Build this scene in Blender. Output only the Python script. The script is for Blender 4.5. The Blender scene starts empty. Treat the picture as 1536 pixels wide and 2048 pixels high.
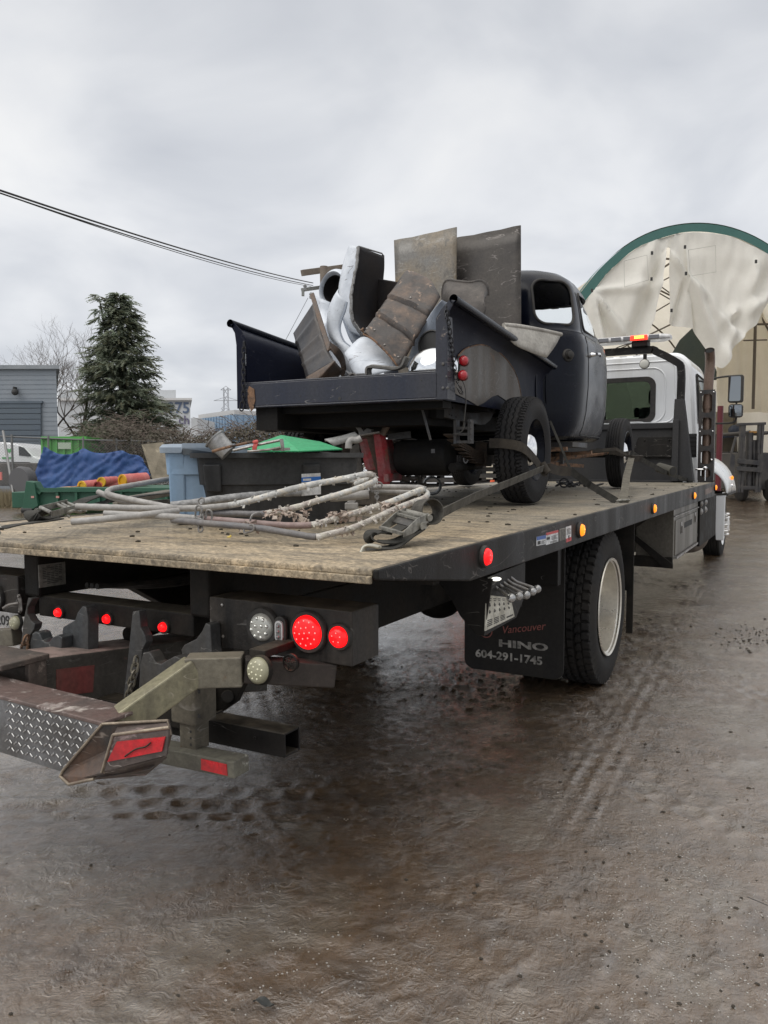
import bpy, bmesh, math, random
import numpy as np
from mathutils import Vector, Matrix, noise
R_ = math.radians
S = bpy.context.scene
COL = S.collection
PI = math.pi
# ------------------------------------------------------------ camera, world, sun
CAMP = Vector((2.29, -1.899, 1.399)); FPX = 1544.0
CAMM = (Matrix.Rotation(R_(29.08), 3, 'Z') @ Matrix.Rotation(R_(-3.682), 3, 'X') @ Matrix.Rotation(R_(0.163), 3, 'Y'))
cam = bpy.data.cameras.new('camera'); co = bpy.data.objects.new('camera', cam); COL.objects.link(co)
co.matrix_world = Matrix.Translation(CAMP) @ (CAMM @ Matrix.Rotation(R_(90), 3, 'X')).to_4x4()
cam.sensor_fit = 'VERTICAL'; cam.sensor_height = 36; cam.lens = 36 * FPX / 2048
cam.clip_start = 0.05; cam.clip_end = 3000
S.camera = co
SUN_EL, SUN_AZ = R_(48), R_(205)
w = bpy.data.worlds.new('World'); S.world = w; w.use_nodes = True
nt = w.node_tree; nt.nodes.clear()
def N(t, ty, **kw):
    n = t.nodes.new(ty)
    for k, v in kw.items():
        if k.startswith('i_'): n.inputs[k[2:].replace('_', ' ')].default_value = v
        else: setattr(n, k, v)
    return n
out = N(nt, 'ShaderNodeOutputWorld'); bg = N(nt, 'ShaderNodeBackground'); bg.inputs['Strength'].default_value = 0.1
sky = N(nt, 'ShaderNodeTexSky', sky_type='NISHITA', sun_disc=False, sun_elevation=SUN_EL, sun_rotation=SUN_AZ)
tc = N(nt, 'ShaderNodeTexCoord')
sep = N(nt, 'ShaderNodeSeparateXYZ'); nt.links.new(tc.outputs['Generated'], sep.inputs[0])
def ramp(t, stops, interp='LINEAR'):
    r = N(t, 'ShaderNodeValToRGB'); r.color_ramp.interpolation = interp
    while len(r.color_ramp.elements) < len(stops): r.color_ramp.elements.new(0.5)
    for e, (p, c) in zip(r.color_ramp.elements, stops):
        e.position = p; e.color = (c if len(c) == 4 else (*c, 1)) if hasattr(c, '__len__') else (c, c, c, 1)
    return r
# cloud deck: project direction on to a flat layer so the clouds flatten towards the horizon
mx = N(nt, 'ShaderNodeMath', operation='ADD'); mx.inputs[1].default_value = 0.28; nt.links.new(sep.outputs['Z'], mx.inputs[0])
dx = N(nt, 'ShaderNodeMath', operation='DIVIDE'); dy = N(nt, 'ShaderNodeMath', operation='DIVIDE')
nt.links.new(sep.outputs['X'], dx.inputs[0]); nt.links.new(mx.outputs[0], dx.inputs[1])
nt.links.new(sep.outputs['Y'], dy.inputs[0]); nt.links.new(mx.outputs[0], dy.inputs[1])
cmb = N(nt, 'ShaderNodeCombineXYZ'); nt.links.new(dx.outputs[0], cmb.inputs[0]); nt.links.new(dy.outputs[0], cmb.inputs[1])
n1 = N(nt, 'ShaderNodeTexNoise'); n1.inputs['Scale'].default_value = 1.9; n1.inputs['Detail'].default_value = 6; n1.inputs['Roughness'].default_value = 0.47; n1.inputs['Distortion'].default_value = 0.35
nt.links.new(cmb.outputs[0], n1.inputs['Vector'])
cr = ramp(nt, [(0.32, (4.5, 4.68, 5.05)), (0.45, (5.3, 5.45, 5.75)), (0.56, (6.2, 6.3, 6.5)), (0.70, (7.0, 7.02, 7.05))])
nt.links.new(n1.outputs['Fac'], cr.inputs[0])
# overcast luminance rises towards the zenith, with a pale band low down
er = ramp(nt, [(0.0, 1.02), (0.10, 1.06), (0.30, 1.04), (0.52, .95), (0.62, (1.12, 1.09, 1.03)), (.78, (1.75, 1.68, 1.55)), (1.0, (2.4, 2.28, 2.1))])
nt.links.new(sep.outputs['Z'], er.inputs[0])
mul = N(nt, 'ShaderNodeVectorMath', operation='MULTIPLY'); nt.links.new(cr.outputs[0], mul.inputs[0]); nt.links.new(er.outputs[0], mul.inputs[1])
mixs = N(nt, 'ShaderNodeMix', data_type='RGBA'); mixs.inputs['Factor'].default_value = 0.94
nt.links.new(sky.outputs[0], mixs.inputs['A']); nt.links.new(mul.outputs[0], mixs.inputs['B'])
nt.links.new(mixs.outputs['Result'], bg.inputs['Color']); nt.links.new(bg.outputs[0], out.inputs[0])
sl = bpy.data.lights.new('sun', 'SUN'); sl.energy = 1.2; sl.angle = R_(50); sl.color = (1, .96, .9)
so = bpy.data.objects.new('sun', sl); COL.objects.link(so)
so.rotation_euler = (PI / 2 - SUN_EL, 0, PI - SUN_AZ)
S.view_settings.view_transform = 'Standard'; S.view_settings.look = 'None'; S.view_settings.gamma = 1; S.view_settings.exposure = 0.38
S.render.engine = 'CYCLES'; S.cycles.use_denoising = True; S.cycles.max_bounces = 6; S.cycles.transparent_max_bounces = 12

# ------------------------------------------------------------ pixel -> world on a real plane
def U(px, py, ax, v):
    d = CAMM @ Vector(((px - 768) / FPX, 1, -(py - 1024) / FPX)); i = 'XYZ'.index(ax)
    return CAMP + d * ((v - CAMP[i]) / d[i])
def UX(px, py, v): return U(px, py, 'X', v)
def UY(px, py, v): return U(px, py, 'Y', v)
def UZ(px, py, v): return U(px, py, 'Z', v)
def UD(px, py, d):
    """point at depth d (metres along the view axis)"""
    return CAMP + (CAMM @ Vector(((px - 768) / FPX, 1, -(py - 1024) / FPX))) * d

# ------------------------------------------------------------ materials
MATS = {}
def mat(name, col, rough=0.6, metal=0.0, dirt=None, damt=0.5, dscale=3.0, bump=0.15, bscale=60.0, spots=None, samt=0.3, sscale=14.0,
        streak=False, coat=0.0, emis=None, estr=0.0, alpha=1.0, trans=0.0, rvar=0.12, spec=0.5, contrast=0.16, dust=None, dmix=.7, scr=0.0, scol=(.2, .19, .18), grit=.25):
    if name in MATS: return MATS[name]
    m = bpy.data.materials.new(name); m.use_nodes = True; t = m.node_tree; L = t.links
    b = t.nodes['Principled BSDF']
    tcn = N(t, 'ShaderNodeTexCoord'); src = tcn.outputs['Object']
    b.inputs['Base Color'].default_value = (*col, 1); b.inputs['Roughness'].default_value = rough; b.inputs['Metallic'].default_value = metal
    b.inputs['Specular IOR Level'].default_value = spec
    cur = None
    if dirt is not None:
        n = N(t, 'ShaderNodeTexNoise'); n.inputs['Scale'].default_value = dscale; n.inputs['Detail'].default_value = 9; n.inputs['Roughness'].default_value = 0.62
        if streak:
            mp = N(t, 'ShaderNodeMapping'); mp.inputs['Scale'].default_value = (1, 1, 0.13); L.new(src, mp.inputs[0]); L.new(mp.outputs[0], n.inputs['Vector'])
        else: L.new(src, n.inputs['Vector'])
        r = ramp(t, [(max(0, 1 - damt - contrast - 0.0), 0.0), (min(1, 1 - damt + contrast), 1.0)]); L.new(n.outputs['Fac'], r.inputs[0])
        mxn = N(t, 'ShaderNodeMix', data_type='RGBA'); mxn.inputs['A'].default_value = (*col, 1); mxn.inputs['B'].default_value = (*dirt, 1)
        L.new(r.outputs[0], mxn.inputs['Factor']); cur = mxn.outputs['Result']
        rr = N(t, 'ShaderNodeMapRange'); rr.inputs['To Min'].default_value = max(0.02, rough - rvar * .4); rr.inputs['To Max'].default_value = min(1, rough + rvar * 1.6)
        L.new(r.outputs[0], rr.inputs[0]); L.new(rr.outputs[0], b.inputs['Roughness'])
        if metal > 0:
            mm = N(t, 'ShaderNodeMapRange'); mm.inputs['To Min'].default_value = metal; mm.inputs['To Max'].default_value = metal * 0.25
            L.new(r.outputs[0], mm.inputs[0]); L.new(mm.outputs[0], b.inputs['Metallic'])
    if spots is not None:
        n = N(t, 'ShaderNodeTexNoise'); n.inputs['Scale'].default_value = sscale; n.inputs['Detail'].default_value = 10; n.inputs['Roughness'].default_value = 0.7; n.inputs['Distortion'].default_value = 0.6
        mp = N(t, 'ShaderNodeMapping'); mp.inputs['Location'].default_value = (7.3, 1.9, 4.4); L.new(src, mp.inputs[0]); L.new(mp.outputs[0], n.inputs['Vector'])
        r = ramp(t, [(1 - samt - 0.035, 0.0), (1 - samt + 0.035, 1.0)]); L.new(n.outputs['Fac'], r.inputs[0])
        mxn = N(t, 'ShaderNodeMix', data_type='RGBA'); mxn.inputs['A'].default_value = (*col, 1); mxn.inputs['B'].default_value = (*spots, 1)
        if cur is not None: L.new(cur, mxn.inputs['A'])
        L.new(r.outputs[0], mxn.inputs['Factor']); cur = mxn.outputs['Result']
    if dirt is not None and grit:      # gritty fine variation
        n = N(t, 'ShaderNodeTexNoise'); n.inputs['Scale'].default_value = 55; n.inputs['Detail'].default_value = 8; n.inputs['Roughness'].default_value = .7; L.new(src, n.inputs['Vector'])
        r = ramp(t, [(.32, 1 - grit), (.68, 1 + grit)]); L.new(n.outputs['Fac'], r.inputs[0])
        mxn = N(t, 'ShaderNodeMix', data_type='RGBA', blend_type='MULTIPLY'); mxn.inputs['Factor'].default_value = 1; L.new(cur, mxn.inputs['A']); L.new(r.outputs[0], mxn.inputs['B']); cur = mxn.outputs['Result']
    def mixon(fac, c):
        q = N(t, 'ShaderNodeMix', data_type='RGBA'); q.inputs['A'].default_value = (*col, 1); q.inputs['B'].default_value = (*c, 1); L.new(fac, q.inputs['Factor'])
        if cur is not None: L.new(cur, q.inputs['A'])
        return q.outputs['Result']
    if scr:                   # fine scratches: thin contours of a stretched noise, broken up by another
        n = N(t, 'ShaderNodeTexNoise'); n.inputs['Scale'].default_value = 2.2; n.inputs['Detail'].default_value = 3; n.inputs['Distortion'].default_value = 1.2
        mp = N(t, 'ShaderNodeMapping'); mp.inputs['Scale'].default_value = (1, 1, 3); mp.inputs['Rotation'].default_value = (.5, .7, .3); L.new(src, mp.inputs[0]); L.new(mp.outputs[0], n.inputs['Vector'])
        r = ramp(t, [(.494, 0), (.4985, 1), (.5015, 1), (.506, 0)]); L.new(n.outputs['Fac'], r.inputs[0])
        n2 = N(t, 'ShaderNodeTexNoise'); n2.inputs['Scale'].default_value = 9; n2.inputs['Detail'].default_value = 5; L.new(src, n2.inputs['Vector'])
        r2 = ramp(t, [(.50, 0), (.56, scr)]); L.new(n2.outputs['Fac'], r2.inputs[0])
        mu = N(t, 'ShaderNodeMath', operation='MULTIPLY'); L.new(r.outputs[0], mu.inputs[0]); L.new(r2.outputs[0], mu.inputs[1]); cur = mixon(mu.outputs[0], scol)
    if dust is not None:      # dirt settled on faces that look up
        ge = N(t, 'ShaderNodeNewGeometry'); sp_ = N(t, 'ShaderNodeSeparateXYZ'); L.new(ge.outputs['Normal'], sp_.inputs[0])
        r = ramp(t, [(.45, 0), (.95, 1)]); L.new(sp_.outputs['Z'], r.inputs[0])
        n = N(t, 'ShaderNodeTexNoise'); n.inputs['Scale'].default_value = 13; n.inputs['Detail'].default_value = 9; n.inputs['Roughness'].default_value = .7; L.new(src, n.inputs['Vector'])
        r2 = ramp(t, [(.34, .15), (.60, dmix)]); L.new(n.outputs['Fac'], r2.inputs[0])
        mu = N(t, 'ShaderNodeMath', operation='MULTIPLY'); L.new(r.outputs[0], mu.inputs[0]); L.new(r2.outputs[0], mu.inputs[1]); cur = mixon(mu.outputs[0], dust)
    if cur is not None: L.new(cur, b.inputs['Base Color'])
    if bump > 0:
        n = N(t, 'ShaderNodeTexNoise'); n.inputs['Scale'].default_value = bscale; n.inputs['Detail'].default_value = 9; n.inputs['Roughness'].default_value = .66; L.new(src, n.inputs['Vector'])
        bp = N(t, 'ShaderNodeBump'); bp.inputs['Strength'].default_value = bump; bp.inputs['Distance'].default_value = 0.006
        L.new(n.outputs['Fac'], bp.inputs['Height']); L.new(bp.outputs[0], b.inputs['Normal'])
    if coat: b.inputs['Coat Weight'].default_value = coat; b.inputs['Coat Roughness'].default_value = 0.12
    if emis is not None: b.inputs['Emission Color'].default_value = (*emis, 1); b.inputs['Emission Strength'].default_value = estr
    if trans: b.inputs['Transmission Weight'].default_value = trans; b.inputs['IOR'].default_value = 1.1
    if alpha < 1: b.inputs['Alpha'].default_value = alpha
    MATS[name] = m; return m

# ------------------------------------------------------------ mesh helpers
class M:
    def __init__(s): s.v = []; s.f = []; s.mi = []
    def add(s, vs, fs, mi=0):
        o = len(s.v); s.v += [tuple(v) for v in vs]; s.f += [tuple(i + o for i in f) for f in fs]; s.mi += [mi] * len(fs); return s
BF = [(0, 3, 2, 1), (4, 5, 6, 7), (0, 1, 5, 4), (1, 2, 6, 5), (2, 3, 7, 6), (3, 0, 4, 7)]
def box(m, x0, x1, y0, y1, z0, z1, mi=0):
    if x0 > x1: x0, x1 = x1, x0
    if y0 > y1: y0, y1 = y1, y0
    if z0 > z1: z0, z1 = z1, z0
    return m.add([(x0, y0, z0), (x1, y0, z0), (x1, y1, z0), (x0, y1, z0), (x0, y0, z1), (x1, y0, z1), (x1, y1, z1), (x0, y1, z1)], BF, mi)
def hexa(m, pts, mi=0): return m.add(pts, BF, mi)      # 4 bottom (ccw), 4 top
def obox(m, c, a, b, d, mi=0):
    c, a, b, d = Vector(c), Vector(a), Vector(b), Vector(d)
    return m.add([c - a - b - d, c + a - b - d, c + a + b - d, c - a + b - d, c - a - b + d, c + a - b + d, c + a + b + d, c - a + b + d], BF, mi)
def beam(m, p0, p1, w, h, up=(0, 0, 1), mi=0, hollow=0):
    p0, p1 = Vector(p0), Vector(p1); d = (p1 - p0).normalized(); up = Vector(up)
    s = d.cross(up).normalized(); u = s.cross(d).normalized()
    if hollow:
        t = hollow
        for sg in (-1, 1):
            obox(m, (p0 + p1) / 2 + s * sg * (w / 2 - t / 2), (p1 - p0) / 2, s * t / 2, u * h / 2, mi)
            obox(m, (p0 + p1) / 2 + u * sg * (h / 2 - t / 2), (p1 - p0) / 2 * .999, s * (w / 2 - t), u * t / 2, mi)
        return m
    return obox(m, (p0 + p1) / 2, (p1 - p0) / 2, s * w / 2, u * h / 2, mi)
def frames(pts, closed=False):
    pts = [Vector(p) for p in pts]; n = len(pts); T = []
    for i in range(n):
        a = pts[i - 1] if (i > 0 or closed) else pts[i]; b = pts[(i + 1) % n] if (i < n - 1 or closed) else pts[i]
        t = (b - a); T.append(t.normalized() if t.length > 1e-9 else Vector((0, 0, 1)))
    ref = Vector((0, 0, 1)) if abs(T[0].z) < 0.9 else Vector((1, 0, 0))
    u = (ref - T[0] * ref.dot(T[0])).normalized(); fr = []
    for i in range(n):
        u = (u - T[i] * u.dot(T[i])).normalized(); fr.append((pts[i], T[i], u, T[i].cross(u)))
    return fr
def smooth(pts, k=6, closed=False):
    pts = [Vector(p) for p in pts]; n = len(pts); o = []
    rng = range(n) if closed else range(n - 1)
    for i in rng:
        p0 = pts[i - 1] if (i > 0 or closed) else pts[i]; p1 = pts[i]; p2 = pts[(i + 1) % n]
        p3 = pts[(i + 2) % n] if (i + 2 < n or closed) else pts[min(i + 1, n - 1)]
        for j in range(k):
            t = j / k
            o.append(0.5 * ((2 * p1) + (-p0 + p2) * t + (2 * p0 - 5 * p1 + 4 * p2 - p3) * t * t + (-p0 + 3 * p1 - 3 * p2 + p3) * t ** 3))
    if not closed: o.append(pts[-1])
    return o
def tube(m, pts, r, n=10, closed=False, mi=0, caps=True):
    fr = frames(pts, closed); vs = []; k = len(fr)
    for i, (p, t, u, v) in enumerate(fr):
        rr = r(i / max(1, k - 1)) if callable(r) else r
        for j in range(n):
            a = 2 * PI * j / n; vs.append(p + u * (rr * math.cos(a)) + v * (rr * math.sin(a)))
    fs = []
    for i in range(k if closed else k - 1):
        for j in range(n):
            a = i * n + j; b = i * n + (j + 1) % n; i2 = (i + 1) % k
            fs.append((a, b, i2 * n + (j + 1) % n, i2 * n + j))
    if caps and not closed: fs += [tuple(range(n - 1, -1, -1)), tuple((k - 1) * n + j for j in range(n))]
    return m.add(vs, fs, mi)
def ribbon(m, pts, w, t, side=None, mi=0, rot=0):
    """flat strap along pts; side(i) or vector gives the width direction"""
    fr = frames(pts); vs = []; k = len(fr)
    for i, (p, tt, u, v) in enumerate(fr):
        s = Vector(side(i / (k - 1))) if callable(side) else Vector(side)
        s = (s - tt * s.dot(tt)).normalized(); nn = tt.cross(s)
        for a, b in ((-1, -1), (1, -1), (1, 1), (-1, 1)): vs.append(p + s * (a * w / 2) + nn * (b * t / 2))
    fs = []
    for i in range(k - 1):
        for j in range(4): fs.append((i * 4 + j, i * 4 + (j + 1) % 4, (i + 1) * 4 + (j + 1) % 4, (i + 1) * 4 + j))
    fs += [(3, 2, 1, 0), tuple((k - 1) * 4 + j for j in range(4))]
    return m.add(vs, fs, mi)
def axes(a):
    a = Vector(a).normalized(); u = (Vector((0, 0, 1)) if abs(a.z) < .9 else Vector((1, 0, 0))).cross(a).normalized(); return a, u, a.cross(u)
def lathe(m, o, ax, prof, n=32, mi=0, closed=False):
    """prof: list of (distance along axis, radius)"""
    a, u, v = axes(ax); o = Vector(o); vs = []; k = len(prof); fs = []
    for (h, r) in prof:
        for j in range(n): th = 2 * PI * j / n; vs.append(o + a * h + (u * math.cos(th) + v * math.sin(th)) * max(r, 1e-5))
    for i in range(k if closed else k - 1):
        for j in range(n): fs.append((i * n + j, i * n + (j + 1) % n, ((i + 1) % k) * n + (j + 1) % n, ((i + 1) % k) * n + j))
    return m.add(vs, fs, mi)
def cyl(m, p0, p1, r, n=20, mi=0, r1=None):
    p0, p1 = Vector(p0), Vector(p1); h = (p1 - p0).length
    return lathe(m, p0, p1 - p0, [(0, 0), (0, r), (h, r if r1 is None else r1), (h, 0)], n, mi)
def ball(m, c, r, n=16, sc=(1, 1, 1), mi=0):
    vs = []; fs = []; k = n // 2; c = Vector(c)
    for i in range(k + 1):
        ph = PI * i / k
        for j in range(n):
            th = 2 * PI * j / n; vs.append((c.x + r * sc[0] * math.sin(ph) * math.cos(th), c.y + r * sc[1] * math.sin(ph) * math.sin(th), c.z + r * sc[2] * math.cos(ph)))
    for i in range(k):
        for j in range(n): fs.append((i * n + j, (i + 1) * n + j, (i + 1) * n + (j + 1) % n, i * n + (j + 1) % n))
    return m.add(vs, fs, mi)
def plate(m, pts, off, mi=0):
    """planar outline (3-D points) thickened by vector off"""
    n = len(pts); off = Vector(off); P = [Vector(p) for p in pts]
    vs = P + [p + off for p in P]
    fs = [tuple(range(n)), tuple(range(2 * n - 1, n - 1, -1))] + [(i, i + n, (i + 1) % n + n, (i + 1) % n) for i in range(n)]
    return m.add(vs, fs, mi)
def grid(m, fn, nu, nv, mi=0, cu=False):
    vs = [fn(i / nu, j / nv) for i in range(nu + 1) for j in range(nv + 1)]
    fs = [(i * (nv + 1) + j, (i + 1) * (nv + 1) + j, (i + 1) * (nv + 1) + j + 1, i * (nv + 1) + j + 1) for i in range(nu) for j in range(nv)]
    return m.add(vs, fs, mi)
def link(m, r=0.0035, L=0.03, W=0.02, c=(0, 0, 0), d=(0, 0, 1), s=(1, 0, 0), n=6, mi=0):
    c, d, s = Vector(c), Vector(d).normalized(), Vector(s); s = (s - d * s.dot(d)).normalized()
    pts = []
    for k in range(12):
        a = 2 * PI * k / 12; x = math.cos(a) * W / 2; y = math.sin(a) * W / 2 + (L / 2 - W / 2) * (1 if math.sin(a) >= 0 else -1)
        pts.append(c + s * x + d * y)
    return tube(m, pts, r, n, closed=True, mi=mi)
def chain(m, pts, r=0.004, L=0.036, W=0.022, mi=0, ell=0.72):
    """links along a polyline"""
    P = [Vector(p) for p in pts]; seg = []; acc = 0.0; step = L * ell; k = 0
    for a, b in zip(P[:-1], P[1:]):
        ln = (b - a).length; d = (b - a).normalized(); t = acc
        while t < ln:
            s = Vector((1, .3, 0)) if k % 2 else Vector((-.3, 1, 0.0))
            if abs(d.z) < .5: s = Vector((0, 0, 1)) if k % 2 else Vector((-d.y, d.x, 0))
            link(m, r, L, W, a + d * t, d, s, 5, mi); t += step; k += 1
        acc = t - ln
    return m
SPLIT = {'slot', 'bolt', 'air_fitting', 'cradle_block', 'light_bar_mount', 'side_plate', 'handle_block', 'guard_bolt', 'deck_runner', 'deck_crossmember', 'light_module', 'tie_down_eyelet', 'crossmember', 'tube_collar', 'hook_link', 'side_shift_plate', 'bolt_hole', 'rail_hole', 'pin_hole', 'rivet', 'vent_slat'}
def obj(name, m, mats, parent=None, **kw):
    if name not in SPLIT: return obj1(name, m, mats, parent, **kw)
    par = list(range(len(m.v)))
    def fd(i):
        while par[i] != i: par[i] = par[par[i]]; i = par[i]
        return i
    for f in m.f:
        for i in f[1:]: par[fd(i)] = fd(f[0])
    gr = {}
    for f in m.f: gr.setdefault(fd(f[0]), []).append(f)
    first = None
    for fs in gr.values():
        ids = sorted({i for f in fs for i in f}); mp = {a: b for b, a in enumerate(ids)}; q = M(); q.v = [m.v[i] for i in ids]; q.f = [tuple(mp[i] for i in f) for f in fs]; q.mi = [0] * len(fs)
        o = obj1(name, q, mats, parent, **kw); first = first or o
    return first
def obj1(name, m, mats, parent=None, bevel=0, smoothang=None, solid=0, sub=0, seg=2):
    me = bpy.data.meshes.new(name)
    off = ORG.get(parent.name if parent else None, Vector((0, 0, 0)))
    v = np.array(m.v, dtype=float).reshape(-1, 3) - np.array(off)
    me.from_pydata([tuple(x) for x in v], [], m.f); me.validate(); me.update()
    mats = mats if isinstance(mats, (list, tuple)) else [mats]
    for q in mats: me.materials.append(q)
    if len(mats) > 1 and len(me.polygons) == len(m.mi): me.polygons.foreach_set('material_index', m.mi)
    o = bpy.data.objects.new(name, me); COL.objects.link(o)
    if parent: o.parent = parent; ORG[o.name] = off
    if smoothang is not None:
        me.polygons.foreach_set('use_smooth', [True] * len(me.polygons)); me.set_sharp_from_angle(angle=R_(smoothang))
    if sub: q = o.modifiers.new('s', 'SUBSURF'); q.levels = sub; q.render_levels = sub
    if solid: q = o.modifiers.new('t', 'SOLIDIFY'); q.thickness = abs(solid); q.offset = 0 if solid > 0 else -1
    if bevel: q = o.modifiers.new('b', 'BEVEL'); q.width = bevel; q.segments = seg; q.limit_method = 'ANGLE'; q.angle_limit = R_(40)
    return o
ORG = {}
def thing(name, label, cat, loc=(0, 0, 0), group=None):
    o = bpy.data.objects.new(name, None); COL.objects.link(o); o.location = loc; o['label'] = label; o['category'] = cat
    o.empty_display_size = .2
    if group: o['group'] = group
    ORG[o.name] = Vector(loc); return o
def solo(name, m, mats, label, cat, loc=(0, 0, 0), group=None, **kw):
    """a thing that is one mesh, its origin at loc"""
    mm = M(); mm.v = [tuple(Vector(v) - Vector(loc)) for v in m.v]; mm.f = m.f; mm.mi = m.mi
    o = obj(name, mm, mats, None, **kw); o.location = loc; o['label'] = label; o['category'] = cat
    if group: o['group'] = group
    return o
def text(name, s, M4, size, mt, parent, ext=0.0006, shear=0.0, bold=0.0, align='LEFT', sx=1.0):
    c = bpy.data.curves.new(name, 'FONT'); c.body = s; c.size = size; c.extrude = ext; c.shear = shear; c.offset = bold; c.align_x = align; c.resolution_u = 3
    t = bpy.data.objects.new(name + '_tmp', c); COL.objects.link(t)
    me = bpy.data.meshes.new_from_object(t); bpy.data.objects.remove(t)
    off = ORG.get(parent.name, Vector((0, 0, 0)))
    me.transform(Matrix.Translation(-off) @ M4 @ Matrix.Diagonal((sx, 1, 1, 1))); me.materials.clear(); me.materials.append(mt)
    o = bpy.data.objects.new(name, me); COL.objects.link(o); o.parent = parent; ORG[o.name] = off
    return o
def frameM(o, x, y):
    """matrix with origin o, local x along x, local y along y"""
    x = Vector(x).normalized(); y = Vector(y); y = (y - x * y.dot(x)).normalized(); z = x.cross(y)
    m = Matrix.Identity(4)
    for i in range(3): m[i][0] = x[i]; m[i][1] = y[i]; m[i][2] = z[i]; m[i][3] = o[i]
    return m
# ------------------------------------------------------------ ground
rng = np.random.default_rng(7)
_T = rng.random((512, 512))
def vn(x, y):
    xi = np.floor(x).astype(int); yi = np.floor(y).astype(int); fx = x - xi; fy = y - yi
    fx = fx * fx * (3 - 2 * fx); fy = fy * fy * (3 - 2 * fy)
    g = lambda a, b: _T[a % 512, b % 512]
    return (g(xi, yi) * (1 - fx) + g(xi + 1, yi) * fx) * (1 - fy) + (g(xi, yi + 1) * (1 - fx) + g(xi + 1, yi + 1) * fx) * fy - .5
def fbm(x, y, o=4, g=.55):
    s = 0; a = 1
    for k in range(o): s = s + a * vn(x * 2 ** k + 17 * k, y * 2 ** k + 9 * k); a *= g
    return s
def tread(x, y, p0, p1, wd, depth, period=.13, bend=0.0):
    """tyre print running from p0 to p1"""
    dx, dy = p1[0] - p0[0], p1[1] - p0[1]; ln = math.hypot(dx, dy); dx /= ln; dy /= ln
    s = (x - p0[0]) * dx + (y - p0[1]) * dy; t = -(x - p0[0]) * dy + (y - p0[1]) * dx - bend * (s / ln) ** 2
    fade = np.clip((s + .2) / .5, 0, 1) * np.clip((ln + .2 - s) / .5, 0, 1) * np.clip((wd / 2 - np.abs(t)) / .03, 0, 1)
    row = np.floor(t / (wd / 3)); a = np.abs(((t / (wd / 3)) % 1) - .5) * 2; b = np.abs(((s / period + .5 * row) % 1) - .5) * 2
    cell = np.clip((.95 - np.sqrt(a ** 2 + b ** 2 * .8)) * 2.6, 0, 1)
    n = .5 + 1.2 * np.clip(fbm(x * 5, y * 5, 2) + .25, 0, 1)
    return -depth * fade * cell * n + depth * .6 * fade * (1 - cell) * n
FWD = CAMM @ Vector((0, 1, 0)); FWD.z = 0; FWD.normalize(); RGT = Vector((FWD.y, -FWD.x, 0)); UPV = Vector((0, 0, 1))
def gz(x, y):
    x = np.asarray(x, float); y = np.asarray(y, float)
    r = np.hypot(x - 1.9, y - 1.0)
    near = np.clip(1.3 - r / 30, 0.15, 1)
    h = .014 * fbm(x * .9, y * .9, 3) + .008 * fbm(x * 4, y * 4, 4) * near
    rid = 1 - np.abs(fbm(x * 7 + 3, y * 7, 4, .6)) * 3
    h = h + .010 * np.clip(rid, 0, 1) ** 2 * near * np.clip(.55 + 1.8 * fbm(x * .8 + 5, y * .8, 2), 0, 1.3)
    h = h + .0026 * fbm(x * 26, y * 26, 3, .7) * np.clip(1.3 - r / 7, 0, 1)
    h = h + tread(x, y, (-.75, .0), (.8, .82), .38, .008) + tread(x, y, (2.6, .85), (1.45, 1.8), .34, .006, bend=.1) + tread(x, y, (2.9, 1.9), (1.9, 3.4), .3, .005)
    h = h + tread(x, y, (1.5, .8), (1.2, 9), .24, .005, .05, .1) + tread(x, y, (-.3, 1.4), (-3.2, 4.5), .3, .010)
    rf = (x - CAMP.x) * FWD.x + (y - CAMP.y) * FWD.y
    h = h + .020 * np.clip(rf - 9, 0, 400)
    h = h + .35 * np.clip((r - 40) / 60, 0, 1) * vn(x * .05, y * .05)
    return h
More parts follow.
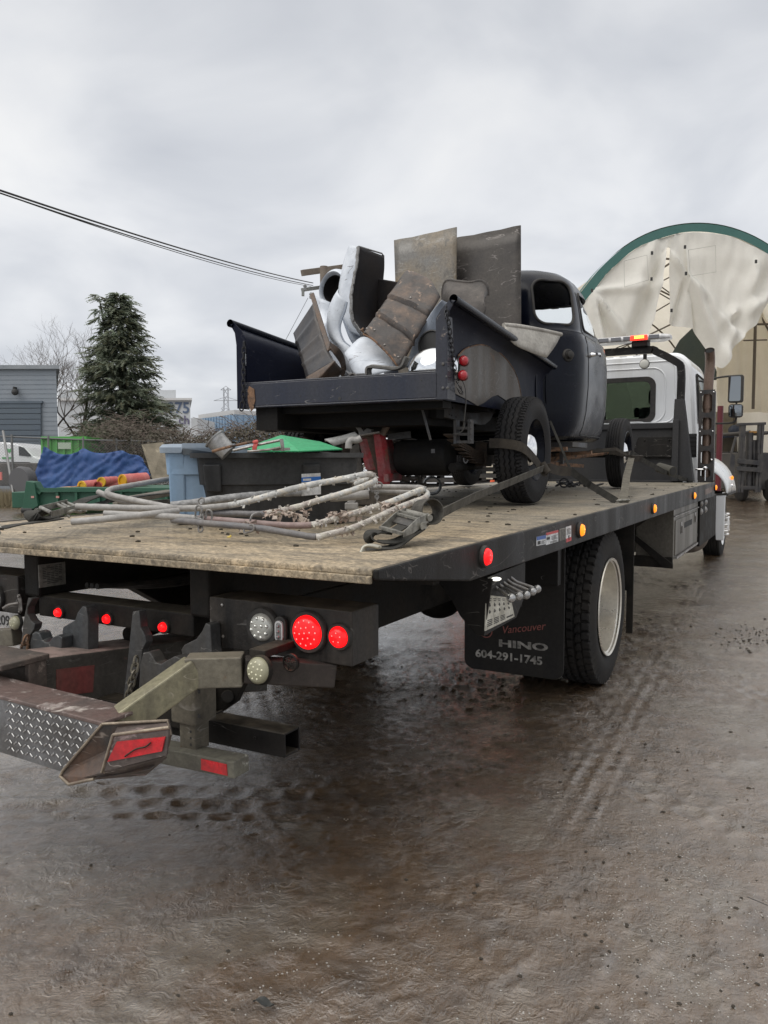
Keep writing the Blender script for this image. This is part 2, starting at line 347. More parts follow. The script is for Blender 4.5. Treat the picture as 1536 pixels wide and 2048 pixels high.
def make_ground():
    n = 900; u = np.linspace(-1, 1, n); s = .85 * np.sinh(6.5 * u)
    a = R_(29); X, Y = np.meshgrid(s, s, indexing='ij')
    x = 1.6 + X * math.cos(a) - Y * math.sin(a); y = .9 + X * math.sin(a) + Y * math.cos(a)
    z = gz(x, y)
    me = bpy.data.meshes.new('ground'); me.vertices.add(n * n)
    me.vertices.foreach_set('co', np.stack([x, y, z], -1).ravel())
    i = np.arange(n - 1); I, J = np.meshgrid(i, i, indexing='ij'); a0 = I * n + J
    q = np.stack([a0, a0 + n, a0 + n + 1, a0 + 1], -1).reshape(-1, 4)
    me.loops.add(q.size); me.loops.foreach_set('vertex_index', q.ravel())
    me.polygons.add(len(q)); me.polygons.foreach_set('loop_start', np.arange(0, q.size, 4)); me.polygons.foreach_set('loop_total', np.full(len(q), 4))
    me.polygons.foreach_set('use_smooth', np.ones(len(q), bool)); me.update(calc_edges=True)
    m = bpy.data.materials.new('wet_mud'); m.use_nodes = True; t = m.node_tree; L = t.links; b = t.nodes['Principled BSDF']
    tcn = N(t, 'ShaderNodeTexCoord'); src = tcn.outputs['Object']
    def nz(sc, det=8, ro=.6, dist=0.0):
        q = N(t, 'ShaderNodeTexNoise'); q.inputs['Scale'].default_value = sc; q.inputs['Detail'].default_value = det; q.inputs['Roughness'].default_value = ro; q.inputs['Distortion'].default_value = dist
        L.new(src, q.inputs['Vector']); return q.outputs['Fac']
    def mixc(f, A, B):
        q = N(t, 'ShaderNodeMix', data_type='RGBA'); L.new(f, q.inputs['Factor'])
        for k, c in (('A', A), ('B', B)):
            if isinstance(c, tuple): q.inputs[k].default_value = (*c, 1)
            else: L.new(c, q.inputs[k])
        return q.outputs['Result']
    def rp(f, stops): q = ramp(t, stops); L.new(f, q.inputs[0]); return q.outputs[0]
    big = nz(.55, 6, .6, .3); c = mixc(rp(big, [(.38, 0), (.62, 1)]), (.108, .066, .034), (.128, .086, .052))
    c = mixc(rp(nz(7, 8, .65), [(.45, 0), (.62, 1)]), c, (.076, .050, .030))
    c = mixc(rp(nz(1.7, 8, .6), [(.52, 0), (.6, .75)]), c, (.145, .115, .082))
    vo = N(t, 'ShaderNodeTexVoronoi'); vo.inputs['Scale'].default_value = 95; L.new(src, vo.inputs['Vector'])
    vs = N(t, 'ShaderNodeSeparateColor'); L.new(vo.outputs['Color'], vs.inputs[0])
    st = N(t, 'ShaderNodeMath', operation='GREATER_THAN'); st.inputs[1].default_value = .95; L.new(vs.outputs[0], st.inputs[0])
    pm = N(t, 'ShaderNodeMath', operation='MULTIPLY'); L.new(st.outputs[0], pm.inputs[0]); L.new(rp(nz(1.3, 4), [(.5, 0), (.62, 1)]), pm.inputs[1])
    near = N(t, 'ShaderNodeMath', operation='LESS_THAN'); near.inputs[1].default_value = .35; L.new(vo.outputs['Distance'], near.inputs[0])
    pm2 = N(t, 'ShaderNodeMath', operation='MULTIPLY'); L.new(pm.outputs[0], pm2.inputs[0]); L.new(near.outputs[0], pm2.inputs[1])
    c = mixc(pm2.outputs[0], c, (.30, .285, .26)); L.new(c, b.inputs['Base Color'])
    ro = N(t, 'ShaderNodeMapRange'); ro.inputs['From Min'].default_value = .3; ro.inputs['From Max'].default_value = .7; ro.inputs['To Min'].default_value = .10; ro.inputs['To Max'].default_value = .34
    L.new(nz(2.3, 7, .65), ro.inputs[0]); L.new(ro.outputs[0], b.inputs['Roughness']); b.inputs['Specular IOR Level'].default_value = 1.0
    b1 = N(t, 'ShaderNodeBump'); b1.inputs['Strength'].default_value = .8; b1.inputs['Distance'].default_value = .0035; L.new(nz(120, 7, .72, .3), b1.inputs['Height'])
    b2 = N(t, 'ShaderNodeBump'); b2.inputs['Strength'].default_value = .7; b2.inputs['Distance'].default_value = .007; L.new(nz(26, 8, .66, .8), b2.inputs['Height']); L.new(b1.outputs[0], b2.inputs['Normal'])
    # worm-like pushed-up ridges
    rn_ = nz(15, 6, .6, 1.0); rg = ramp(t, [(.40, 0), (.50, 1), (.60, 0)]); L.new(rn_, rg.inputs[0])
    rk = N(t, 'ShaderNodeMath', operation='MULTIPLY'); L.new(rg.outputs[0], rk.inputs[0]); L.new(rp(nz(2.1, 4), [(.42, .15), (.6, 1)]), rk.inputs[1])
    b3 = N(t, 'ShaderNodeBump'); b3.inputs['Strength'].default_value = .7; b3.inputs['Distance'].default_value = .004; L.new(rk.outputs[0], b3.inputs['Height']); L.new(b2.outputs[0], b3.inputs['Normal']); b2 = b3
    L.new(b2.outputs[0], b.inputs['Normal']); b.inputs['Coat Weight'].default_value = 1.0; b.inputs['Coat Roughness'].default_value = .13; b.inputs['Coat IOR'].default_value = 1.95; L.new(b2.outputs[0], b.inputs['Coat Normal'])
    me.materials.append(m)
    o = bpy.data.objects.new('ground', me); COL.objects.link(o); o['kind'] = 'structure'; return o
make_ground()
# ------------------------------------------------------------ shared materials
BLK = mat('black_paint', dust=(.10, .085, .065), dmix=.8, scr=.8, scol=(.16, .15, .14), col=(.004, .004, .005), rough=.40, dirt=(.018, .016, .014), damt=.5, dscale=5, streak=True, bump=.2, bscale=90, contrast=.2, spec=.22, spots=(.08, .072, .06), samt=.29, sscale=9)
BLKD = mat('black_grimy', dust=(.10, .088, .068), dmix=.8, col=(.005, .005, .005), rough=.6, spec=.25, dirt=(.026, .022, .018), damt=.52, dscale=7, bump=.3, bscale=70)
LIFT = mat('grimy_lift_steel', (.17, .155, .12), .42, dust=(.26, .23, .18), dmix=.7, scr=.6, scol=(.3, .28, .25), spec=.4, dirt=(.075, .066, .053), damt=.45, dscale=6, bump=.25, spots=(.16, .09, .05), samt=.34, sscale=18, metal=.2)
PLG = mat('gray_plate', (.075, .08, .085), .42, metal=.3, spec=.4, scr=.6, scol=(.3, .29, .27), dirt=(.06, .053, .045), damt=.45, dscale=5, streak=True, bump=.2)
RUB = mat('tyre_rubber', (.010, .010, .011), .75, spec=.35, dirt=(.030, .027, .024), damt=.5, dscale=6, bump=.25, bscale=120)
RUB2 = mat('old_tyre_rubber', (.014, .014, .016), .8, spec=.3, dirt=(.034, .032, .031), damt=.45, dscale=9, bump=.25, bscale=120)
ALU = mat('dirty_aluminium', (.78, .75, .68), .26, metal=.9, dirt=(.52, .47, .39), damt=.40, dscale=4, bump=.05, contrast=.3, grit=.1)
STL = mat('bare_steel', (.33, .32, .31), .38, metal=.8, dirt=(.12, .10, .08), damt=.45, dscale=9, bump=.15)
MIRG = mat('mirror_glass_mat', (.22, .24, .26), .03, metal=1.0, bump=0)
CHR = mat('chrome', (.85, .85, .86), .06, metal=1.0, bump=0)
WHT = mat('white_cab_paint', (.80, .82, .84), .28, grit=0, dirt=(.52, .52, .50), damt=.4, dscale=3, streak=True, bump=.03, coat=.5)
RUST = mat('rusty_steel', (.13, .075, .045), .8, dirt=(.26, .15, .09), damt=.5, dscale=12, bump=.5, spots=(.05, .04, .035), samt=.45)
REDT = mat('red_reflective_tape', (.62, .012, .02), .3, dirt=(.12, .03, .03), damt=.42, dscale=9, bump=.05)
REDD = mat('faded_red_reflector', (.26, .05, .05), .5, dirt=(.15, .06, .05), damt=.5, dscale=8, streak=True)
LRED = mat('lit_red_lens', (.6, .004, .006), .25, emis=(1, .006, .008), estr=1.25, bump=0)
LREDD = mat('lit_red_diode', (.9, .1, .1), .2, emis=(1, .10, .09), estr=2.6, bump=0)
LAMB = mat('lit_amber_lens', (.7, .22, .01), .25, emis=(1, .26, .01), estr=1.0, bump=0)
LAMBD = mat('lit_amber_diode', (1, .6, .1), .2, emis=(1, .55, .06), estr=2.2, bump=0)
LCLR = mat('clear_lens', (.5, .5, .46), .15, metal=.3, bump=.2, bscale=200)
LCLD = mat('reflector_cup', (.85, .85, .8), .12, metal=.7, bump=0)
LOLD = mat('dull_lens', (.30, .29, .20), .3, bump=.2)
LOLC = mat('dull_diode', (.72, .70, .52), .25, bump=0)
GRM = mat('black_rubber', (.012, .012, .012), .6, dirt=(.05, .045, .04), damt=.5, dscale=20, bump=.1)
GLS = mat('dark_glass', (.02, .025, .028), .05, bump=0, spec=.6)
GLT = mat('window_glass', (.30, .36, .32), .02, bump=0, trans=1.0)
PLTE = mat('worn_label', (.30, .29, .26), .5, dirt=(.16, .15, .13), damt=.5, dscale=12)
INK = mat('label_ink', (.03, .03, .03), .6, bump=0)
LBL = mat('pale_label', (.62, .60, .52), .45, dirt=(.36, .34, .28), damt=.45, dscale=14, bump=.05)
WTX = mat('white_sticker', (.72, .73, .74), .4, dirt=(.45, .44, .42), damt=.4, dscale=20, bump=0)
BLUT = mat('blue_print', (.02, .09, .35), .4, bump=0)
REDP = mat('red_print', (.5, .03, .03), .4, bump=0)
SILT = mat('silver_lettering', (.42, .40, .37), .35, metal=.5, bump=0, dirt=(.09, .085, .08), damt=.45, dscale=20)
PNKT = mat('faded_red_lettering', (.30, .10, .085), .5, bump=0)
STRAP = mat('grimy_strap_webbing', (.10, .095, .08), .85, dirt=(.05, .045, .04), damt=.5, dscale=12, bump=.5, bscale=400)
STRD = mat('dark_strap_webbing', (.045, .042, .035), .85, dirt=(.02, .02, .018), damt=.5, dscale=12, bump=.5, bscale=400)

def deck_material():
    m = mat('muddy_tread_plate', (.54, .42, .27), .5, dirt=(.34, .285, .205), damt=.52, dscale=1.6, bump=.2, bscale=40)
    t = m.node_tree; L = t.links; b = t.nodes['Principled BSDF']
    old = b.inputs['Base Color'].links[0].from_socket; tcn = [n for n in t.nodes if n.type == 'TEX_COORD'][0]
    # dark worn streaks where mud is rubbed off
    mp = N(t, 'ShaderNodeMapping'); mp.inputs['Scale'].default_value = (1, 3.2, 1); mp.inputs['Rotation'].default_value = (0, 0, .5); L.new(tcn.outputs['Object'], mp.inputs[0])
    n = N(t, 'ShaderNodeTexNoise'); n.inputs['Scale'].default_value = 5; n.inputs['Detail'].default_value = 12; n.inputs['Roughness'].default_value = .72; L.new(mp.outputs[0], n.inputs['Vector'])
    r = ramp(t, [(.46, 0), (.56, .6), (.70, .95)]); L.new(n.outputs['Fac'], r.inputs[0])
    n3 = N(t, 'ShaderNodeTexNoise'); n3.inputs['Scale'].default_value = 70; n3.inputs['Detail'].default_value = 6; n3.inputs['Roughness'].default_value = .7; L.new(tcn.outputs['Object'], n3.inputs['Vector'])
    r3 = ramp(t, [(.40, .55), (.62, 1.15)]); L.new(n3.outputs['Fac'], r3.inputs[0])
    mx_ = N(t, 'ShaderNodeMix', data_type='RGBA'); mx_.inputs['B'].default_value = (.13, .115, .09, 1); L.new(old, mx_.inputs['A']); L.new(r.outputs[0], mx_.inputs['Factor'])
    # forward of the tail the plate is greyer
    sp = N(t, 'ShaderNodeSeparateXYZ'); L.new(tcn.outputs['Object'], sp.inputs[0])
    mr = N(t, 'ShaderNodeMapRange'); mr.inputs['From Min'].default_value = .5; mr.inputs['From Max'].default_value = 3.2; L.new(sp.outputs['Y'], mr.inputs[0])
    mg = N(t, 'ShaderNodeMix', data_type='RGBA', blend_type='MULTIPLY'); mg.inputs['B'].default_value = (.72, .78, .88, 1); L.new(mx_.outputs['Result'], mg.inputs['A']); L.new(mr.outputs[0], mg.inputs['Factor'])
    mm = N(t, 'ShaderNodeMix', data_type='RGBA', blend_type='MULTIPLY'); mm.inputs['Factor'].default_value = 1; L.new(mg.outputs['Result'], mm.inputs['A']); L.new(r3.outputs[0], mm.inputs['B'])
    L.new(mm.outputs['Result'], b.inputs['Base Color'])
    # raised lattice of the tread plate
    def sn(ax, ph):
        a = N(t, 'ShaderNodeMath', operation='MULTIPLY'); a.inputs[1].default_value = 2 * PI / .042; L.new(ax, a.inputs[0])
        s_ = N(t, 'ShaderNodeMath', operation='SINE'); L.new(a.outputs[0], s_.inputs[0]); return s_.outputs[0]
    pr = N(t, 'ShaderNodeMath', operation='MULTIPLY'); L.new(sn(sp.outputs['X'], 0), pr.inputs[0]); L.new(sn(sp.outputs['Y'], 0), pr.inputs[1])
    mrr = N(t, 'ShaderNodeMapRange'); mrr.inputs['From Min'].default_value = .15; mrr.inputs['From Max'].default_value = .55; L.new(pr.outputs[0], mrr.inputs[0])
    bp = N(t, 'ShaderNodeBump'); bp.inputs['Strength'].default_value = .6; bp.inputs['Distance'].default_value = .004; L.new(mrr.outputs[0], bp.inputs['Height'])
    bp2 = N(t, 'ShaderNodeBump'); bp2.inputs['Strength'].default_value = .6; bp2.inputs['Distance'].default_value = .008; L.new(n3.outputs['Fac'], bp2.inputs['Height']); L.new(bp.outputs[0], bp2.inputs['Normal'])
    L.new(bp2.outputs[0], b.inputs['Normal']); return m
DECK = deck_material()
def zd(y): return 1.105 + .005 * y       # deck top

# ------------------------------------------------------------ tyres
def tyre(m, R, w, rr, pat='block', n=280, k=30, dep=.012):
    prof = []
    for i in range(7):
        t = i / 6; prof.append((-(w / 2) * (.80 + .20 * math.sin(PI * min(1, t * .85 + .05))), rr + (R - .022 - rr) * t, 0))
    tw = w * .86
    for i in range(k + 1):
        q = i / k; x = (q - .5) * tw; prof.append((x, R - .010 * (2 * abs(q - .5)) ** 4, q))
    for i in range(6, -1, -1):
        t = i / 6; prof.append(((w / 2) * (.80 + .20 * math.sin(PI * min(1, t * .85 + .05))), rr + (R - .022 - rr) * t, 0))
    vs = []; K = len(prof)
    for j in range(n):
        th = 2 * PI * j / n
        for i, (x, r, q) in enumerate(prof):
            d = 0
            if 7 <= i < 7 + k + 1:
                if pat == 'block':
                    s = q * 5; rib = int(min(4, s)); fr = s - rib; P = 52
                    ph = (th / (2 * PI) * P + (.5 if rib % 2 else 0) + .18 * (fr if rib % 2 else -fr)) % 1
                    if (min(fr, 1 - fr) < .11 and 0 < rib + round(fr) < 5) or ph < .27: d = 1
                elif pat == 'zig':
                    zz = abs(((th / (2 * PI) * 46) % 1) - .5) * 2 - .5; s = q + .055 * zz
                    for g in (.2, .4, .6, .8):
                        if abs(s - g) < .022: d = 1
                    if (q < .17 or q > .83) and ((th / (2 * PI) * 92 + (q * 1.5)) % 1) < .34: d = 1
                else:
                    for g in (.16, .34, .5, .66, .84):
                        if abs(q + .012 * math.sin(th * 60) - g) < .024: d = 1
            elif i in (6, 7 + k + 1) and pat != 'rib':
                P = 52 if pat == 'block' else 92
                if (th / (2 * PI) * P) % 1 < .27: d = .6
            r2 = r - dep * d
            # raised rings on the sidewall
            if i in (3, K - 4): x *= 1.012
            vs.append((x, r2 * math.cos(th), r2 * math.sin(th)))
    fs = [(j * K + i, j * K + i + 1, ((j + 1) % n) * K + i + 1, ((j + 1) % n) * K + i) for j in range(n) for i in range(K - 1)]
    return m.add(vs, fs)
def mesh_data(name, m, mats, ang=None):
    o = obj(name, m, mats, None, smoothang=ang); me = o.data; bpy.data.objects.remove(o); return me
def place(name, me, root, loc, flip=False, tilt=None):
    o = bpy.data.objects.new(name, me); COL.objects.link(o); o.parent = root; o.location = Vector(loc) - ORG.get(root.name, Vector())
    if flip: o.rotation_euler = (0, 0, PI)
    if tilt is not None: o.rotation_euler = tilt
    ORG[o.name] = Vector(loc); return o
def child(name, me, par):
    o = bpy.data.objects.new(name, me); COL.objects.link(o); o.parent = par; return o

# ------------------------------------------------------------ TOW TRUCK
TT = thing('tow_truck', 'white flatbed tow truck with a muddy tan deck and lit red tail lamps', 'tow truck', (0, 0, 0))
m = M()
vs = [(-1.235, -.07, zd(0) - .022), (1.235, -.07, zd(0) - .022), (1.235, 8.15, zd(8.15) - .022), (-1.235, 8.15, zd(8.15) - .022), (-1.235, -.07, zd(0)), (1.235, -.07, zd(0)), (1.235, 8.15, zd(8.15)), (-1.235, 8.15, zd(8.15))]
hexa(m, vs); obj('deck', m, DECK, TT, bevel=.006)
def rail(sg):
    m = M(); x = 1.235 * sg; o = (.018 * sg, 0, 0)
    pts = [(x, -.07, zd(0) - .03), (x, .60, .982), (x, 8.16, .982), (x, 8.16, zd(8.16) + .006), (x, .3, zd(.3) + .004), (x, -.07, zd(0) + .001)]
    if sg < 0: pts = pts[::-1]
    plate(m, pts, o)
    box(m, x - .06 * sg, x, .60, 8.15, .978, .990)
    return obj('side_rail', m, BLK, TT, bevel=.008)
rail(1); rail(-1)
# tail lip wear edge
m = M(); beam(m, (-1.235, -.074, zd(0) - .03), (1.235, -.074, zd(0) - .03), .012, .022); obj('tail_lip', m, DECK, TT, bevel=.003)
# deck cross members and rails beneath
m = M()
for i in range(24):
    y = .35 + i * .34; box(m, -1.22, 1.22, y, y + .05, 1.0, zd(y) - .023)
obj('deck_crossmember', m, BLKD, TT)
m = M(); box(m, -.62, -.54, .35, 8.1, .99, 1.085); box(m, .54, .62, .35, 8.1, .99, 1.085); obj('deck_runner', m, BLKD, TT)
for sg in (-1, 1):
    m = M(); x = .445 * sg
    # upper rail with rounded tail end
    pts = [(x, .10, .865), (x, .10, 1.035), (x, .13, 1.05), (x, .75, 1.08), (x, 7.9, 1.08), (x, 7.9, .86), (x, .55, .86)]
    plate(m, [Vector(p) - Vector((.045, 0, 0)) for p in pts], (.09, 0, 0)); obj('subframe_rail', m, BLKD, TT, bevel=.010)
    m = M()
    pts = [(x, .55, .86), (x, 1.0, .60), (x, 3.0, .60), (x, 10.9, .55), (x, 10.9, .85), (x, 1.0, .855)]
    plate(m, [Vector(p) - Vector((.035, 0, 0)) for p in pts], (.07, 0, 0)); obj('chassis_rail', m, BLKD, TT, bevel=.006)
# info plate on the left rail, inner face towards +X
m = M(); a = -.398
for i, (px, py) in enumerate([(77, 1130), (130, 1119), (132, 1168), (79, 1176)]):
    m.v.append(tuple(UX(px, py, a)))
m.f = [(0, 1, 2, 3)]; m.mi = [0]
P0 = Vector(m.v[3]); PU = Vector(m.v[2]) - P0; PV = Vector(m.v[0]) - P0
m = M(); plate(m, [P0, P0 + PU, P0 + PU + PV, P0 + PV], (-.003, 0, 0)); ip = obj('information_plate', m, PLTE, TT)
m = M()
for k in range(11):
    vv = .92 - k * .075
    for seg_ in range(5):
        if random.Random(k * 7 + seg_).random() < .8:
            u0 = .14 + seg_ * .15; u1 = u0 + .11 + .03 * random.Random(seg_ + k).random()
            plate(m, [P0 + PU * u0 + PV * vv, P0 + PU * u1 + PV * vv, P0 + PU * u1 + PV * (vv - .028), P0 + PU * u0 + PV * (vv - .028)], (.0015, 0, 0))
obj('printed_text', m, INK, ip)
# tail bar between the rails
m = M(); box(m, -.43, .40, .12, .24, .785, .868); tb = obj('tail_bar', m, BLKD, TT, bevel=.006)
def round_lamp(root, c, nrm, r, lens, dio, name='marker_lamp', ring=None, dots=0, seed=1, dome=.010, bez=1.34, bezd=.014, ringmat=None):
    c, nrm = Vector(c), Vector(nrm).normalized(); _, u, v = axes(nrm)
    m = M(); lathe(m, c - nrm * .004, nrm, [(0, r * bez), (bezd * .6, r * bez), (bezd, r * bez * .94), (bezd, r * 1.03), (.003, r * 1.0)], 32)
    b = obj(name, m, ringmat or GRM, root, smoothang=40)
    m = M(); lathe(m, c + nrm * .002, nrm, [(0, r), (bezd - .004, r), (bezd + dome * .6, r * .8), (bezd + dome * .9, r * .45), (bezd + dome, 0)], 32)
    rn = random.Random(seed)
    if dots:
        for (a, q) in dots:
            h = bezd + (dome * (.9 + .1 * (1 - q / .45)) if q < .45 else dome * (.9 - .3 * (q - .45) / .35)); p = c + nrm * (h + .001) + (u * math.cos(a) + v * math.sin(a)) * (q * r)
            s_ = r * (.055 if len(dots) > 12 else .07); 
            if lens in (LCLR,): s_ = r * .15
            if lens in (LOLD,): s_ = r * .09
            ball(m, p, s_, 8, mi=1)
    obj('lens', m, [lens, dio], b, smoothang=50); return b
def ring_dots(spec):
    o = []
    for (n, q, off) in spec: o += [(off + 2 * PI * k / n, q) for k in range(n)]
    return o
D5 = ring_dots([(5, .45, .3)]); DBIG = ring_dots([(1, 0, 0), (6, .36, .2), (12, .72, .1)]); DREV = ring_dots([(3, .30, .6), (8, .68, .25)])
for i, (px, py) in enumerate([(121, 1224), (218, 1237), (330, 1253)]):
    p = UY(px, py, .118); round_lamp(tb, p, (0, -1, 0), .0175, LRED, LREDD, dots=ring_dots([(4, .4, .3 + i)]), bez=1.5)
# lamp boxes left and right
LBX = mat('lamp_box_paint', (.006, .006, .007), .42, spec=.3, dust=(.13, .11, .085), dmix=.9, dirt=(.06, .052, .044), damt=.48, dscale=7, streak=True, scr=.6, bump=.3, contrast=.14)
def lamp_box(sg):
    m = M(); box(m, .505 * sg, 1.075 * sg, .085, .25, .775, .945); b = obj('lamp_box', m, LBX, TT, bevel=.004); return b
lb = lamp_box(1); yb = .083
m = M()
for (px, py) in ((444, 1210), (446, 1273)): ball(m, UY(px, py, yb), .006, 10, (1, .5, 1))
obj('bolt', m, STL, lb)
round_lamp(lb, UY(528, 1253, yb), (0, -1, 0), .046, LCLR, LCLD, 'reversing_lamp', dots=DREV, bez=1.42, bezd=.018)
round_lamp(lb, UY(619, 1263, yb), (0, -1, 0), .0535, LRED, LREDD, 'brake_lamp', dots=DBIG, bez=1.28, bezd=.018)
round_lamp(lb, UY(680, 1273, yb), (0, -1, 0), .033, LRED, LREDD, 'tail_lamp', dots=D5, bez=1.3, bezd=.014)
c = UY(566, 1260, yb); m = M(); 
def capsule(m, c, w, h, y0, y1, n=10, mi=0):
    pts = []
    for k in range(n + 1): a = PI * k / n; pts.append(Vector((c[0] + w / 2 * math.cos(a), y0, c[2] + (h - w) / 2 + w / 2 * math.sin(a))))
    for k in range(n + 1): a = PI + PI * k / n; pts.append(Vector((c[0] + w / 2 * math.cos(a), y0, c[2] - (h - w) / 2 + w / 2 * math.sin(a))))
    return plate(m, pts, (0, y1 - y0, 0), mi)
capsule(m, c, .046, .095, yb + .002, yb - .018); ov = obj('strobe_lamp', m, GRM, lb, bevel=.004)
m = M(); capsule(m, c, .030, .068, yb - .018, yb - .024); capsule(m, c, .018, .056, yb - .024, yb - .026, mi=1)
for k in (-1, 0, 1): ball(m, c + Vector((0, -.028, k * .017)), .0055, 8, mi=1)
obj('lens', m, [mat('strobe_rim', (.6, .6, .6), .3, metal=.3, bump=0), mat('strobe_lens', (.28, .28, .28), .2, metal=.4, bump=0)], ov)
lb2 = lamp_box(-1)
round_lamp(lb2, (-.645, yb, .845), (0, -1, 0), .046, LCLR, LCLD, 'reversing_lamp', dots=DREV, bez=1.22, bezd=.018)
round_lamp(lb2, (-.86, yb, .86), (0, -1, 0), .0535, LRED, LREDD, 'brake_lamp', dots=DBIG, bez=1.2, bezd=.018)
round_lamp(lb2, (-1.03, yb, .86), (0, -1, 0), .033, LRED, LREDD, 'tail_lamp', dots=D5, bez=1.3)
m = M(); c = UY(38, 1205, yb - .004); plate(m, [c + Vector(v) for v in ((-.012, 0, .03), (.004, 0, .035), (.016, 0, .01), (.018, 0, -.03), (.004, 0, -.045), (-.006, 0, -.03), (-.002, 0, 0))], (0, .004, 0))
ball(m, c + Vector((.003, -.004, .024)), .005, 8); ball(m, c + Vector((.006, -.004, -.036)), .005, 8)
tube(m, smooth([c + Vector((.008, -.01, 0)), c + Vector((-.02, -.03, -.006)), c + Vector((-.05, -.035, -.022))], 5), .006, 8)
obj('latch', m, STL, lb2)
m = M(); pc = UY(20, 1240, .07); 
box(m, -.76, -.49, .068, .074, .735, .795); lp = obj('licence_plate', m, mat('licence_plate_face', (.42, .42, .42), .4, dirt=(.2, .19, .18), damt=.5, dscale=15), TT, bevel=.004)
text('plate_number', '1209', frameM((-.655, .0665, .742), (1, 0, 0), (0, 0, 1)), .058, INK, lp, bold=.0006)
m = M(); beam(m, (-.8, .05, .66), (-.47, .05, .71), .05, .07); obj('lower_bracket', m, LIFT, TT, bevel=.004)
round_lamp(TT, UY(35, 1245, .035), (0, -1, .1), .028, LOLD, LOLC, 'number_plate_lamp', dots=D5, bez=1.1)

# cradle hook plates that flank the notched cradles (profiles in pixels, real plates across the truck's tail)
def px_plate(name, pts, y, th, mt, root=TT, bevel=.003):
    m = M(); P = [UY(px, py, y) for px, py in pts]; plate(m, P[::-1], (0, th, 0)); return obj(name, m, mt, root, bevel=bevel)
px_plate('hook_plate', [(265, 1223), (278, 1222), (281, 1255), (290, 1272), (292, 1285), (284, 1300), (282, 1330), (262, 1390), (246, 1398), (254, 1330)], .03, .035, PLG)
px_plate('hook_plate', [(411, 1246), (404, 1262), (392, 1278), (368, 1290), (362, 1300), (366, 1316), (425, 1330), (420, 1250)], .03, .05, PLG)
px_plate('hook_plate', [(56, 1195), (64, 1198), (55, 1215), (54, 1228), (62, 1242), (70, 1248), (68, 1258), (60, 1270), (54, 1300), (40, 1302), (47, 1240)], .03, .035, PLG)
px_plate('hook_plate', [(165, 1212), (155, 1225), (150, 1240), (126, 1254), (124, 1265), (128, 1275), (124, 1305), (176, 1302), (176, 1240), (172, 1214)], .03, .05, PLG)
px_plate('notched_cradle', [(62, 1305), (60, 1285), (64, 1268), (70, 1263), (78, 1266), (84, 1280), (90, 1285), (98, 1284), (106, 1274), (116, 1270), (124, 1275), (122, 1305)], -.02, .05, PLG)
px_plate('notched_cradle', [(276, 1400), (280, 1330), (286, 1306), (298, 1304), (305, 1313), (311, 1325), (322, 1328), (335, 1320), (350, 1312), (362, 1318), (362, 1400)], -.02, .05, PLG)
m = M(); box(m, -.28, -.08, .0, .1, .5, .62); box(m, .27, .50, .0, .1, .5, .64); obj('cradle_block', m, BLKD, TT, bevel=.004)
# boom
m = M(); X0 = .0
A0 = UX(80, 1317, .02); A1 = UX(258, 1295, .02); B0 = UX(50, 1415, .02); B1 = UX(243, 1402, .02)
d = (A1 - A0); A2 = A0 + d * 3.2; B2 = B0 + (B1 - B0) * 3.2
hexa(m, [B0 - Vector((.2, 0, 0)), B0, B2, B2 - Vector((.2, 0, 0)), A0 - Vector((.2, 0, 0)), A0, A2, A2 - Vector((.2, 0, 0))]); bm_ = obj('lift_boom', m, mat('boom_steel', (.085, .078, .066), .55, dust=(.36, .27, .24), dmix=.85, scr=.6, dirt=(.05, .044, .038), damt=.5, dscale=5, spots=(.16, .09, .07), samt=.36, sscale=6, bump=.3), TT, bevel=.008)
def panel_on(name, root, P00, P10, P11, P01, mt, off=.003, bev=0):
    P = [Vector(p) for p in (P00, P10, P11, P01)]; n_ = (P[1] - P[0]).cross(P[3] - P[0]).normalized()
    if n_.dot(CAMP - P[0]) < 0: n_ = -n_
    m = M(); plate(m, [p - n_ * .001 for p in P], n_ * (off + .001)); return obj(name, m, mt, root, bevel=bev)
panel_on('reflector_panel', bm_, UX(112, 1392, .02), UX(185, 1384, .02), UX(188, 1330, .02), UX(112, 1339, .02), REDD)
m = M(); q0 = A0; box(m, -.30, .045, q0.y - .16, q0.y + .02, q0.z - .004, q0.z + .016); box(m, .02, .042, q0.y - .06, q0.y + .01, q0.z - .12, q0.z)
plate(m, [(-.3, q0.y - .10, q0.z - .10), (.01, q0.y - .05, q0.z - .015), (.01, q0.y - .05, q0.z - .10)], (0, .05, 0))
box(m, -.28, .03, q0.y - .12, q0.y + .0, q0.z - .165, q0.z - .15)
obj('boom_head', m, mat('worn_boom_head', (.13, .10, .085), .55, metal=.3, dirt=(.05, .045, .04), damt=.5, dscale=8, bump=.4, spots=(.25, .2, .17), samt=.36), TT, bevel=.004)
m = M(); ball(m, (-.14, q0.y - .08, q0.z - .13), .03, 14, (1, 1, .5)); obj('pivot_pin', m, STL, TT)

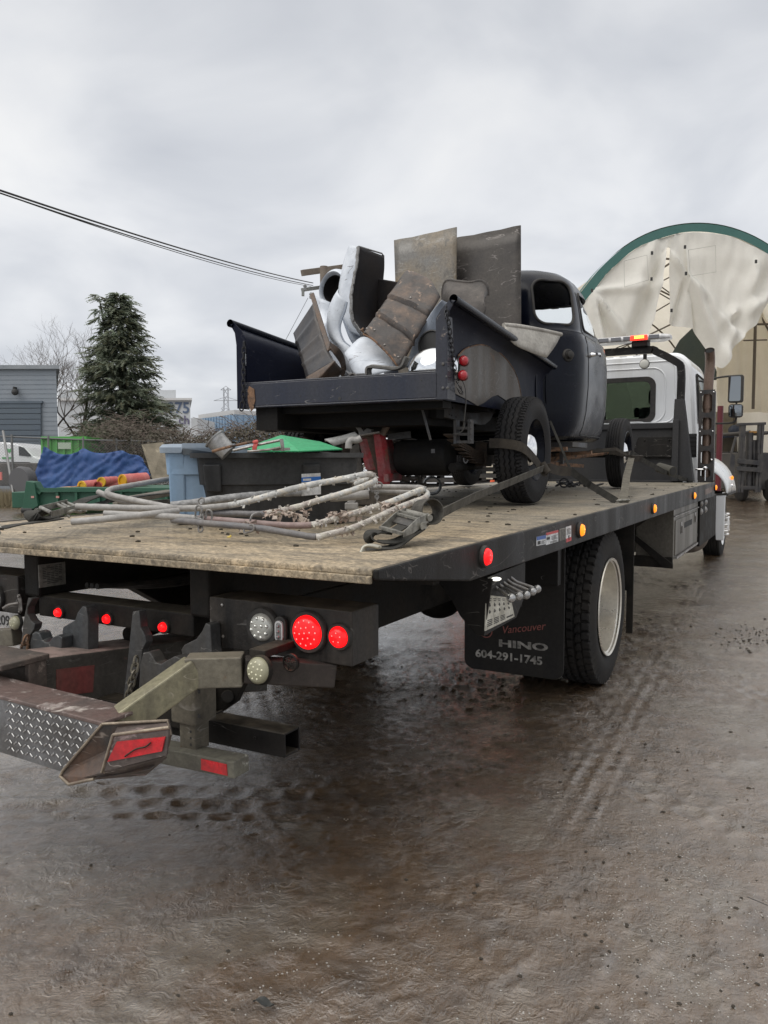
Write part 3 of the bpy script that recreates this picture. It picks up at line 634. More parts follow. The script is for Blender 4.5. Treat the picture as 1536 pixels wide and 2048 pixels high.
# wheel-lift crossbar with tread-plate step
Yc = -.46
S0 = UY(0, 1393, Yc); S1 = UY(205, 1452, Yc); S2 = UY(130, 1558, Yc); S3 = UY(0, 1503, Yc)
L0 = S0 + (S0 - S1) * 2.0; L3 = S3 + (S3 - S2) * 2.4
m = M(); xr = .66
top = S1.z; zb_ = S3.z
T1 = Vector((xr, Yc, S1.z)); 
sl_y = .10   # face leans forward at the bottom
stp = [Vector((-.9, Yc, .705)), Vector((S1.x, Yc, .705)), Vector((S1.x - .03, Yc + .0, .545)), Vector((-.9, Yc + .0, .545))]
F00 = UY(0, 1503, Yc); F01 = UY(0, 1396, Yc); F11 = UY(205, 1450, Yc); F10 = UY(128, 1545, Yc)
ez = (F11 - F01).normalized(); G0 = F01 - ez * 1.0; H0 = F00 - ez * 1.0
m = M(); hexa(m, [H0, F10, F10 + Vector((0, .012, 0)), H0 + Vector((0, .012, 0)), G0, F11, F11 + Vector((0, .012, 0)), G0 + Vector((0, .012, 0))])
step = obj('step_plate', m, mat('worn_tread_plate', (.22, .225, .235), .34, metal=.7, dirt=(.06, .055, .05), damt=.5, dscale=5, bump=.25), TT)
m = M(); vdir = (F00 - F01).normalized(); r_ = random.Random(3)
Lr = (F11 - F01).length; 
for i in range(-8, 24):
    for j in range(7):
        p = F01 + ez * (i * .021 + (.0105 if j % 2 else 0)) + vdir * (.013 + j * .0225)
        # keep inside the sloping right edge
        lim = (F11 + (F10 - F11) * ((j * .0225 + .013) / (F10 - F11).length))
        if p.x > lim.x - .010 or p.x < .18: continue
        a = R_(38) if (i + j) % 2 else R_(-38)
        dd = (ez * math.cos(a) + vdir * math.sin(a)); ss = dd.cross(Vector((0, 1, 0))).normalized()
        obox(m, p + Vector((0, -.0012, 0)), dd * .0078, ss * .0024, Vector((0, .0016, 0)))
obj('raised_tread', m, mat('worn_tread_bright', (.42, .42, .42), .28, metal=.9, bump=.1), step, bevel=.0012, seg=1)
m = M(); ftop = [G0 + Vector((0, -.003, .006)), F11 + Vector((0, -.003, .006))]
hexa(m, [G0 + Vector((0, -.002, -.004)), F11 + Vector((0, -.002, -.004)), F11 + Vector((0, .13, -.004)), G0 + Vector((0, .13, -.004)), G0 + Vector((0, -.002, .008)), F11 + Vector((0, -.002, .008)), F11 + Vector((0, .13, .008)), G0 + Vector((0, .13, .008))])
obj('crossbar_top', m, mat('worn_red_lift', (.20, .14, .125), .38, metal=.5, scr=1, scol=(.6, .55, .5), dirt=(.06, .052, .048), damt=.5, dscale=5, bump=.3, spots=(.40, .35, .33), samt=.40, sscale=8), TT, bevel=.003)
m = M(); hexa(m, [H0 + Vector((0, .012, 0)), F10 + Vector((0, .012, .0)), F10 + Vector((0, .12, 0)), H0 + Vector((0, .12, 0)), G0 + Vector((0, .012, -.006)), F11 + Vector((-.02, .012, -.006)), F11 + Vector((-.02, .12, -.006)), G0 + Vector((0, .12, -.006))]); obj('lift_crossbar', m, BLKD, TT)
# end plate: kite outline, facing right and to the rear, with a folded channel that carries the reflector
EP = [UY(205, 1448, Yc - .01), UY(335, 1441, -.40), UY(341, 1470, -.40), UY(330, 1513, -.42), UY(300, 1540, -.45), UY(190, 1557, Yc - .04), UY(140, 1568, Yc - .045), UY(122, 1552, Yc - .04), UY(128, 1540, Yc - .035)]
m = M(); plate(m, EP, (-.004, .012, 0)); obj('end_plate', m, mat('rusted_plate', (.060, .056, .054), .45, metal=.3, scr=.8, scol=(.35, .3, .26), dirt=(.13, .065, .035), damt=.40, dscale=7, bump=.35, spots=(.20, .17, .15), samt=.34), TT, bevel=.002)
C0 = UY(226, 1470, -.50); C1 = UY(338, 1455, -.44); C2 = UY(333, 1512, -.45); C3 = UY(204, 1545, -.52)
C0t = UY(236, 1462, -.45)
m = M(); pl = [C0, C1, C2, C3]
plate(m, pl, (-.003, .010, .002)); plate(m, [UY(236, 1450, -.44), UY(332, 1442, -.39), C1, C0], (0, .004, -.008)); plate(m, [C3, C2, UY(290, 1548, -.42), UY(143, 1560, -.49)], (0, .004, -.006))
chn = obj('folded_channel', m, mat('channel_steel', (.085, .072, .066), .38, metal=.5, scr=.8, scol=(.45, .40, .36), dirt=(.13, .10, .09), damt=.45, dscale=6, bump=.3, spots=(.34, .26, .25), samt=.38, sscale=7), TT, bevel=.002)
def lerp4(P, u, v): return (P[0] * (1 - u) + P[1] * u) * (1 - v) + (P[3] * (1 - u) + P[2] * u) * v
panel_on('reflective_tape', chn, lerp4(pl, .05, .72), lerp4(pl, .93, .78), lerp4(pl, .96, .30), lerp4(pl, .12, .20), REDT, .006)
m = M(); tube(m, smooth([lerp4(pl, .34, .66) + Vector((.004, -.010, 0)), lerp4(pl, .5, .5) + Vector((.004, -.010, 0)), lerp4(pl, .66, .48) + Vector((.004, -.010, 0)), lerp4(pl, .74, .38) + Vector((.004, -.010, 0))], 5), .0022, 5); obj('gouge', m, BLKD, chn)

m = M(); tube(m, [EP[0]] + [EP[i] + Vector((0, -.003, 0)) for i in (8, 7, 6, 5)], .0045, 8); tube(m, [EP[0], EP[1], EP[2]], .004, 8); tube(m, [C0, C3, C3 + (C2 - C3) * .04], .0045, 8); tube(m, [C0, C1], .005, 8)
obj('worn_edge', m, mat('worn_tan_edge', (.30, .25, .19), .45, metal=.4, dirt=(.12, .09, .07), damt=.45, dscale=14, bump=.3), chn, smoothang=60)
# L-arm: diagonal tube, elbow, horizontal tube
E1 = UY(385, 1343, -.17); E0 = UY(238, 1448, -.36); E2 = UY(487, 1338, -.08); E3 = UY(668, 1348, .12); E2b = UY(487, 1340, .04)
m = M(); beam(m, E0, E1 + (E1 - E0) * .04, .075, .085); la = obj('lift_arm', m, mat('lift_arm_steel', (.27, .25, .165), .40, metal=.3, scr=.8, scol=(.42, .38, .30), dirt=(.09, .08, .06), damt=.42, dscale=7, bump=.2, streak=True), TT, bevel=.005)
m = M(); beam(m, E1 - Vector((.02, 0, 0)), E2, .082, .092); obj('arm_sleeve', m, LIFT, la, bevel=.004)
m = M(); beam(m, E2 + (E3 - E2) * 0, E3, .062, .075); obj('arm_extension', m, mat('brown_grease_steel', (.040, .030, .024), .6, scr=.5, scol=(.14, .11, .09), dirt=(.03, .025, .022), damt=.5, dscale=6, bump=.3), la, bevel=.005)
m = M()
for (px, py) in ((334, 1361), (246, 1436)): ball(m, UY(px, py, -.22) , .004, 8)
# post with holes, foot bar
pc0 = UY(374, 1385, -.10); pc1 = UY(374, 1445, -.10)
m = M(); box(m, pc0.x - .052, pc0.x + .052, -.12, -.02, pc1.z, pc0.z + .03); obj('socket_post', m, LIFT, TT, bevel=.006)
pf = UY(374, 1500, -.10); m = M(); beam(m, (pc0.x, -.07, pf.z), (pc0.x, -.07, pc1.z + .02), .066, .066, up=(0, 1, 0)); lg = obj('post_leg', m, LIFT, TT, bevel=.004)
m = M()
for k in range(3): cyl(m, (pc0.x + .015, -.1035, pf.z + .022 + k * .021), (pc0.x + .015, -.102, pf.z + .022 + k * .021), .0045, 10)
obj('pin_hole', m, INK, lg)
m = M()
for (px, py) in ((398, 1383), (398, 1432)): c = UY(px, py, -.122); box(m, c.x - .005, c.x + .005, -.1225, -.121, c.z - .006, c.z + .006)
obj('slot', m, INK, lg)
FB0 = UY(325, 1502, -.10); FB1 = UY(483, 1533, -.10); fd = (FB1 - FB0).normalized()
m = M(); beam(m, FB0 - fd * .25, FB1, .075, .052); fb = obj('foot_bar', m, mat('foot_bar_paint', (.15, .145, .115), .55, dirt=(.06, .055, .048), damt=.45, dscale=8, spots=(.38, .38, .34), samt=.36, sscale=10, bump=.3), TT, bevel=.004)
# foot-bar tape
sdir = fd.cross(Vector((0, 0, 1))).normalized(); udir = sdir.cross(fd).normalized()
if sdir.y > 0: sdir = -sdir
fc = FB1 - fd * .075 + sdir * .0375
panel_on('reflective_tape', fb, fc - fd * .052 - udir * .016, fc + fd * .052 - udir * .018, fc + fd * .05 + udir * .016, fc - fd * .05 + udir * .018, REDT)
fc2 = FB0 + sdir * .0375 + fd * .01
panel_on('reflective_tape', fb, fc2 - fd * .02 - udir * .012, fc2 + fd * .02 - udir * .01, fc2 + fd * .015 + udir * .014, fc2 - fd * .02 + udir * .014, REDT)
# hollow receiver tube, open at its right end
R0 = UY(412, 1450, .06); R1 = UY(585, 1484, .06); rd = (R1 - R0).normalized()
m = M(); beam(m, R0 - rd * .6, R1, .085, .078, hollow=.008); obj('receiver_tube', m, BLK, TT, bevel=.002, seg=1)
m = M(); q = R1 - rd * .33; beam(m, q - rd * .006, q + rd * .006, .095, .088); c = UY(510, 1476, .01)
cyl(m, c, c - Vector((0, .003, 0)), .006, 10); obj('tube_collar', m, BLK, TT, bevel=.002)
# dark bracket plate behind the post
m = M(); P = [UY(x, y, .12) for x, y in ((400, 1330), (505, 1330), (470, 1405), (418, 1440), (400, 1440))]; plate(m, P[::-1], (0, .03, 0))
cyl(m, UY(455, 1393, .118), UY(455, 1393, .10), .022, 16); obj('hanger_bracket', m, BLKD, TT, bevel=.004)
# work lamp and round grille
wl = round_lamp(TT, UY(521, 1340, -.10), (-.02, -1, .12), .040, LOLD, LOLC, 'work_lamp', dots=ring_dots([(9, .62, .2), (4, .3, .5)]), bez=1.12, bezd=.016, ringmat=BLKD)
m = M(); c = UY(518, 1306, -.07); box(m, c.x - .03, c.x + .03, -.08, .08, c.z - .012, c.z + .012); obj('lamp_bracket', m, BLKD, wl, bevel=.003)
c = UY(585, 1324, -.02); m = M(); lathe(m, c, (0, -1, 0), [(0, .026), (.012, .028), (.014, .024), (.005, .022)], 26)
for k in range(9):
    a = PI * k / 9 + .2; dv = Vector((math.cos(a), 0, math.sin(a))); o_ = Vector((-math.sin(a), 0, math.cos(a))) * (.010 * math.sin(k * 2.1))
    tube(m, [c + o_ - dv * .024 - Vector((0, .011, 0)), c + o_ + Vector((0, -.018, 0)), c + o_ + dv * .024 - Vector((0, .011, 0))], .0009, 5)
obj('speaker_grille', m, BLKD, TT)
m = M(); chain(m, [UY(272, 1322, .0), UY(268, 1345, -.02), UY(262, 1370, -.02), UY(256, 1400, -.02)], .0042, .036, .024); obj('safety_chain', m, LIFT, TT)
m = M(); chain(m, [UY(52, 1280, -.03), UY(48, 1300, -.03)], .0055, .04, .026); obj('safety_chain', m, RUST, TT)
# hydraulic cylinders, hoses, lines under the deck
m = M(); cyl(m, (-.12, .3, .70), (-.12, 2.6, .93), .035, 16); cyl(m, (.12, .5, .62), (.12, 2.6, .9), .045, 16); cyl(m, (.0, 2.2, .74), (0, 5.5, .80), .06, 16)
obj('hydraulic_cylinder', m, BLKD, TT, smoothang=40)
m = M()
for k in range(3): tube(m, smooth([(-.3 + k * .03, .25, .9), (-.26, .8, .84 + k * .012), (-.1, 1.6, .92), (0, 2.4, .95)], 8), .012, 8)
obj('hydraulic_hose', m, GRM, TT)
m = M(); plate(m, [(-.05, 1.0, .95), (-.05, 1.5, .98), (-.05, 1.6, .75), (-.05, 1.3, .62), (-.05, 1.05, .70)], (.1, 0, 0)); box(m, -.42, .42, 1.05, 1.15, .62, .72); box(m, -.42, .42, 2.4, 2.5, .62, .80); box(m, -.42, .42, 4.4, 4.5, .6, .8)
obj('crossmember', m, BLKD, TT, bevel=.01)
# rear axle
m = M(); cyl(m, (-.9, 3.0, .49), (.9, 3.0, .49), .075, 20); ball(m, (0, 3.0, .49), .2, 22, (1, .9, .95)); cyl(m, (0, 3.0, .5), (0, 8, .62), .05, 12)
obj('rear_axle', m, BLKD, TT, smoothang=60)
for sg in (-1, 1):
    m = M()
    for k in range(7):
        L_ = .75 - k * .07; tube_pts = [(.44 * sg, 3.0 - L_, .62 + .0 - k * .014 + .06), (.44 * sg, 3.0, .60 - k * .016), (.44 * sg, 3.0 + L_, .62 - k * .014 + .06)]
        ribbon(m, smooth(tube_pts, 6), .075, .013, (1, 0, 0))
    obj('leaf_spring', m, BLKD, TT)
m = M(); box(m, -.95, -.5, 4.4, 5.5, .42, .88); obj('fuel_tank', m, ALU, TT, bevel=.05)
# wheels
m = M(); tyre(m, .49, .27, .292, 'block', 364, 34, .016); TYR = mesh_data('tyre', m, RUB, 38)
m = M()
lathe(m, (0, 0, 0), (1, 0, 0), [(.128, .292), (.135, .306), (.128, .309), (.118, .292), (.112, .284), (.06, .280), (-.02, .272), (-.06, .262)], 64)
lathe(m, (0, 0, 0), (1, 0, 0), [(-.06, .262), (-.075, .235), (-.070, .19), (-.072, .15), (-.065, .115), (-.02, .10), (.02, .095), (.03, .085), (.03, 0)], 64, mi=1)
lathe(m, (0, 0, 0), (1, 0, 0), [(-.128, .29), (-.134, .306), (-.1, .285), (-.02, .272)], 64)
for k in range(8):
    a = 2 * PI * k / 8; cyl(m, (-.058, .145 * math.cos(a), .145 * math.sin(a)), (-.02, .145 * math.cos(a), .145 * math.sin(a)), .016, 8)
RIM = mesh_data('wheel', m, [ALU, mat('shaded_dirty_disc', (.26, .245, .22), .4, metal=.6, dirt=(.10, .09, .075), damt=.5, dscale=8)], 35)  # disc colour darkened to stand for shade in its deep recess, dirt over it
m = M()
lathe(m, (0, 0, 0), (1, 0, 0), [(-.13, .29), (-.134, .306), (-.10, .285), (.10, .285), (.128, .306), (.12, .29), (.10, .27), (.085, .20), (.09, .15), (.10, .13)], 64)
RIM2 = mesh_data('wheel', m, mat('steel_wheel_white', (.55, .55, .54), .4, dirt=(.2, .18, .16), damt=.5, dscale=8, metal=.3), 35)
for sg in (1, -1):
    wo = place('wheel', RIM, TT, (1.065 * sg, 3.0, .488), sg < 0); child('tyre', TYR, wo)
    wi = place('wheel', RIM2, TT, (.76 * sg, 3.0, .488), sg < 0); wi_t = child('tyre', TYR, wi)
# mud flaps with lettering
for sg in (1, -1):
    m = M(); xs = sorted((.5 * sg, 1.10 * sg)); pts = []
    x0, x1 = xs; z0, z1 = .175, .98; r = .06
    for (cx, cz, a0) in ((x1 - r, z0 + r, -90),):
        for k in range(6): a = R_(a0 + k * 18); pts.append((cx + r * math.cos(a), 2.3, cz + r * math.sin(a)))
    pts += [(x1, 2.3, z1), (x0, 2.3, z1)]
    for k in range(6): a = R_(180 + k * 18); pts.append((x0 + r + r * math.cos(a), 2.3, z0 + r + r * math.sin(a)))
    plate(m, pts[::-1], (0, .010, 0)); mf = obj('mud_flap', m, mat('mud_flap_rubber', (.010, .010, .011), .48, spec=.3, dirt=(.028, .025, .022), damt=.5, dscale=3, streak=True, bump=.2), TT, bevel=.002)
    if sg > 0: MF = mf
c = UY(1003, 1267, 2.296)
text('lettering', 'Vancouver', frameM((.735, 2.297, .405), (1, 0, .20), (-.2, 0, 1)), .062, PNKT, MF, shear=.35, sx=.98)
text('lettering', 'HINO', frameM((.715, 2.297, .330), (1, 0, .02), (0, 0, 1)), .056, SILT, MF, bold=.0022, sx=2.05)
text('lettering', '604-291-1745', frameM((.572, 2.297, .252), (1, 0, 0), (0, 0, 1)), .064, SILT, MF, bold=.0018, sx=1.13)
m = M(); c = UY(972, 1262, 2.297); lathe(m, c, (0, -1, 0), [(0, .040), (.0012, .040), (.0012, .034), (0, .034)], 32); lathe(m, c + Vector((0, 0, -.002)), (0, -1, 0), [(0, .020), (.0012, .020), (.0012, .014), (0, .014)], 24)
obj('emblem', m, PNKT, MF)
m = M(); box(m, .86, 1.085, 2.22, 2.29, .72, .985); obj('flap_hanger', m, BLK, MF, bevel=.004)
for y0 in (3.60,):
    for sg in (1, -1):
        m = M(); box(m, 1.17 * sg, 1.215 * sg, y0, y0 + .012, .20, .98); box(m, .7 * sg, 1.17 * sg, y0, y0 + .008, .5, .98); obj('front_flap', m, BLKD, TT)
# control box with label and five levers
P = [UY(x, y, .9) for x, y in ((862, 1148), (985, 1158), (968, 1270), (955, 1272), (920, 1232), (900, 1195))]
m = M(); plate(m, P[::-1], (0, .010, 0)); q = [Vector(p) for p in ((1.19, .91, .95), (1.175, .91, .715), (1.165, 1.32, .715), (1.17, 1.42, .80), (1.17, 1.42, .95))]
plate(m, q, (-.008, 0, 0)); box(m, 1.0, 1.16, 1.40, 1.41, .75, .95); cb = obj('control_box', m, BLK, TT, bevel=.002)
def cbp(px, py): return UX(px, py, 1.186)
Q = [cbp(969, 1262), cbp(1028, 1233), cbp(1020, 1195), cbp(972, 1190)]
pp = panel_on('label_panel', cb, *Q, LBL, .003)
m = M(); r_ = random.Random(11)
def bil(u, v): return (Q[0] * (1 - u) + Q[1] * u) * (1 - v) + (Q[3] * (1 - u) + Q[2] * u) * v
def ink(m, u0, u1, v0, v1): plate(m, [bil(u0, v0), bil(u1, v0), bil(u1, v1), bil(u0, v1)], (.0042, 0, 0))
for cidx in range(5):
    u0 = .08 + cidx * .18
    ink(m, u0, u0 + .10, .90, .92); ink(m, u0 + .02, u0 + .09, .84, .86)
    for k in range(2):
        vv = .72 - k * .2
        plate(m, [bil(u0 + .01, vv), bil(u0 + .09, vv), bil(u0 + .05, vv - .07)], (.0042, 0, 0)); ink(m, u0 + .035, u0 + .06, vv, vv + .05)
for k in range(4):
    for j in range(3): ink(m, .06 + j * .22, .22 + j * .22, .26 - k * .055, .285 - k * .055)
ink(m, .72, .95, .10, .16); obj('printed_label', m, INK, pp)
for i, (px, py) in enumerate([(1022, 1196), (1037, 1192), (1052, 1190), (1064, 1183), (1074, 1178)]):
    yb_ = 1.03 + i * .055; e = UX(px, py, 1.265)
    m = M(); s0 = Vector((1.16, yb_ - .05, .925)); s1 = Vector((1.185, yb_ + .01, .885)); tube(m, [s0, s1, e], .0065, 10)
    lv = obj('lever', m, STL, cb, smoothang=50)
    m = M(); ball(m, e, .0185, 18); obj('lever_knob', m, mat('knob_steel', (.42, .42, .42), .25, metal=.85, bump=0, dirt=(.2, .19, .17), damt=.4, dscale=30), lv, smoothang=80)
m = M(); e = UX(992, 1158, 1.2); ball(m, e, .02, 14, (1, 1.4, .35)); obj('panel_lamp', m, mat('lit_panel_lamp', (.9, .9, .85), .3, emis=(1, .97, .85), estr=1.6, bump=0), cb, smoothang=80)
# side markers and stickers on the right rail (and the left, for its other side)
xs_ = 1.254
for (px, py, kind) in ((967, 1113, 0), (1158, 1060, 1), (1305, 1017, 1), (1386, 991, 1), (1429, 975, 1)):
    p = UX(px, py, xs_)
    round_lamp(TT, p, (1, 0, 0), .031, LRED if kind == 0 else LAMB, LREDD if kind == 0 else LAMBD, dots=ring_dots([(3, .35, .3)]), bez=1.32, bezd=.018)
    round_lamp(TT, (-xs_, p.y, p.z), (-1, 0, 0), .031, LRED if kind == 0 else LAMB, LREDD if kind == 0 else LAMBD, dots=ring_dots([(3, .35, .3)]), bez=1.32, bezd=.018)
def sticker(x0, y0, x1, y1, x2, y2, x3, y3, base, bars):
    """corner pixels bl br tr tl"""
    Q = [UX(x0, y0, xs_), UX(x1, y1, xs_), UX(x2, y2, xs_), UX(x3, y3, xs_)]
    s_ = panel_on('warning_sticker', TT, *Q, base, .0012)
    f = lambda u, v: (Q[0] * (1 - u) + Q[1] * u) * (1 - v) + (Q[3] * (1 - u) + Q[2] * u) * v
    groups = {}
    for (u0, u1, v0, v1, mt) in bars:
        mm = groups.setdefault(mt.name, (M(), mt))[0]; plate(mm, [f(u0, v0), f(u1, v0), f(u1, v1), f(u0, v1)], (.0022, 0, 0))
    for nm, (mm, mt) in groups.items(): obj('sticker_print', mm, mt, s_)
lines = lambda u0, u1, v0, v1, n: [(u0, u1 - .06 * (k % 3), v0 + (v1 - v0) * k / n, v0 + (v1 - v0) * (k + .42) / n, INK) for k in range(n)]
sticker(1073, 1092, 1091, 1088, 1091, 1070, 1073, 1074, WTX, [(0, 1, .62, 1, BLUT), (.08, .4, .12, .5, INK)] + lines(.5, .92, .1, .5, 4))
sticker(1092, 1090, 1116, 1083, 1116, 1060, 1092, 1066, WTX, [(0, 1, .80, 1, REDP), (.03, .28, .40, .62, INK)] + lines(.42, .94, .3, .68, 4) + lines(.3, .94, .06, .24, 2))
sticker(1119, 1082, 1131, 1078, 1131, 1055, 1119, 1058, PLTE, lines(.1, .9, .05, .95, 9))
sticker(1132, 1085, 1142, 1081, 1142, 1051, 1132, 1054, WTX, [(0, 1, 0, .25, REDP), (.4, .6, .12, .4, INK)] + lines(.12, .88, .5, .9, 5))
m = M(); Q = [UX(1410, 990, xs_), UX(1424, 984, xs_), UX(1424, 974, xs_), UX(1410, 979, xs_)]
panel_on('faded_reflector', TT, *Q, mat('faded_reflector', (.20, .13, .10), .5, dirt=(.1, .08, .07)), .0015)

# side toolbox
TBX = mat('toolbox_metal', (.17, .155, .13), .42, metal=.35, dirt=(.10, .09, .075), damt=.5, dscale=3, streak=True, bump=.1)
m = M(); box(m, .86, 1.19, 5.5, 7.15, .50, .978); tbx = obj('toolbox', m, TBX, TT, bevel=.004)
m = M(); box(m, 1.186, 1.2, 5.56, 7.08, .535, .86); td = obj('toolbox_door', m, TBX, tbx, bevel=.004)
m = M(); box(m, 1.185, 1.205, 5.5, 7.15, .895, .905); box(m, 1.185, 1.215, 5.56, 7.05, .505, .525); obj('door_seal', m, STL, td)
for px, py in ((1363, 1055), (1390, 1035)):
    c = UX(px, py, 1.202); m = M(); box(m, 1.2, 1.206, c.y - .05, c.y + .05, c.z - .055, c.z + .055); box(m, 1.206, 1.216, c.y - .02, c.y + .02, c.z - .05, c.z + .02); obj('latch', m, STL, td, bevel=.003)
m = M(); c = UX(1377, 1047, 1.202)
for k in range(9): box(m, 1.2, 1.203, c.y - .27 + k * .06, c.y - .27 + k * .06 + .04, c.z - .025, c.z + .03)
obj('badge', m, INK, td)
m = M(); box(m, .5, 1.19, 5.46, 5.498, .43, .53); plate(m, [(.8, 5.44, .72), (.84, 5.44, .74), (1.2, 5.44, .47), (1.2, 5.44, .43), (1.12, 5.44, .43)], (0, .012, 0)); plate(m, [(.55, 5.2, .98), (.95, 5.2, .98), (.95, 5.45, .86), (.55, 5.45, .55)], (.01, .02, 0)); obj('toolbox_bracket', m, BLKD, TT, bevel=.003)
m = M(); box(m, .5, .86, 5.55, 7.1, .55, .97); obj('hydraulic_tank', m, TBX, TT, bevel=.01)
# step and plumbing between toolbox and cab
m = M(); box(m, .8, 1.19, 7.3, 8.3, .72, .86); box(m, 1.17, 1.2, 7.3, 8.9, .45, .98); box(m, .75, 1.18, 7.2, 8.4, .56, .60); obj('side_step', m, BLKD, TT, bevel=.006)
m = M()
for (z) in (.93, .84):
    for y in (7.35, 7.75): ball(m, (1.18, y, z), .045, 12)
obj('air_fitting', m, STL, TT, smoothang=60)

# headboard, pylons, light bar
HB = 8.05
m = M(); box(m, -.85, .85, HB, HB + .03, 1.15, 1.84); box(m, -.87, .87, HB - .03, HB + .06, 1.80, 1.87); box(m, -.9, .9, HB - .02, HB + .05, 1.14, 1.17); hb = obj('headboard', m, mat('headboard_paint', (.014, .015, .018), .5, spec=.3, dirt=(.028, .027, .027), damt=.5, dscale=3, streak=True, bump=.1), TT, bevel=.006)
m = M(); plate(m, [(.31, HB - .004, 1.50), (.37, HB - .004, 1.70), (.77, HB - .004, 1.70), (.77, HB - .004, 1.47), (.33, HB - .004, 1.47)], (0, .004, 0)); box(m, .33, .77, HB - .05, HB, 1.455, 1.475)
for (x, z) in ((.45, 1.66), (.74, 1.66)): ball(m, (x, HB - .006, z), .012, 8)
box(m, .56, .66, HB - .006, HB, 1.655, 1.668); obj('step_pocket', m, BLK, hb, bevel=.004)
m = M(); cyl(m, (-.7, HB - .01, 1.5), (.3, HB - .01, 1.5), .012, 8); obj('hose', m, GRM, hb)
for sg in (1, -1):
    m = M(); plate(m, [(sg * .77, HB - .06, 1.16), (sg * 1.03, HB - .06, 1.16), (sg * .90, HB - .06, 2.15), (sg * .80, HB - .06, 2.15), (sg * .79, HB - .06, 1.9)][::sg], (0, .14, 0)); box(m, .79 * sg, .86 * sg, HB - .10, HB - .06, 1.16, 1.9)
    obj('pylon', m, mat('pylon_paint', (.020, .022, .026), .45, spec=.3, dirt=(.035, .034, .034), damt=.5, dscale=3, streak=True, bump=.1), TT, bevel=.006)
Pb = [(.86, HB, 2.1), (.86, HB, 2.50), (.80, HB, 2.60), (.56, HB, 2.74), (.46, HB, 2.765), (-.46, HB, 2.765), (-.56, HB, 2.74), (-.80, HB, 2.60), (-.86, HB, 2.50), (-.86, HB, 2.1)]
m = M(); P2 = smooth(Pb, 4)
vs = []; fr = P2
def rectsweep(m, pts, w, h):
    """sweep a rectangle (w along Y, h in plane XZ) along pts lying in an XZ plane"""
    n = len(pts); base = len(m.v); vs = []
    for i, p in enumerate(pts):
        a = pts[max(0, i - 1)]; b = pts[min(n - 1, i + 1)]; t = (b - a).normalized(); nn = Vector((-t.z, 0, t.x))
        for sx, sy in ((-1, -1), (1, -1), (1, 1), (-1, 1)): vs.append(p + nn * (sx * h / 2) + Vector((0, sy * w / 2, 0)))
    fs = [(i * 4 + j, i * 4 + (j + 1) % 4, (i + 1) * 4 + (j + 1) % 4, (i + 1) * 4 + j) for i in range(n - 1) for j in range(4)] + [(3, 2, 1, 0), tuple((n - 1) * 4 + j for j in range(4))]
    m.add(vs, fs)
rectsweep(m, P2, .09, .085); lbf = obj('light_bar_frame', m, BLK, TT, bevel=.006, smoothang=30)
LBC = mat('clear_light_bar_dome', (.60, .60, .60), .12, dirt=(.34, .34, .35), damt=.5, dscale=12, bump=.1)
m = M(); vs = []
for x, s_ in ((-.78, .6), (-.72, 1), (.64, 1), (.74, .55)):
    for (dy, dz) in ((-.13, -.035), (-.14, 0), (-.10, .035), (.10, .035), (.14, 0), (.13, -.035)): vs.append((x, HB + dy * s_, 2.905 + dz * (.7 if s_ < 1 else 1)))
fs = [(i * 6 + j, i * 6 + (j + 1) % 6, (i + 1) * 6 + (j + 1) % 6, (i + 1) * 6 + j) for i in range(3) for j in range(6)] + [tuple(range(5, -1, -1)), tuple(18 + j for j in range(6))]
m.add(vs, fs); lbr = obj('light_bar', m, LBC, TT, bevel=.012)
m = M()
for k in range(9): box(m, -.70 + k * .15, -.58 + k * .15, HB - .146, HB - .13, 2.88, 2.925)
obj('light_module', m, mat('unlit_module', (.16, .16, .17), .2, metal=.4, bump=.2, bscale=150), lbr, bevel=.003)
m = M(); box(m, .285, .485, HB - .152, HB - .10, 2.873, 2.93); rm = obj('lit_module', m, mat('lit_red_module', (.7, .02, .01), .3, emis=(1, .03, .012), estr=1.8, bump=0), lbr, bevel=.006)
m = M()
for r in range(2):
    for k in range(5): box(m, .335 + k * .024, .350 + k * .024, HB - .156, HB - .15, 2.892 + r * .018, 2.905 + r * .018)
obj('diode', m, mat('hot_diode', (1, .6, .1), .3, emis=(1, .5, .06), estr=4, bump=0), rm)
m = M(); box(m, .29, .48, HB - .1, HB + .1, 2.80, 2.87); box(m, -.5, -.3, HB - .1, HB + .1, 2.80, 2.87); obj('light_bar_mount', m, BLK, lbr, bevel=.01)
m = M(); tube(m, smooth([(.30, HB - .1, 2.85), (.2, HB - .1, 2.83), (.1, HB - .09, 2.80), (.08, HB - .06, 2.77)], 5), .006, 6); obj('cable', m, GRM, lbr)
p = UY(1289, 728, HB - .08); wl2 = round_lamp(TT, p, (0, -1, -.1), .055, mat('spot_lens', (.50, .50, .46), .2, bump=.3, bscale=120), LCLD, 'spot_lamp', bez=1.1, bezd=.02)
m = M(); box(m, p.x - .02, p.x + .02, HB - .07, HB - .04, p.z + .04, p.z + .12); obj('lamp_bracket', m, BLK, wl2)

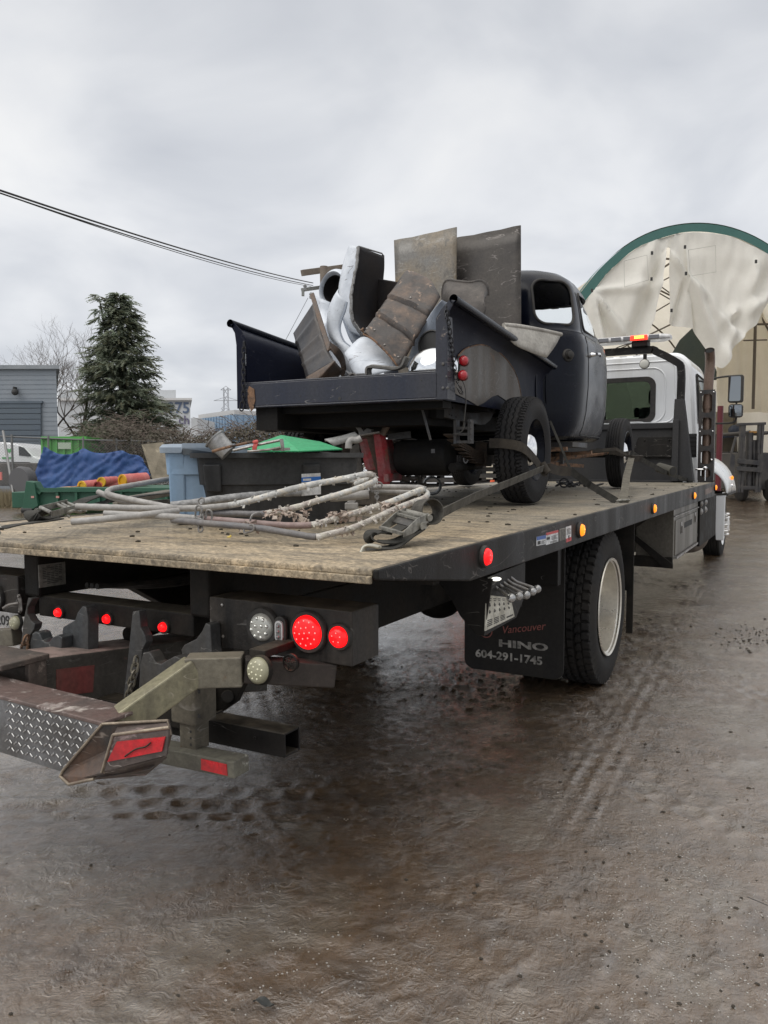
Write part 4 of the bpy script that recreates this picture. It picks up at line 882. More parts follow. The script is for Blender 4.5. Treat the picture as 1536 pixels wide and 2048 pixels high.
# cab shell
YC = 8.55
def rr(x0, x1, z0, z1, r, n=8, top=None, bot=None):
    """rounded rectangle outline in (x, z)"""
    o = []
    rt = r if top is None else top; rb = r if bot is None else bot
    for (cx, cz, a0, q) in ((x1 - rt, z1 - rt, 0, rt), (x0 + rt, z1 - rt, 90, rt), (x0 + rb, z0 + rb, 180, rb), (x1 - rb, z0 + rb, 270, rb)):
        for k in range(n + 1): a = R_(a0 + 90 * k / n); o.append((cx + q * math.cos(a), cz + q * math.sin(a)))
    return o
def holed(m, outer, inner, y0, th, mi=0):
    n = len(outer); vs = [(x, y0, z) for x, z in outer] + [(x, y0, z) for x, z in inner] + [(x, y0 + th, z) for x, z in outer] + [(x, y0 + th, z) for x, z in inner]
    fs = []
    for i in range(n):
        j = (i + 1) % n; fs += [(i, n + i, n + j, j), (2 * n + i, 2 * n + j, 3 * n + j, 3 * n + i), (n + i, 3 * n + i, 3 * n + j, n + j), (i, j, 2 * n + j, 2 * n + i)]
    return m.add(vs, fs, mi)
def cabsec(z_scale, inset):
    o = []
    for (x, z) in rr(-1.02 + inset, 1.02 - inset, .95, 2.78 - inset, .2, 8, top=.22, bot=.05):
        k = 1 - .13 * max(0, (z - 1.4) / 1.4) ** 1.2; o.append((x * k, z))
    return o
m = M(); win = rr(-.60, .42, 1.955, 2.435, .09, 8)
holed(m, cabsec(1, .035), rr(-.66, .48, 1.90, 2.49, .12, 8), YC, .02)
s0 = cabsec(1, .035); s1 = cabsec(1, 0); n = len(s0); ys = [(YC, s0), (YC + .04, s1), (YC + 1.25, s1), (YC + 1.5, [(x, min(z, 2.74)) for x, z in cabsec(1, .03)])]
vs = []; 
for y, s_ in ys: vs += [(x, y, z) for x, z in s_]
fs = [(k * n + i, k * n + (i + 1) % n, (k + 1) * n + (i + 1) % n, (k + 1) * n + i) for k in range(3) for i in range(n)]
m.add(vs, fs); cabo = obj('cab', m, WHT, TT, smoothang=40)
m = M(); holed(m, rr(-.665, .485, 1.895, 2.495, .12, 8), win, YC - .006, .03); obj('window_seal', m, GRM, cabo)
m = M(); plate(m, [(x, YC + .012, z) for x, z in win], (0, .004, 0)); obj('rear_window', m, GLT, cabo)
# front: windscreen frame leaning back, glass
m = M(); o_ = [(x, z) for x, z in s1]; holed(m, s1, rr(-.80, .80, 1.85, 2.60, .1, 8), YC + 1.49, .02); obj('windscreen_frame', m, mat('cab_trim_dark', (.03, .03, .032), .6), cabo)
m = M(); plate(m, [(x, YC + 1.495, z) for x, z in rr(-.80, .80, 1.85, 2.60, .1, 8)], (0, .005, 0)); obj('windscreen', m, GLT, cabo)
m = M(); box(m, -.95, .95, YC + .05, YC + 1.4, 1.0, 1.55); box(m, -.9, .9, YC + 1.1, YC + 1.45, 1.5, 1.88); obj('dashboard', m, mat('cab_interior', (.04, .042, .045), .8), cabo, bevel=.05)
for sg in (-1, 1):
    m = M(); box(m, .22 * sg, .72 * sg, YC + .25, YC + .38, 1.45, 2.12); box(m, .34 * sg, .60 * sg, YC + .26, YC + .36, 2.14, 2.36); obj('seat', m, MATS['cab_interior'], cabo, bevel=.05)
m = M(); box(m, -.05, .05, YC + 1.35, YC + 1.38, 2.05, 2.12); ball(m, (0, YC + 1.3, 2.14), .05, 12); obj('rear_view_mirror', m, MATS['cab_interior'], cabo)
# pressed ribs on the back wall and roof
m = M()
for (x0, x1, z0, z1, r) in ((-.76, .60, 1.90, 2.60, .16), (-.93, .72, 1.90, 2.68, .12)):
    o1 = rr(x0, x1, z0, z1, r, 8); tube(m, [(x, YC - .001, z) for x, z in o1], .010, 8, closed=True)
for k in range(8): obox(m, (-.62 + k * .17, YC + .12, 2.765), (.045, 0, 0), (0, .1, .0), (0, 0, .014))
tube(m, smooth([(.10, YC - .002, 1.885), (.12, YC - .002, 1.91), (.32, YC - .002, 1.91), (.34, YC - .002, 1.885)], 4), .008, 6)
obj('pressed_rib', m, WHT, cabo, smoothang=60)
m = M(); box(m, .88, .99, YC - .006, YC + .01, 1.45, 1.75)
obj('air_vent', m, mat('vent_black', (.012, .012, .013), .6), cabo, bevel=.01)
m = M()
for k in range(5): box(m, .885, .985, YC - .012, YC - .005, 1.475 + k * .055, 1.485 + k * .055)
obj('vent_slat', m, BLK, cabo)
for sg in (-1, 1):
    m = M(); P = [Vector((sg * x, y, z)) for x, y, z in ((.995, YC + .28, 1.9), (.995, YC + 1.28, 1.9), (.935, YC + 1.1, 2.5), (.925, YC + .32, 2.52))]
    plate(m, P, (sg * .012, 0, 0)); dr = obj('side_window', m, GLS, cabo, bevel=.01)
    m = M(); tube(m, [P_ + Vector((sg * .012, 0, 0)) for P_ in P], .014, 8, closed=True); obj('window_trim', m, GRM, dr)
    m = M(); box(m, sg * 1.015, sg * 1.04, YC + .35, YC + .5, 1.62, 1.66); obj('door_handle', m, BLK, cabo, bevel=.005)
m = M(); tube(m, [(1.0, YC - .15, 1.30), (1.12, YC - .15, 1.30)], .012, 8); ball(m, (1.115, YC - .16, 1.32), .03, 10, (1, 1, .8)); cyl(m, (1.115, YC - .15, 1.16), (1.115, YC - .15, 1.3), .009, 8); obj('grab_rail', m, CHR, cabo, smoothang=50)
m = M(); box(m, -.35, .35, YC - .1, YC, .95, 1.05); obj('cab_mount', m, BLKD, cabo)
# bonnet and fenders
m = M(); vs = []; fs = []
sec = lambda y, zt, wd: [(-wd, y, .95), (-wd, y, zt - .12), (-wd + .12, y, zt), (wd - .12, y, zt), (wd, y, zt - .12), (wd, y, .95)]
for s_ in (sec(YC + 1.45, 1.86, .86), sec(YC + 2.2, 1.78, .80), sec(YC + 2.9, 1.66, .74), sec(YC + 3.05, 1.5, .7)): vs += s_
fs = [(i * 6 + j, i * 6 + j + 1, (i + 1) * 6 + j + 1, (i + 1) * 6 + j) for i in range(3) for j in range(5)] + [(18, 19, 20, 21, 22, 23)]
m.add(vs, fs); bon = obj('bonnet', m, WHT, TT, bevel=.03)
YF = 10.35
for sg in (-1, 1):
    m = M()
    def ff(u, v):
        y = YF - .66 + 1.32 * u; lift = math.sqrt(max(0, 1 - ((u - .5) / .52) ** 2)); a = v * R_(95)
        x = .80 + .45 * math.sin(a) ** .8 if a > 0 else .80; z = .93 + .16 * lift * .6 + .45 * math.cos(min(a, R_(90))) * (0.72 + .28 * lift)
        return (sg * (x), y, z if v < .999 else .93 + .02)
    grid(m, ff, 14, 10); obj('fender', m, WHT, TT, smoothang=50, solid=.02)
    m = M(); P = [(sg * 1.08, YF - .66, .95), (sg * 1.20, YF - .66, .95), (sg * 1.235, YF - .66, .93), (sg * 1.22, YF - .60, .30), (sg * 1.12, YF - .60, .30)]
    plate(m, P[::sg], (0, .05, 0)); box(m, sg * 1.19, sg * 1.225, YF - .66, YF - .40, .9, .97); obj('fender_skirt', m, WHT, TT, bevel=.01)
    m = M(); beam(m, (sg * 1.10, YF - .655, .94), (sg * 1.26, YF - .655, .95), .02, .03); beam(m, (sg * 1.25, YF - .6, .94), (sg * 1.25, YF + .6, .94), .03, .03); obj('fender_trim', m, GRM, TT)
    m = M(); ball(m, (sg * 1.255, YF + .05, 1.16), .03, 12, (.6, 1.4, 1)); obj('repeater_lamp', m, LAMB, TT, smoothang=60)
    m = M(); box(m, sg * 1.24, sg * 1.28, YF - .02, YF + .1, 1.03, 1.07); obj('fender_clip', m, CHR, TT, bevel=.01)
m = M(); tyre(m, .485, .26, .292, 'rib', 200, 30, .012); TYF = mesh_data('tyre', m, RUB, 38)
m = M(); lathe(m, (0, 0, 0), (1, 0, 0), [(-.12, .28), (-.13, .305), (-.1, .28), (.09, .28), (.125, .306), (.118, .29), (.10, .275), (.09, .25), (.085, .21), (.11, .19), (.13, .175), (.13, .13), (.19, .12), (.205, .07), (.21, 0)], 48)
for k in range(10):
    a = 2 * PI * k / 10; c = (.11, .155 * math.cos(a), .155 * math.sin(a)); lathe(m, c, (1, 0, 0), [(0, .024), (.06, .022), (.085, .016), (.095, .006), (.096, 0)], 12)
for k in range(8):
    a = 2 * PI * k / 8 + .2; cyl(m, (.086, .235 * math.cos(a), .235 * math.sin(a)), (.0905, .235 * math.cos(a), .235 * math.sin(a)), .022, 12, mi=1)
RIF = mesh_data('wheel', m, [mat('polished_wheel', (.80, .79, .77), .15, metal=.95, bump=.03, dirt=(.4, .38, .35), damt=.38, dscale=8), INK], 35)
for sg in (1, -1):
    wo = place('wheel', RIF, TT, (1.03 * sg, YF, .485), sg < 0); child('tyre', TYF, wo)
m = M(); cyl(m, (-.9, YF, .48), (.9, YF, .48), .06, 12); box(m, -.4, .4, YF - .3, YF + .8, .5, .95); obj('front_axle', m, BLKD, TT)
m = M(); box(m, -1.1, 1.1, YF + .85, YF + 1.0, .45, .75); obj('front_bumper', m, CHR, TT, bevel=.03)
# exhaust stack and heat guard
xs, ye = 1.115, 8.52
m = M(); st = smooth([(xs, ye, .85), (xs, ye, 1.5), (xs, ye, 2.3), (xs + .01, ye, 2.52), (xs + .015, ye - .02, 2.66), (xs + .015, ye - .10, 2.76)], 6); tube(m, st, .058, 20, caps=False)
tube(m, [p + Vector((0, .0, 0)) for p in st], .052, 20, caps=False); lathe(m, (xs, ye, 2.05), (0, 0, 1), [(0, .059), (0, .066), (.10, .066), (.10, .059)], 20)
ex = obj('exhaust_stack', m, mat('heat_stained_steel', (.22, .17, .14), .33, metal=.85, dirt=(.12, .07, .05), damt=.55, dscale=5, streak=True, bump=.1, contrast=.25), TT, smoothang=50)
m = M(); lathe(m, st[-1] + (st[-2] - st[-1]) * .5, (st[-1] - st[-2]), [(0, .05), (.0, 0)], 16); obj('pipe_mouth_disc', m, mat('pipe_mouth_disc', (.004, .004, .004), .9, bump=0), ex)  # near-black disc closing the mouth of the pipe
m = M(); tube(m, smooth([(xs, ye, .86), (xs, ye - .02, .6), (xs - .05, ye - .12, .38), (xs - .25, ye - .2, .33), (xs - .7, ye - .1, .36)], 6), .075, 18); obj('exhaust_elbow', m, mat('pipe_brown', (.18, .15, .125), .5, metal=.4, dirt=(.10, .08, .065), damt=.5, dscale=6), TT, smoothang=50)
m = M(); g0, g1, gy = xs - .088, xs + .088, ye - .09
box(m, g0, g0 + .03, gy - .004, gy, 1.17, 2.28); box(m, g1 - .03, g1, gy - .004, gy, 1.17, 2.28); box(m, g0 - .004, g0, gy - .004, gy + .09, 1.17, 2.26); box(m, g1, g1 + .004, gy - .004, gy + .09, 1.17, 2.26)
zz = [1.17, 1.335, 1.56, 1.76, 1.97, 2.26]; 
for i, z in enumerate(zz): 
    h = .03; box(m, g0, g1, gy - .0045, gy - .0005, z - h, z + (h if z < 2.2 else .02))
    for (cx, sx) in ((g0 + .03, 1), (g1 - .03, -1)):
        for sz in (-1, 1):
            if z + sz * .05 > 2.28: continue
            pts = [(cx, gy - .0042, z + sz * h), (cx + sx * .025, gy - .0042, z + sz * h), (cx, gy - .0042, z + sz * (h + .025))]; plate(m, pts, (0, .003, 0))
obj('heat_guard', m, mat('guard_black', (.02, .02, .022), .45, dirt=(.06, .05, .045), damt=.45, dscale=8), TT)
m = M()
for z in (2.25, 1.77):
    for x in (g0 + .015, g1 - .015): ball(m, (x, gy - .008, z), .011, 10)
ball(m, (g1 - .02, gy - .008, 1.42), .014, 10); obj('guard_bolt', m, CHR, TT, smoothang=60)
# mirrors
for sg in (1, -1):
    m = M(); ym = YC + 1.05
    tube(m, smooth([(sg * .90, ym - .05, 2.44), (sg * 1.02, ym, 2.52), (sg * 1.24, ym, 2.55), (sg * 1.33, ym, 2.53), (sg * 1.35, ym, 2.46)], 6), .013, 8)
    tube(m, smooth([(sg * .96, ym, 1.92), (sg * 1.2, ym, 1.915), (sg * 1.33, ym, 1.93), (sg * 1.355, ym, 2.0)], 6), .013, 8); tube(m, [(sg * 1.35, ym, 2.0), (sg * 1.35, ym, 2.5)], .011, 8)
    mr_ = obj('mirror_arm', m, GRM, TT, smoothang=60)
    m = M(); o1 = rr(sg * 1.34 - .095, sg * 1.34 + .095, 2.19, 2.56, .03, 4); plate(m, [(x, ym - .05, z) for x, z in o1], (0, .09, 0)); mh = obj('mirror_housing', m, GRM, mr_, bevel=.012)
    m = M(); o1 = rr(sg * 1.33 - .072, sg * 1.33 + .072, 2.21, 2.54, .02, 4); plate(m, [(x, ym - .053, z) for x, z in o1], (0, .002, 0)); obj('mirror_glass', m, MIRG, mh)
    m = M(); o1 = rr(sg * 1.345 - .09, sg * 1.345 + .09, 1.99, 2.17, .04, 5); plate(m, [(x, ym - .05, z) for x, z in o1], (0, .08, 0)); mh = obj('mirror_housing', m, GRM, mr_, bevel=.014)
    m = M(); o1 = rr(-.075, .075, -.075, .075, .03, 5)
    def mg(u, v): x = (u - .5) * .15; z = (v - .5) * .15; return (sg * 1.345 + x, ym - .053 - .012 * (1 - (x * x + z * z) / .011), 2.08 + z)
    grid(m, mg, 8, 8); obj('mirror_glass', m, MIRG, mh, smoothang=80)
# ------------------------------------------------------------ OLD PICKUP on the deck (local frame: y forward from the bed's tail, x to its right)
PK0 = Vector((-.15, 1.90, 0)); PKR = Matrix.Rotation(R_(1.2), 3, 'Z')
PKM = Matrix.Translation(PK0) @ PKR.to_4x4(); PKI = PKM.inverted()
def L(px, py, ax, v):
    """pixel -> pickup frame, on a plane of that frame"""
    c = PKI @ CAMP; d = PKR.inverted() @ (CAMM @ Vector(((px - 768) / FPX, 1, -(py - 1024) / FPX))); i = 'XYZ'.index(ax)
    return c + d * ((v - c[i]) / d[i])
PK = thing('pickup_truck', 'old dark blue pickup without fenders, strapped on the flatbed deck', 'pickup truck')
NAVY = mat('navy_primer', scr=.5, scol=(.07, .07, .08), col=(.004, .006, .017), rough=.42, dirt=(.009, .011, .023), damt=.5, dscale=2.5, spec=.12, bump=.06, bscale=50, coat=0, rvar=.1, contrast=.22)
NAVYG = mat('navy_gloss', scr=.25, scol=(.06, .06, .07), col=(.003, .004, .009), rough=.14, dirt=(.006, .008, .015), damt=.5, dscale=3, bump=.02, spec=.16, rvar=.12)
SILL = mat('worn_sill_paint', scr=.8, scol=(.22, .21, .20), dust=(.09, .085, .085), dmix=.7, col=(.016, .020, .036), rough=.38, spec=.3, dirt=(.038, .038, .045), damt=.45, dscale=3, streak=True, bump=.15, spots=(.30, .24, .20), samt=.30, sscale=6, coat=.2)
BARE = mat('bare_body_metal', (.075, .068, .06), .38, scr=.6, metal=.45, dirt=(.085, .068, .052), damt=.55, dscale=4, streak=True, bump=.15, spots=(.16, .085, .045), samt=.34, sscale=5)
CHAS = mat('chassis_gray', (.075, .083, .098), .5, dirt=(.085, .075, .065), damt=.5, dscale=7, bump=.25)
UND = mat('underbody_black', (.005, .005, .006), .7, spec=.25, dirt=(.014, .013, .012), damt=.5, dscale=8, bump=.3)
XB = .70; ZF = 1.86
# bed floor and tail sill
m = M(); box(m, -.66, .66, .03, 1.95, ZF - .03, ZF)
obj('bed_floor', m, mat('bed_floor_wood', (.05, .045, .04), .8, dirt=(.09, .08, .07), damt=.5, dscale=8, bump=.4), PK)
m = M(); box(m, -.655, .655, 0, .035, 1.745, 1.885); box(m, -.655, .655, .0, .07, 1.88, 1.893); box(m, -.655, .655, .0, .08, 1.735, 1.748); sl_ = obj('tail_sill', m, SILL, PK, bevel=.006)
m = M(); c = L(679, 797, 'Y', -.002); cyl(m, c, c + Vector((0, .004, 0)), .010, 12)
for px, py in ((745, 757), (600, 792), (842, 760)): c = L(px, py, 'Y', -.002); cyl(m, c, c + Vector((0, .003, 0)), .004, 8)
obj('bolt_hole', m, INK, sl_)
# sides: flat panel, flare and rolled rail
def bed_side(sg):
    m = M(); t = .004
    prof = [(.655, 1.74), (.655, 2.10), (.66, 2.17), (.69, 2.215), (.735, 2.245)]
    prof_o = [(x + t, z) for x, z in prof]
    zt = lambda y: -.075 * y          # rail drops a little to the front
    vs = []; n = len(prof)
    for y in (0.03, .5, 1.0, 1.5, 1.95):
        for x, z in prof: vs.append((sg * x, y, z + (zt(y) if z > 2.0 else 0) * min(1, (z - 1.74) / .36)))
        for x, z in prof_o[::-1]: vs.append((sg * x, y, z + (zt(y) if z > 2.0 else 0) * min(1, (z - 1.74) / .36)))
    K = 2 * n; fs = [(i * K + j, i * K + (j + 1) % K, (i + 1) * K + (j + 1) % K, (i + 1) * K + j) for i in range(4) for j in range(K)] + [tuple(range(K - 1, -1, -1)), tuple(4 * K + j for j in range(K))]
    m.add(vs, fs); s_ = obj('bed_side', m, NAVY, PK, smoothang=50)
    m = M(); tube(m, [(sg * .748, -.01, 2.262), (sg * .748, 1.0, 2.262 + zt(1)), (sg * .748, 1.95, 2.262 + zt(1.95))], .024, 20, caps=False)
    tube(m, [(sg * .748, -.008, 2.262), (sg * .748, 1.95, 2.262 + zt(1.95))], .020, 20, caps=False)
    obj('rolled_rail', m, NAVYG, s_, smoothang=60)
    # tail post
    m = M(); P = [(sg * .64, 1.735), (sg * .705, 1.735), (sg * .705, 2.10), (sg * .72, 2.20), (sg * .755, 2.255), (sg * .72, 2.262), (sg * .67, 2.215), (sg * .64, 2.17)]
    plate(m, [(x, 0, z) for x, z in (P if sg < 0 else P[::-1])][::-1], (0, .006, 0)); 
    Q = [(0, 1.735), (.12, 1.735), (.10, 1.9), (.07, 2.18), (0, 2.18)]; plate(m, [(sg * .703, y, z) for y, z in Q], (sg * .006, 0, 0))
    po = obj('tail_post', m, SILL if sg > 0 else NAVY, PK, bevel=.004)
    return s_, po
bsR, poR = bed_side(1); bsL, poL = bed_side(-1)
m = M(); c = L(503, 795, 'Y', -.006); plate(m, [c + Vector(v) for v in ((-.018, 0, .07), (.02, 0, .05), (.026, 0, -.02), (.012, 0, -.07), (-.006, 0, -.085), (-.03, 0, -.03), (-.03, 0, .05))], (0, .006, 0)); obj('rusty_hinge_plate', m, RUST, poL, bevel=.002)
m = M()
for px, py in ((886, 728), (886, 776), (895, 776), (893, 753)): c = L(px, py, 'Y', -.003); ball(m, c, .009 if py != 753 else .006, 10, (1, .5, 1))
obj('bolt', m, CHAS, poR)
# ribs pressed in the post's flank
m = M()
for k in range(12): z = 1.80 + k * .028; tube(m, [(.7095, .012, z), (.7095, .05, z + .004)], .0028, 6)
obj('pressed_rib', m, SILL, poR)
# chains that held the tailgate
CHN = mat('dark_chain', (.03, .03, .034), .5, metal=.5, bump=.2)
m = M(); chain(m, [L(488, 690, 'Y', -.02), L(487, 730, 'Y', -.02), L(486, 800, 'Y', -.02)], .0038, .046, .022); link(m, .005, .06, .03, L(484, 812, 'Y', -.02), (.25, 0, 1), (1, 0, 0)); obj('tailgate_chain', m, CHN, PK)
m = M(); a = [L(893, 617, 'X', .716), L(898, 650, 'X', .716), L(905, 700, 'X', .716), L(912, 762, 'X', .718)]
chain(m, a, .0032, .034, .018); chain(m, [a[0], a[0] + Vector((0, -.015, -.06))], .003, .03, .016); tube(m, smooth([a[-1], L(920, 775, 'X', .72), L(926, 786, 'X', .72), L(920, 787, 'X', .72), L(914, 775, 'X', .72)], 5), .003, 6)
obj('tailgate_chain', m, CHN, PK)
# bare metal patch where the fender sat (outline on the outer face of the side)
m = M(); out_ = [(899, 782), (908, 742), (916, 712), (930, 698), (950, 691), (966, 690), (985, 696), (1003, 709), (1020, 728), (1033, 752), (1041, 785), (1044, 822), (1022, 812), (1010, 800), (995, 790), (984, 793), (968, 805), (955, 812), (935, 800), (915, 790)]
plate(m, [L(px, py, 'X', .662) for px, py in out_][::-1], (.003, 0, 0)); fp = obj('bare_fender_patch', m, BARE, bsR)
m = M(); tube(m, smooth([L(px, py, 'X', .664) for px, py in out_[2:12]], 3), .004, 6); obj('seam_edge', m, RUST, fp)
# front corner of the bed, stake seams
m = M()
for px in (1072, 1092): tube(m, smooth([L(px, 735 + (px - 1072) * .3, 'X', .664), L(px, 800, 'X', .664), L(px + 6, 862, 'X', .664)], 4), .005, 8)
tube(m, smooth([L(1112, 735, 'X', .664), L(1103, 742, 'X', .664), L(1098, 765, 'X', .664), L(1098, 870, 'X', .664)], 5), .006, 8); obj('stake_seam', m, NAVYG, bsR, smoothang=60)
m = M(); box(m, -.66, .66, 1.93, 1.96, 1.7, 2.12); obj('bed_front_panel', m, NAVY, PK)
# twin red lamps with bracket and wire
for px, py in ((925, 722), (923, 751)):
    c = L(px, py, 'X', .735); m = M(); lathe(m, c + Vector((0, .03, 0)), (0.25, -1, 0), [(0, .0), (0, .028), (.03, .031), (.042, .026), (.042, 0)], 20); hl = obj('tail_lamp', m, mat('lamp_shell_red', (.16, .018, .022), .35, bump=.1, dirt=(.08, .03, .03)), PK, smoothang=50)
    m = M(); lathe(m, c + Vector((.010, -.012, 0)), (.25, -1, 0), [(0, .027), (.010, .025), (.018, .015), (.020, 0)], 20); obj('lens', m, mat('unlit_red_lens', (.42, .012, .022), .15, bump=.3, bscale=150, coat=.5), hl, smoothang=60)
m = M(); beam(m, L(919, 712, 'X', .715), L(917, 762, 'X', .715), .012, .006); obj('lamp_bracket', m, CHAS, PK)
m = M(); tube(m, smooth([L(924, 760, 'X', .72), L(930, 775, 'X', .72), L(932, 800, 'X', .72), L(929, 835, 'X', .70), L(925, 862, 'X', .66)], 6), .0028, 6)
tube(m, smooth([L(917, 765, 'X', .72), L(914, 775, 'X', .73), L(922, 783, 'X', .73), L(926, 788, 'X', .72), L(922, 772, 'X', .72)], 5), .003, 6)
tube(m, smooth([L(930, 845, 'Y', .45), L(927, 858, 'Y', .45), L(918, 866, 'Y', .45), L(906, 868, 'Y', .45)], 5), .003, 6); obj('loose_wire', m, mat('wire_gray', (.10, .10, .10), .6, bump=0), PK)
# chassis rails with the kick-up over the axle
def rail_side(sg):
    X = .49
    top = [(888, 804), (925, 811), (950, 817), (962, 817), (972, 812), (980, 804), (988, 799), (996, 799), (1006, 806), (1014, 818), (1020, 835)]
    bot = [(1012, 850), (1008, 838), (1000, 826), (993, 823), (987, 828), (980, 840), (970, 848), (960, 849), (940, 845), (888, 833)]
    P = [L(px, py, 'X', X) for px, py in top + bot]
    y1 = max(p.y for p in P)
    P = [Vector((sg * X, p.y, p.z)) for p in P]; m = M(); plate(m, P if sg > 0 else P[::-1], (-sg * .006, 0, 0))
    # flanges
    T = [Vector((sg * (X - .025), p.y, p.z)) for p in P[:11]]; B = [Vector((sg * (X - .025), p.y, p.z)) for p in P[11:]]
    ribbon(m, T, .05, .005, (1, 0, 0)); ribbon(m, B, .05, .005, (1, 0, 0))
    beam(m, (sg * (X - .02), y1 - .05, 1.67), (sg * (X - .06), 4.3, 1.60), .05, .12); obj('chassis_rail', m, CHAS, PK)
    return P
rail_side(1); rail_side(-1)
m = M()
for px, py, r in ((905, 816, .007), (899, 829, .004), (903, 831, .006), (912, 834, .005), (1000, 812, .004), (1008, 826, .004)): c = L(px, py, 'X', .492); cyl(m, c, c + Vector((.003, 0, 0)), r, 10)
obj('rail_hole', m, INK, PK)
m = M(); box(m, -.49, .49, .35, .47, 1.66, 1.735); box(m, -.49, .49, 1.6, 1.68, 1.60, 1.70); box(m, -.49, .49, 3.0, 3.1, 1.5, 1.6); box(m, -.64, .64, .1, .22, 1.70, 1.76); box(m, -.64, .64, .8, .9, 1.72, 1.80); box(m, -.64, .64, 1.4, 1.5, 1.72, 1.80); obj('crossmember', m, UND, PK)
# gray bumper bar plate slung beneath the tail
m = M(); a = [(772, 882), (826, 877), (845, 880), (855, 879), (893, 880), (914, 888), (932, 886), (893, 893), (862, 896), (800, 894)]
plate(m, [L(px, py, 'Z', 1.545) for px, py in a], (0, 0, -.006)); plate(m, [L(775, 880, 'Y', .50), L(822, 876, 'Y', .50), L(821, 862, 'Y', .52), L(775, 868, 'Y', .52)], (0, .004, 0)); obj('slung_plate', m, mat('slung_plate_gray', (.085, .087, .09), .5, dirt=(.05, .047, .045), damt=.5, dscale=6, bump=.2), PK)
m = M(); tube(m, [L(843, 812, 'Y', .3), L(861, 880, 'Y', .3)], .008, 8); obj('hanger_rod', m, CHAS, PK)
m = M(); tube(m, [L(866, 898, 'Y', .4), L(866, 906, 'Y', .4)], .012, 8); tube(m, smooth([L(927, 916, 'Y', .5), L(928, 923, 'Y', .5), L(932, 926, 'Y', .5), L(936, 920, 'Y', .5)], 5), .004, 6); obj('hook', m, CHAS, PK)
# shackle frame under the rail end
m = M(); c0 = L(912, 850, 'Y', .5); c1 = L(940, 887, 'Y', .5)
for x in (c0.x, c1.x): box(m, x - .008, x + .008, .48, .54, c1.z, c0.z + .03)
for z in (c0.z - .02, (c0.z + c1.z) / 2, c1.z + .01): box(m, c0.x, c1.x, .49, .53, z - .008, z + .008)
for k in range(4): ball(m, (c1.x + .012, .48, c1.z + .02 + k * .035), .008, 8)
obj('shackle_frame', m, CHAS, PK)
# fuel tank drum, exhaust, axle, springs
m = M(); tk = L(800, 915, 'Y', .62); lathe(m, tk, (1, 0, 0), [(0, 0), (0, .10), (.02, .115), (.33, .115), (.35, .10), (.35, 0)], 28); obj('tank_drum', m, UND, PK, smoothang=40)
m = M(); cyl(m, L(905, 935, 'Y', .55), L(960, 930, 'Y', 1.3), .028, 14); obj('tail_pipe', m, UND, PK, smoothang=40)
YA = 1.06
m = M(); cyl(m, (-.75, YA, 1.49), (.75, YA, 1.49), .045, 16); ball(m, (0, YA, 1.49), .14, 18); cyl(m, (0, YA, 1.5), (0, 3.6, 1.58), .03, 10); obj('rear_axle', m, UND, PK, smoothang=60)
for sg in (1, -1):
    m = M()
    for k in range(8):
        h = .62 - k * .06; ribbon(m, smooth([(sg * .52, YA - h, 1.47 + h * h * .30 - k * .009 - .02), (sg * .52, YA, 1.455 - k * .0095), (sg * .52, YA + h, 1.47 + h * h * .30 - k * .009 - .02)], 6), .05, .008, (1, 0, 0))
    box(m, sg * .48, sg * .56, YA - .05, YA + .05, 1.37, 1.53); ls = obj('leaf_spring', m, mat('rusty_spring', (.075, .05, .035), .8, dirt=(.045, .04, .036), damt=.5, dscale=10, bump=.4), PK)
# wheels and tyres
m = M(); tyre(m, .348, .20, .20, 'zig', 420, 44, .012); PTY = mesh_data('tyre', m, RUB2, 40)
m = M(); tyre(m, .343, .165, .20, 'rib', 260, 30, .008); PTF = mesh_data('tyre', m, RUB2, 40)
m = M(); lathe(m, (0, 0, 0), (1, 0, 0), [(-.075, .203), (-.08, .218), (-.05, .20), (.055, .195), (.078, .216), (.080, .208), (.060, .198), (.045, .185), (.025, .178), (.0, .165), (-.015, .14), (.0, .115), (.015, .10), (.02, .05), (.02, 0)], 56)
PRM = mesh_data('wheel', m, NAVYG, 35)
m = M(); lathe(m, (.012, 0, 0), (1, 0, 0), [(0, .118), (.012, .122), (.022, .116), (.042, .102), (.058, .08), (.066, .05), (.07, .02), (.071, 0)], 40); HUBC = mesh_data('hub_cap', m, CHR, 60)
for (x, y, ty) in ((.80, YA, PTY), (-.80, YA, PTY), (.83, YA + 3.0, PTF), (-.80, YA + 3.0, PTF)):
    wz = 1.118 + .005 * (y + 1.9) + (.343 if ty is PTY else .338)
    wo = place('wheel', PRM, PK, (x, y, wz), x < 0); child('tyre', ty, wo); child('hub_cap', HUBC, wo)
m = M(); beam(m, (-.72, YA + 2.95, 1.47), (.72, YA + 2.95, 1.47), .05, .06); obj('front_axle', m, UND, PK)
# left rear step arm, curved black piece
m = M(); c = [L(px, py, 'Y', .25) for px, py in ((552, 827), (536, 832), (523, 842), (516, 858), (533, 864), (540, 850), (552, 842))]; plate(m, c, (0, .12, 0)); obj('side_step_arm', m, NAVYG, PK, bevel=.006)
m = M(); box(m, -.60, -.44, .05, 1.9, 1.60, 1.74); box(m, -.44, .44, .3, 1.9, 1.62, 1.72); obj('under_bed_beam', m, UND, PK)
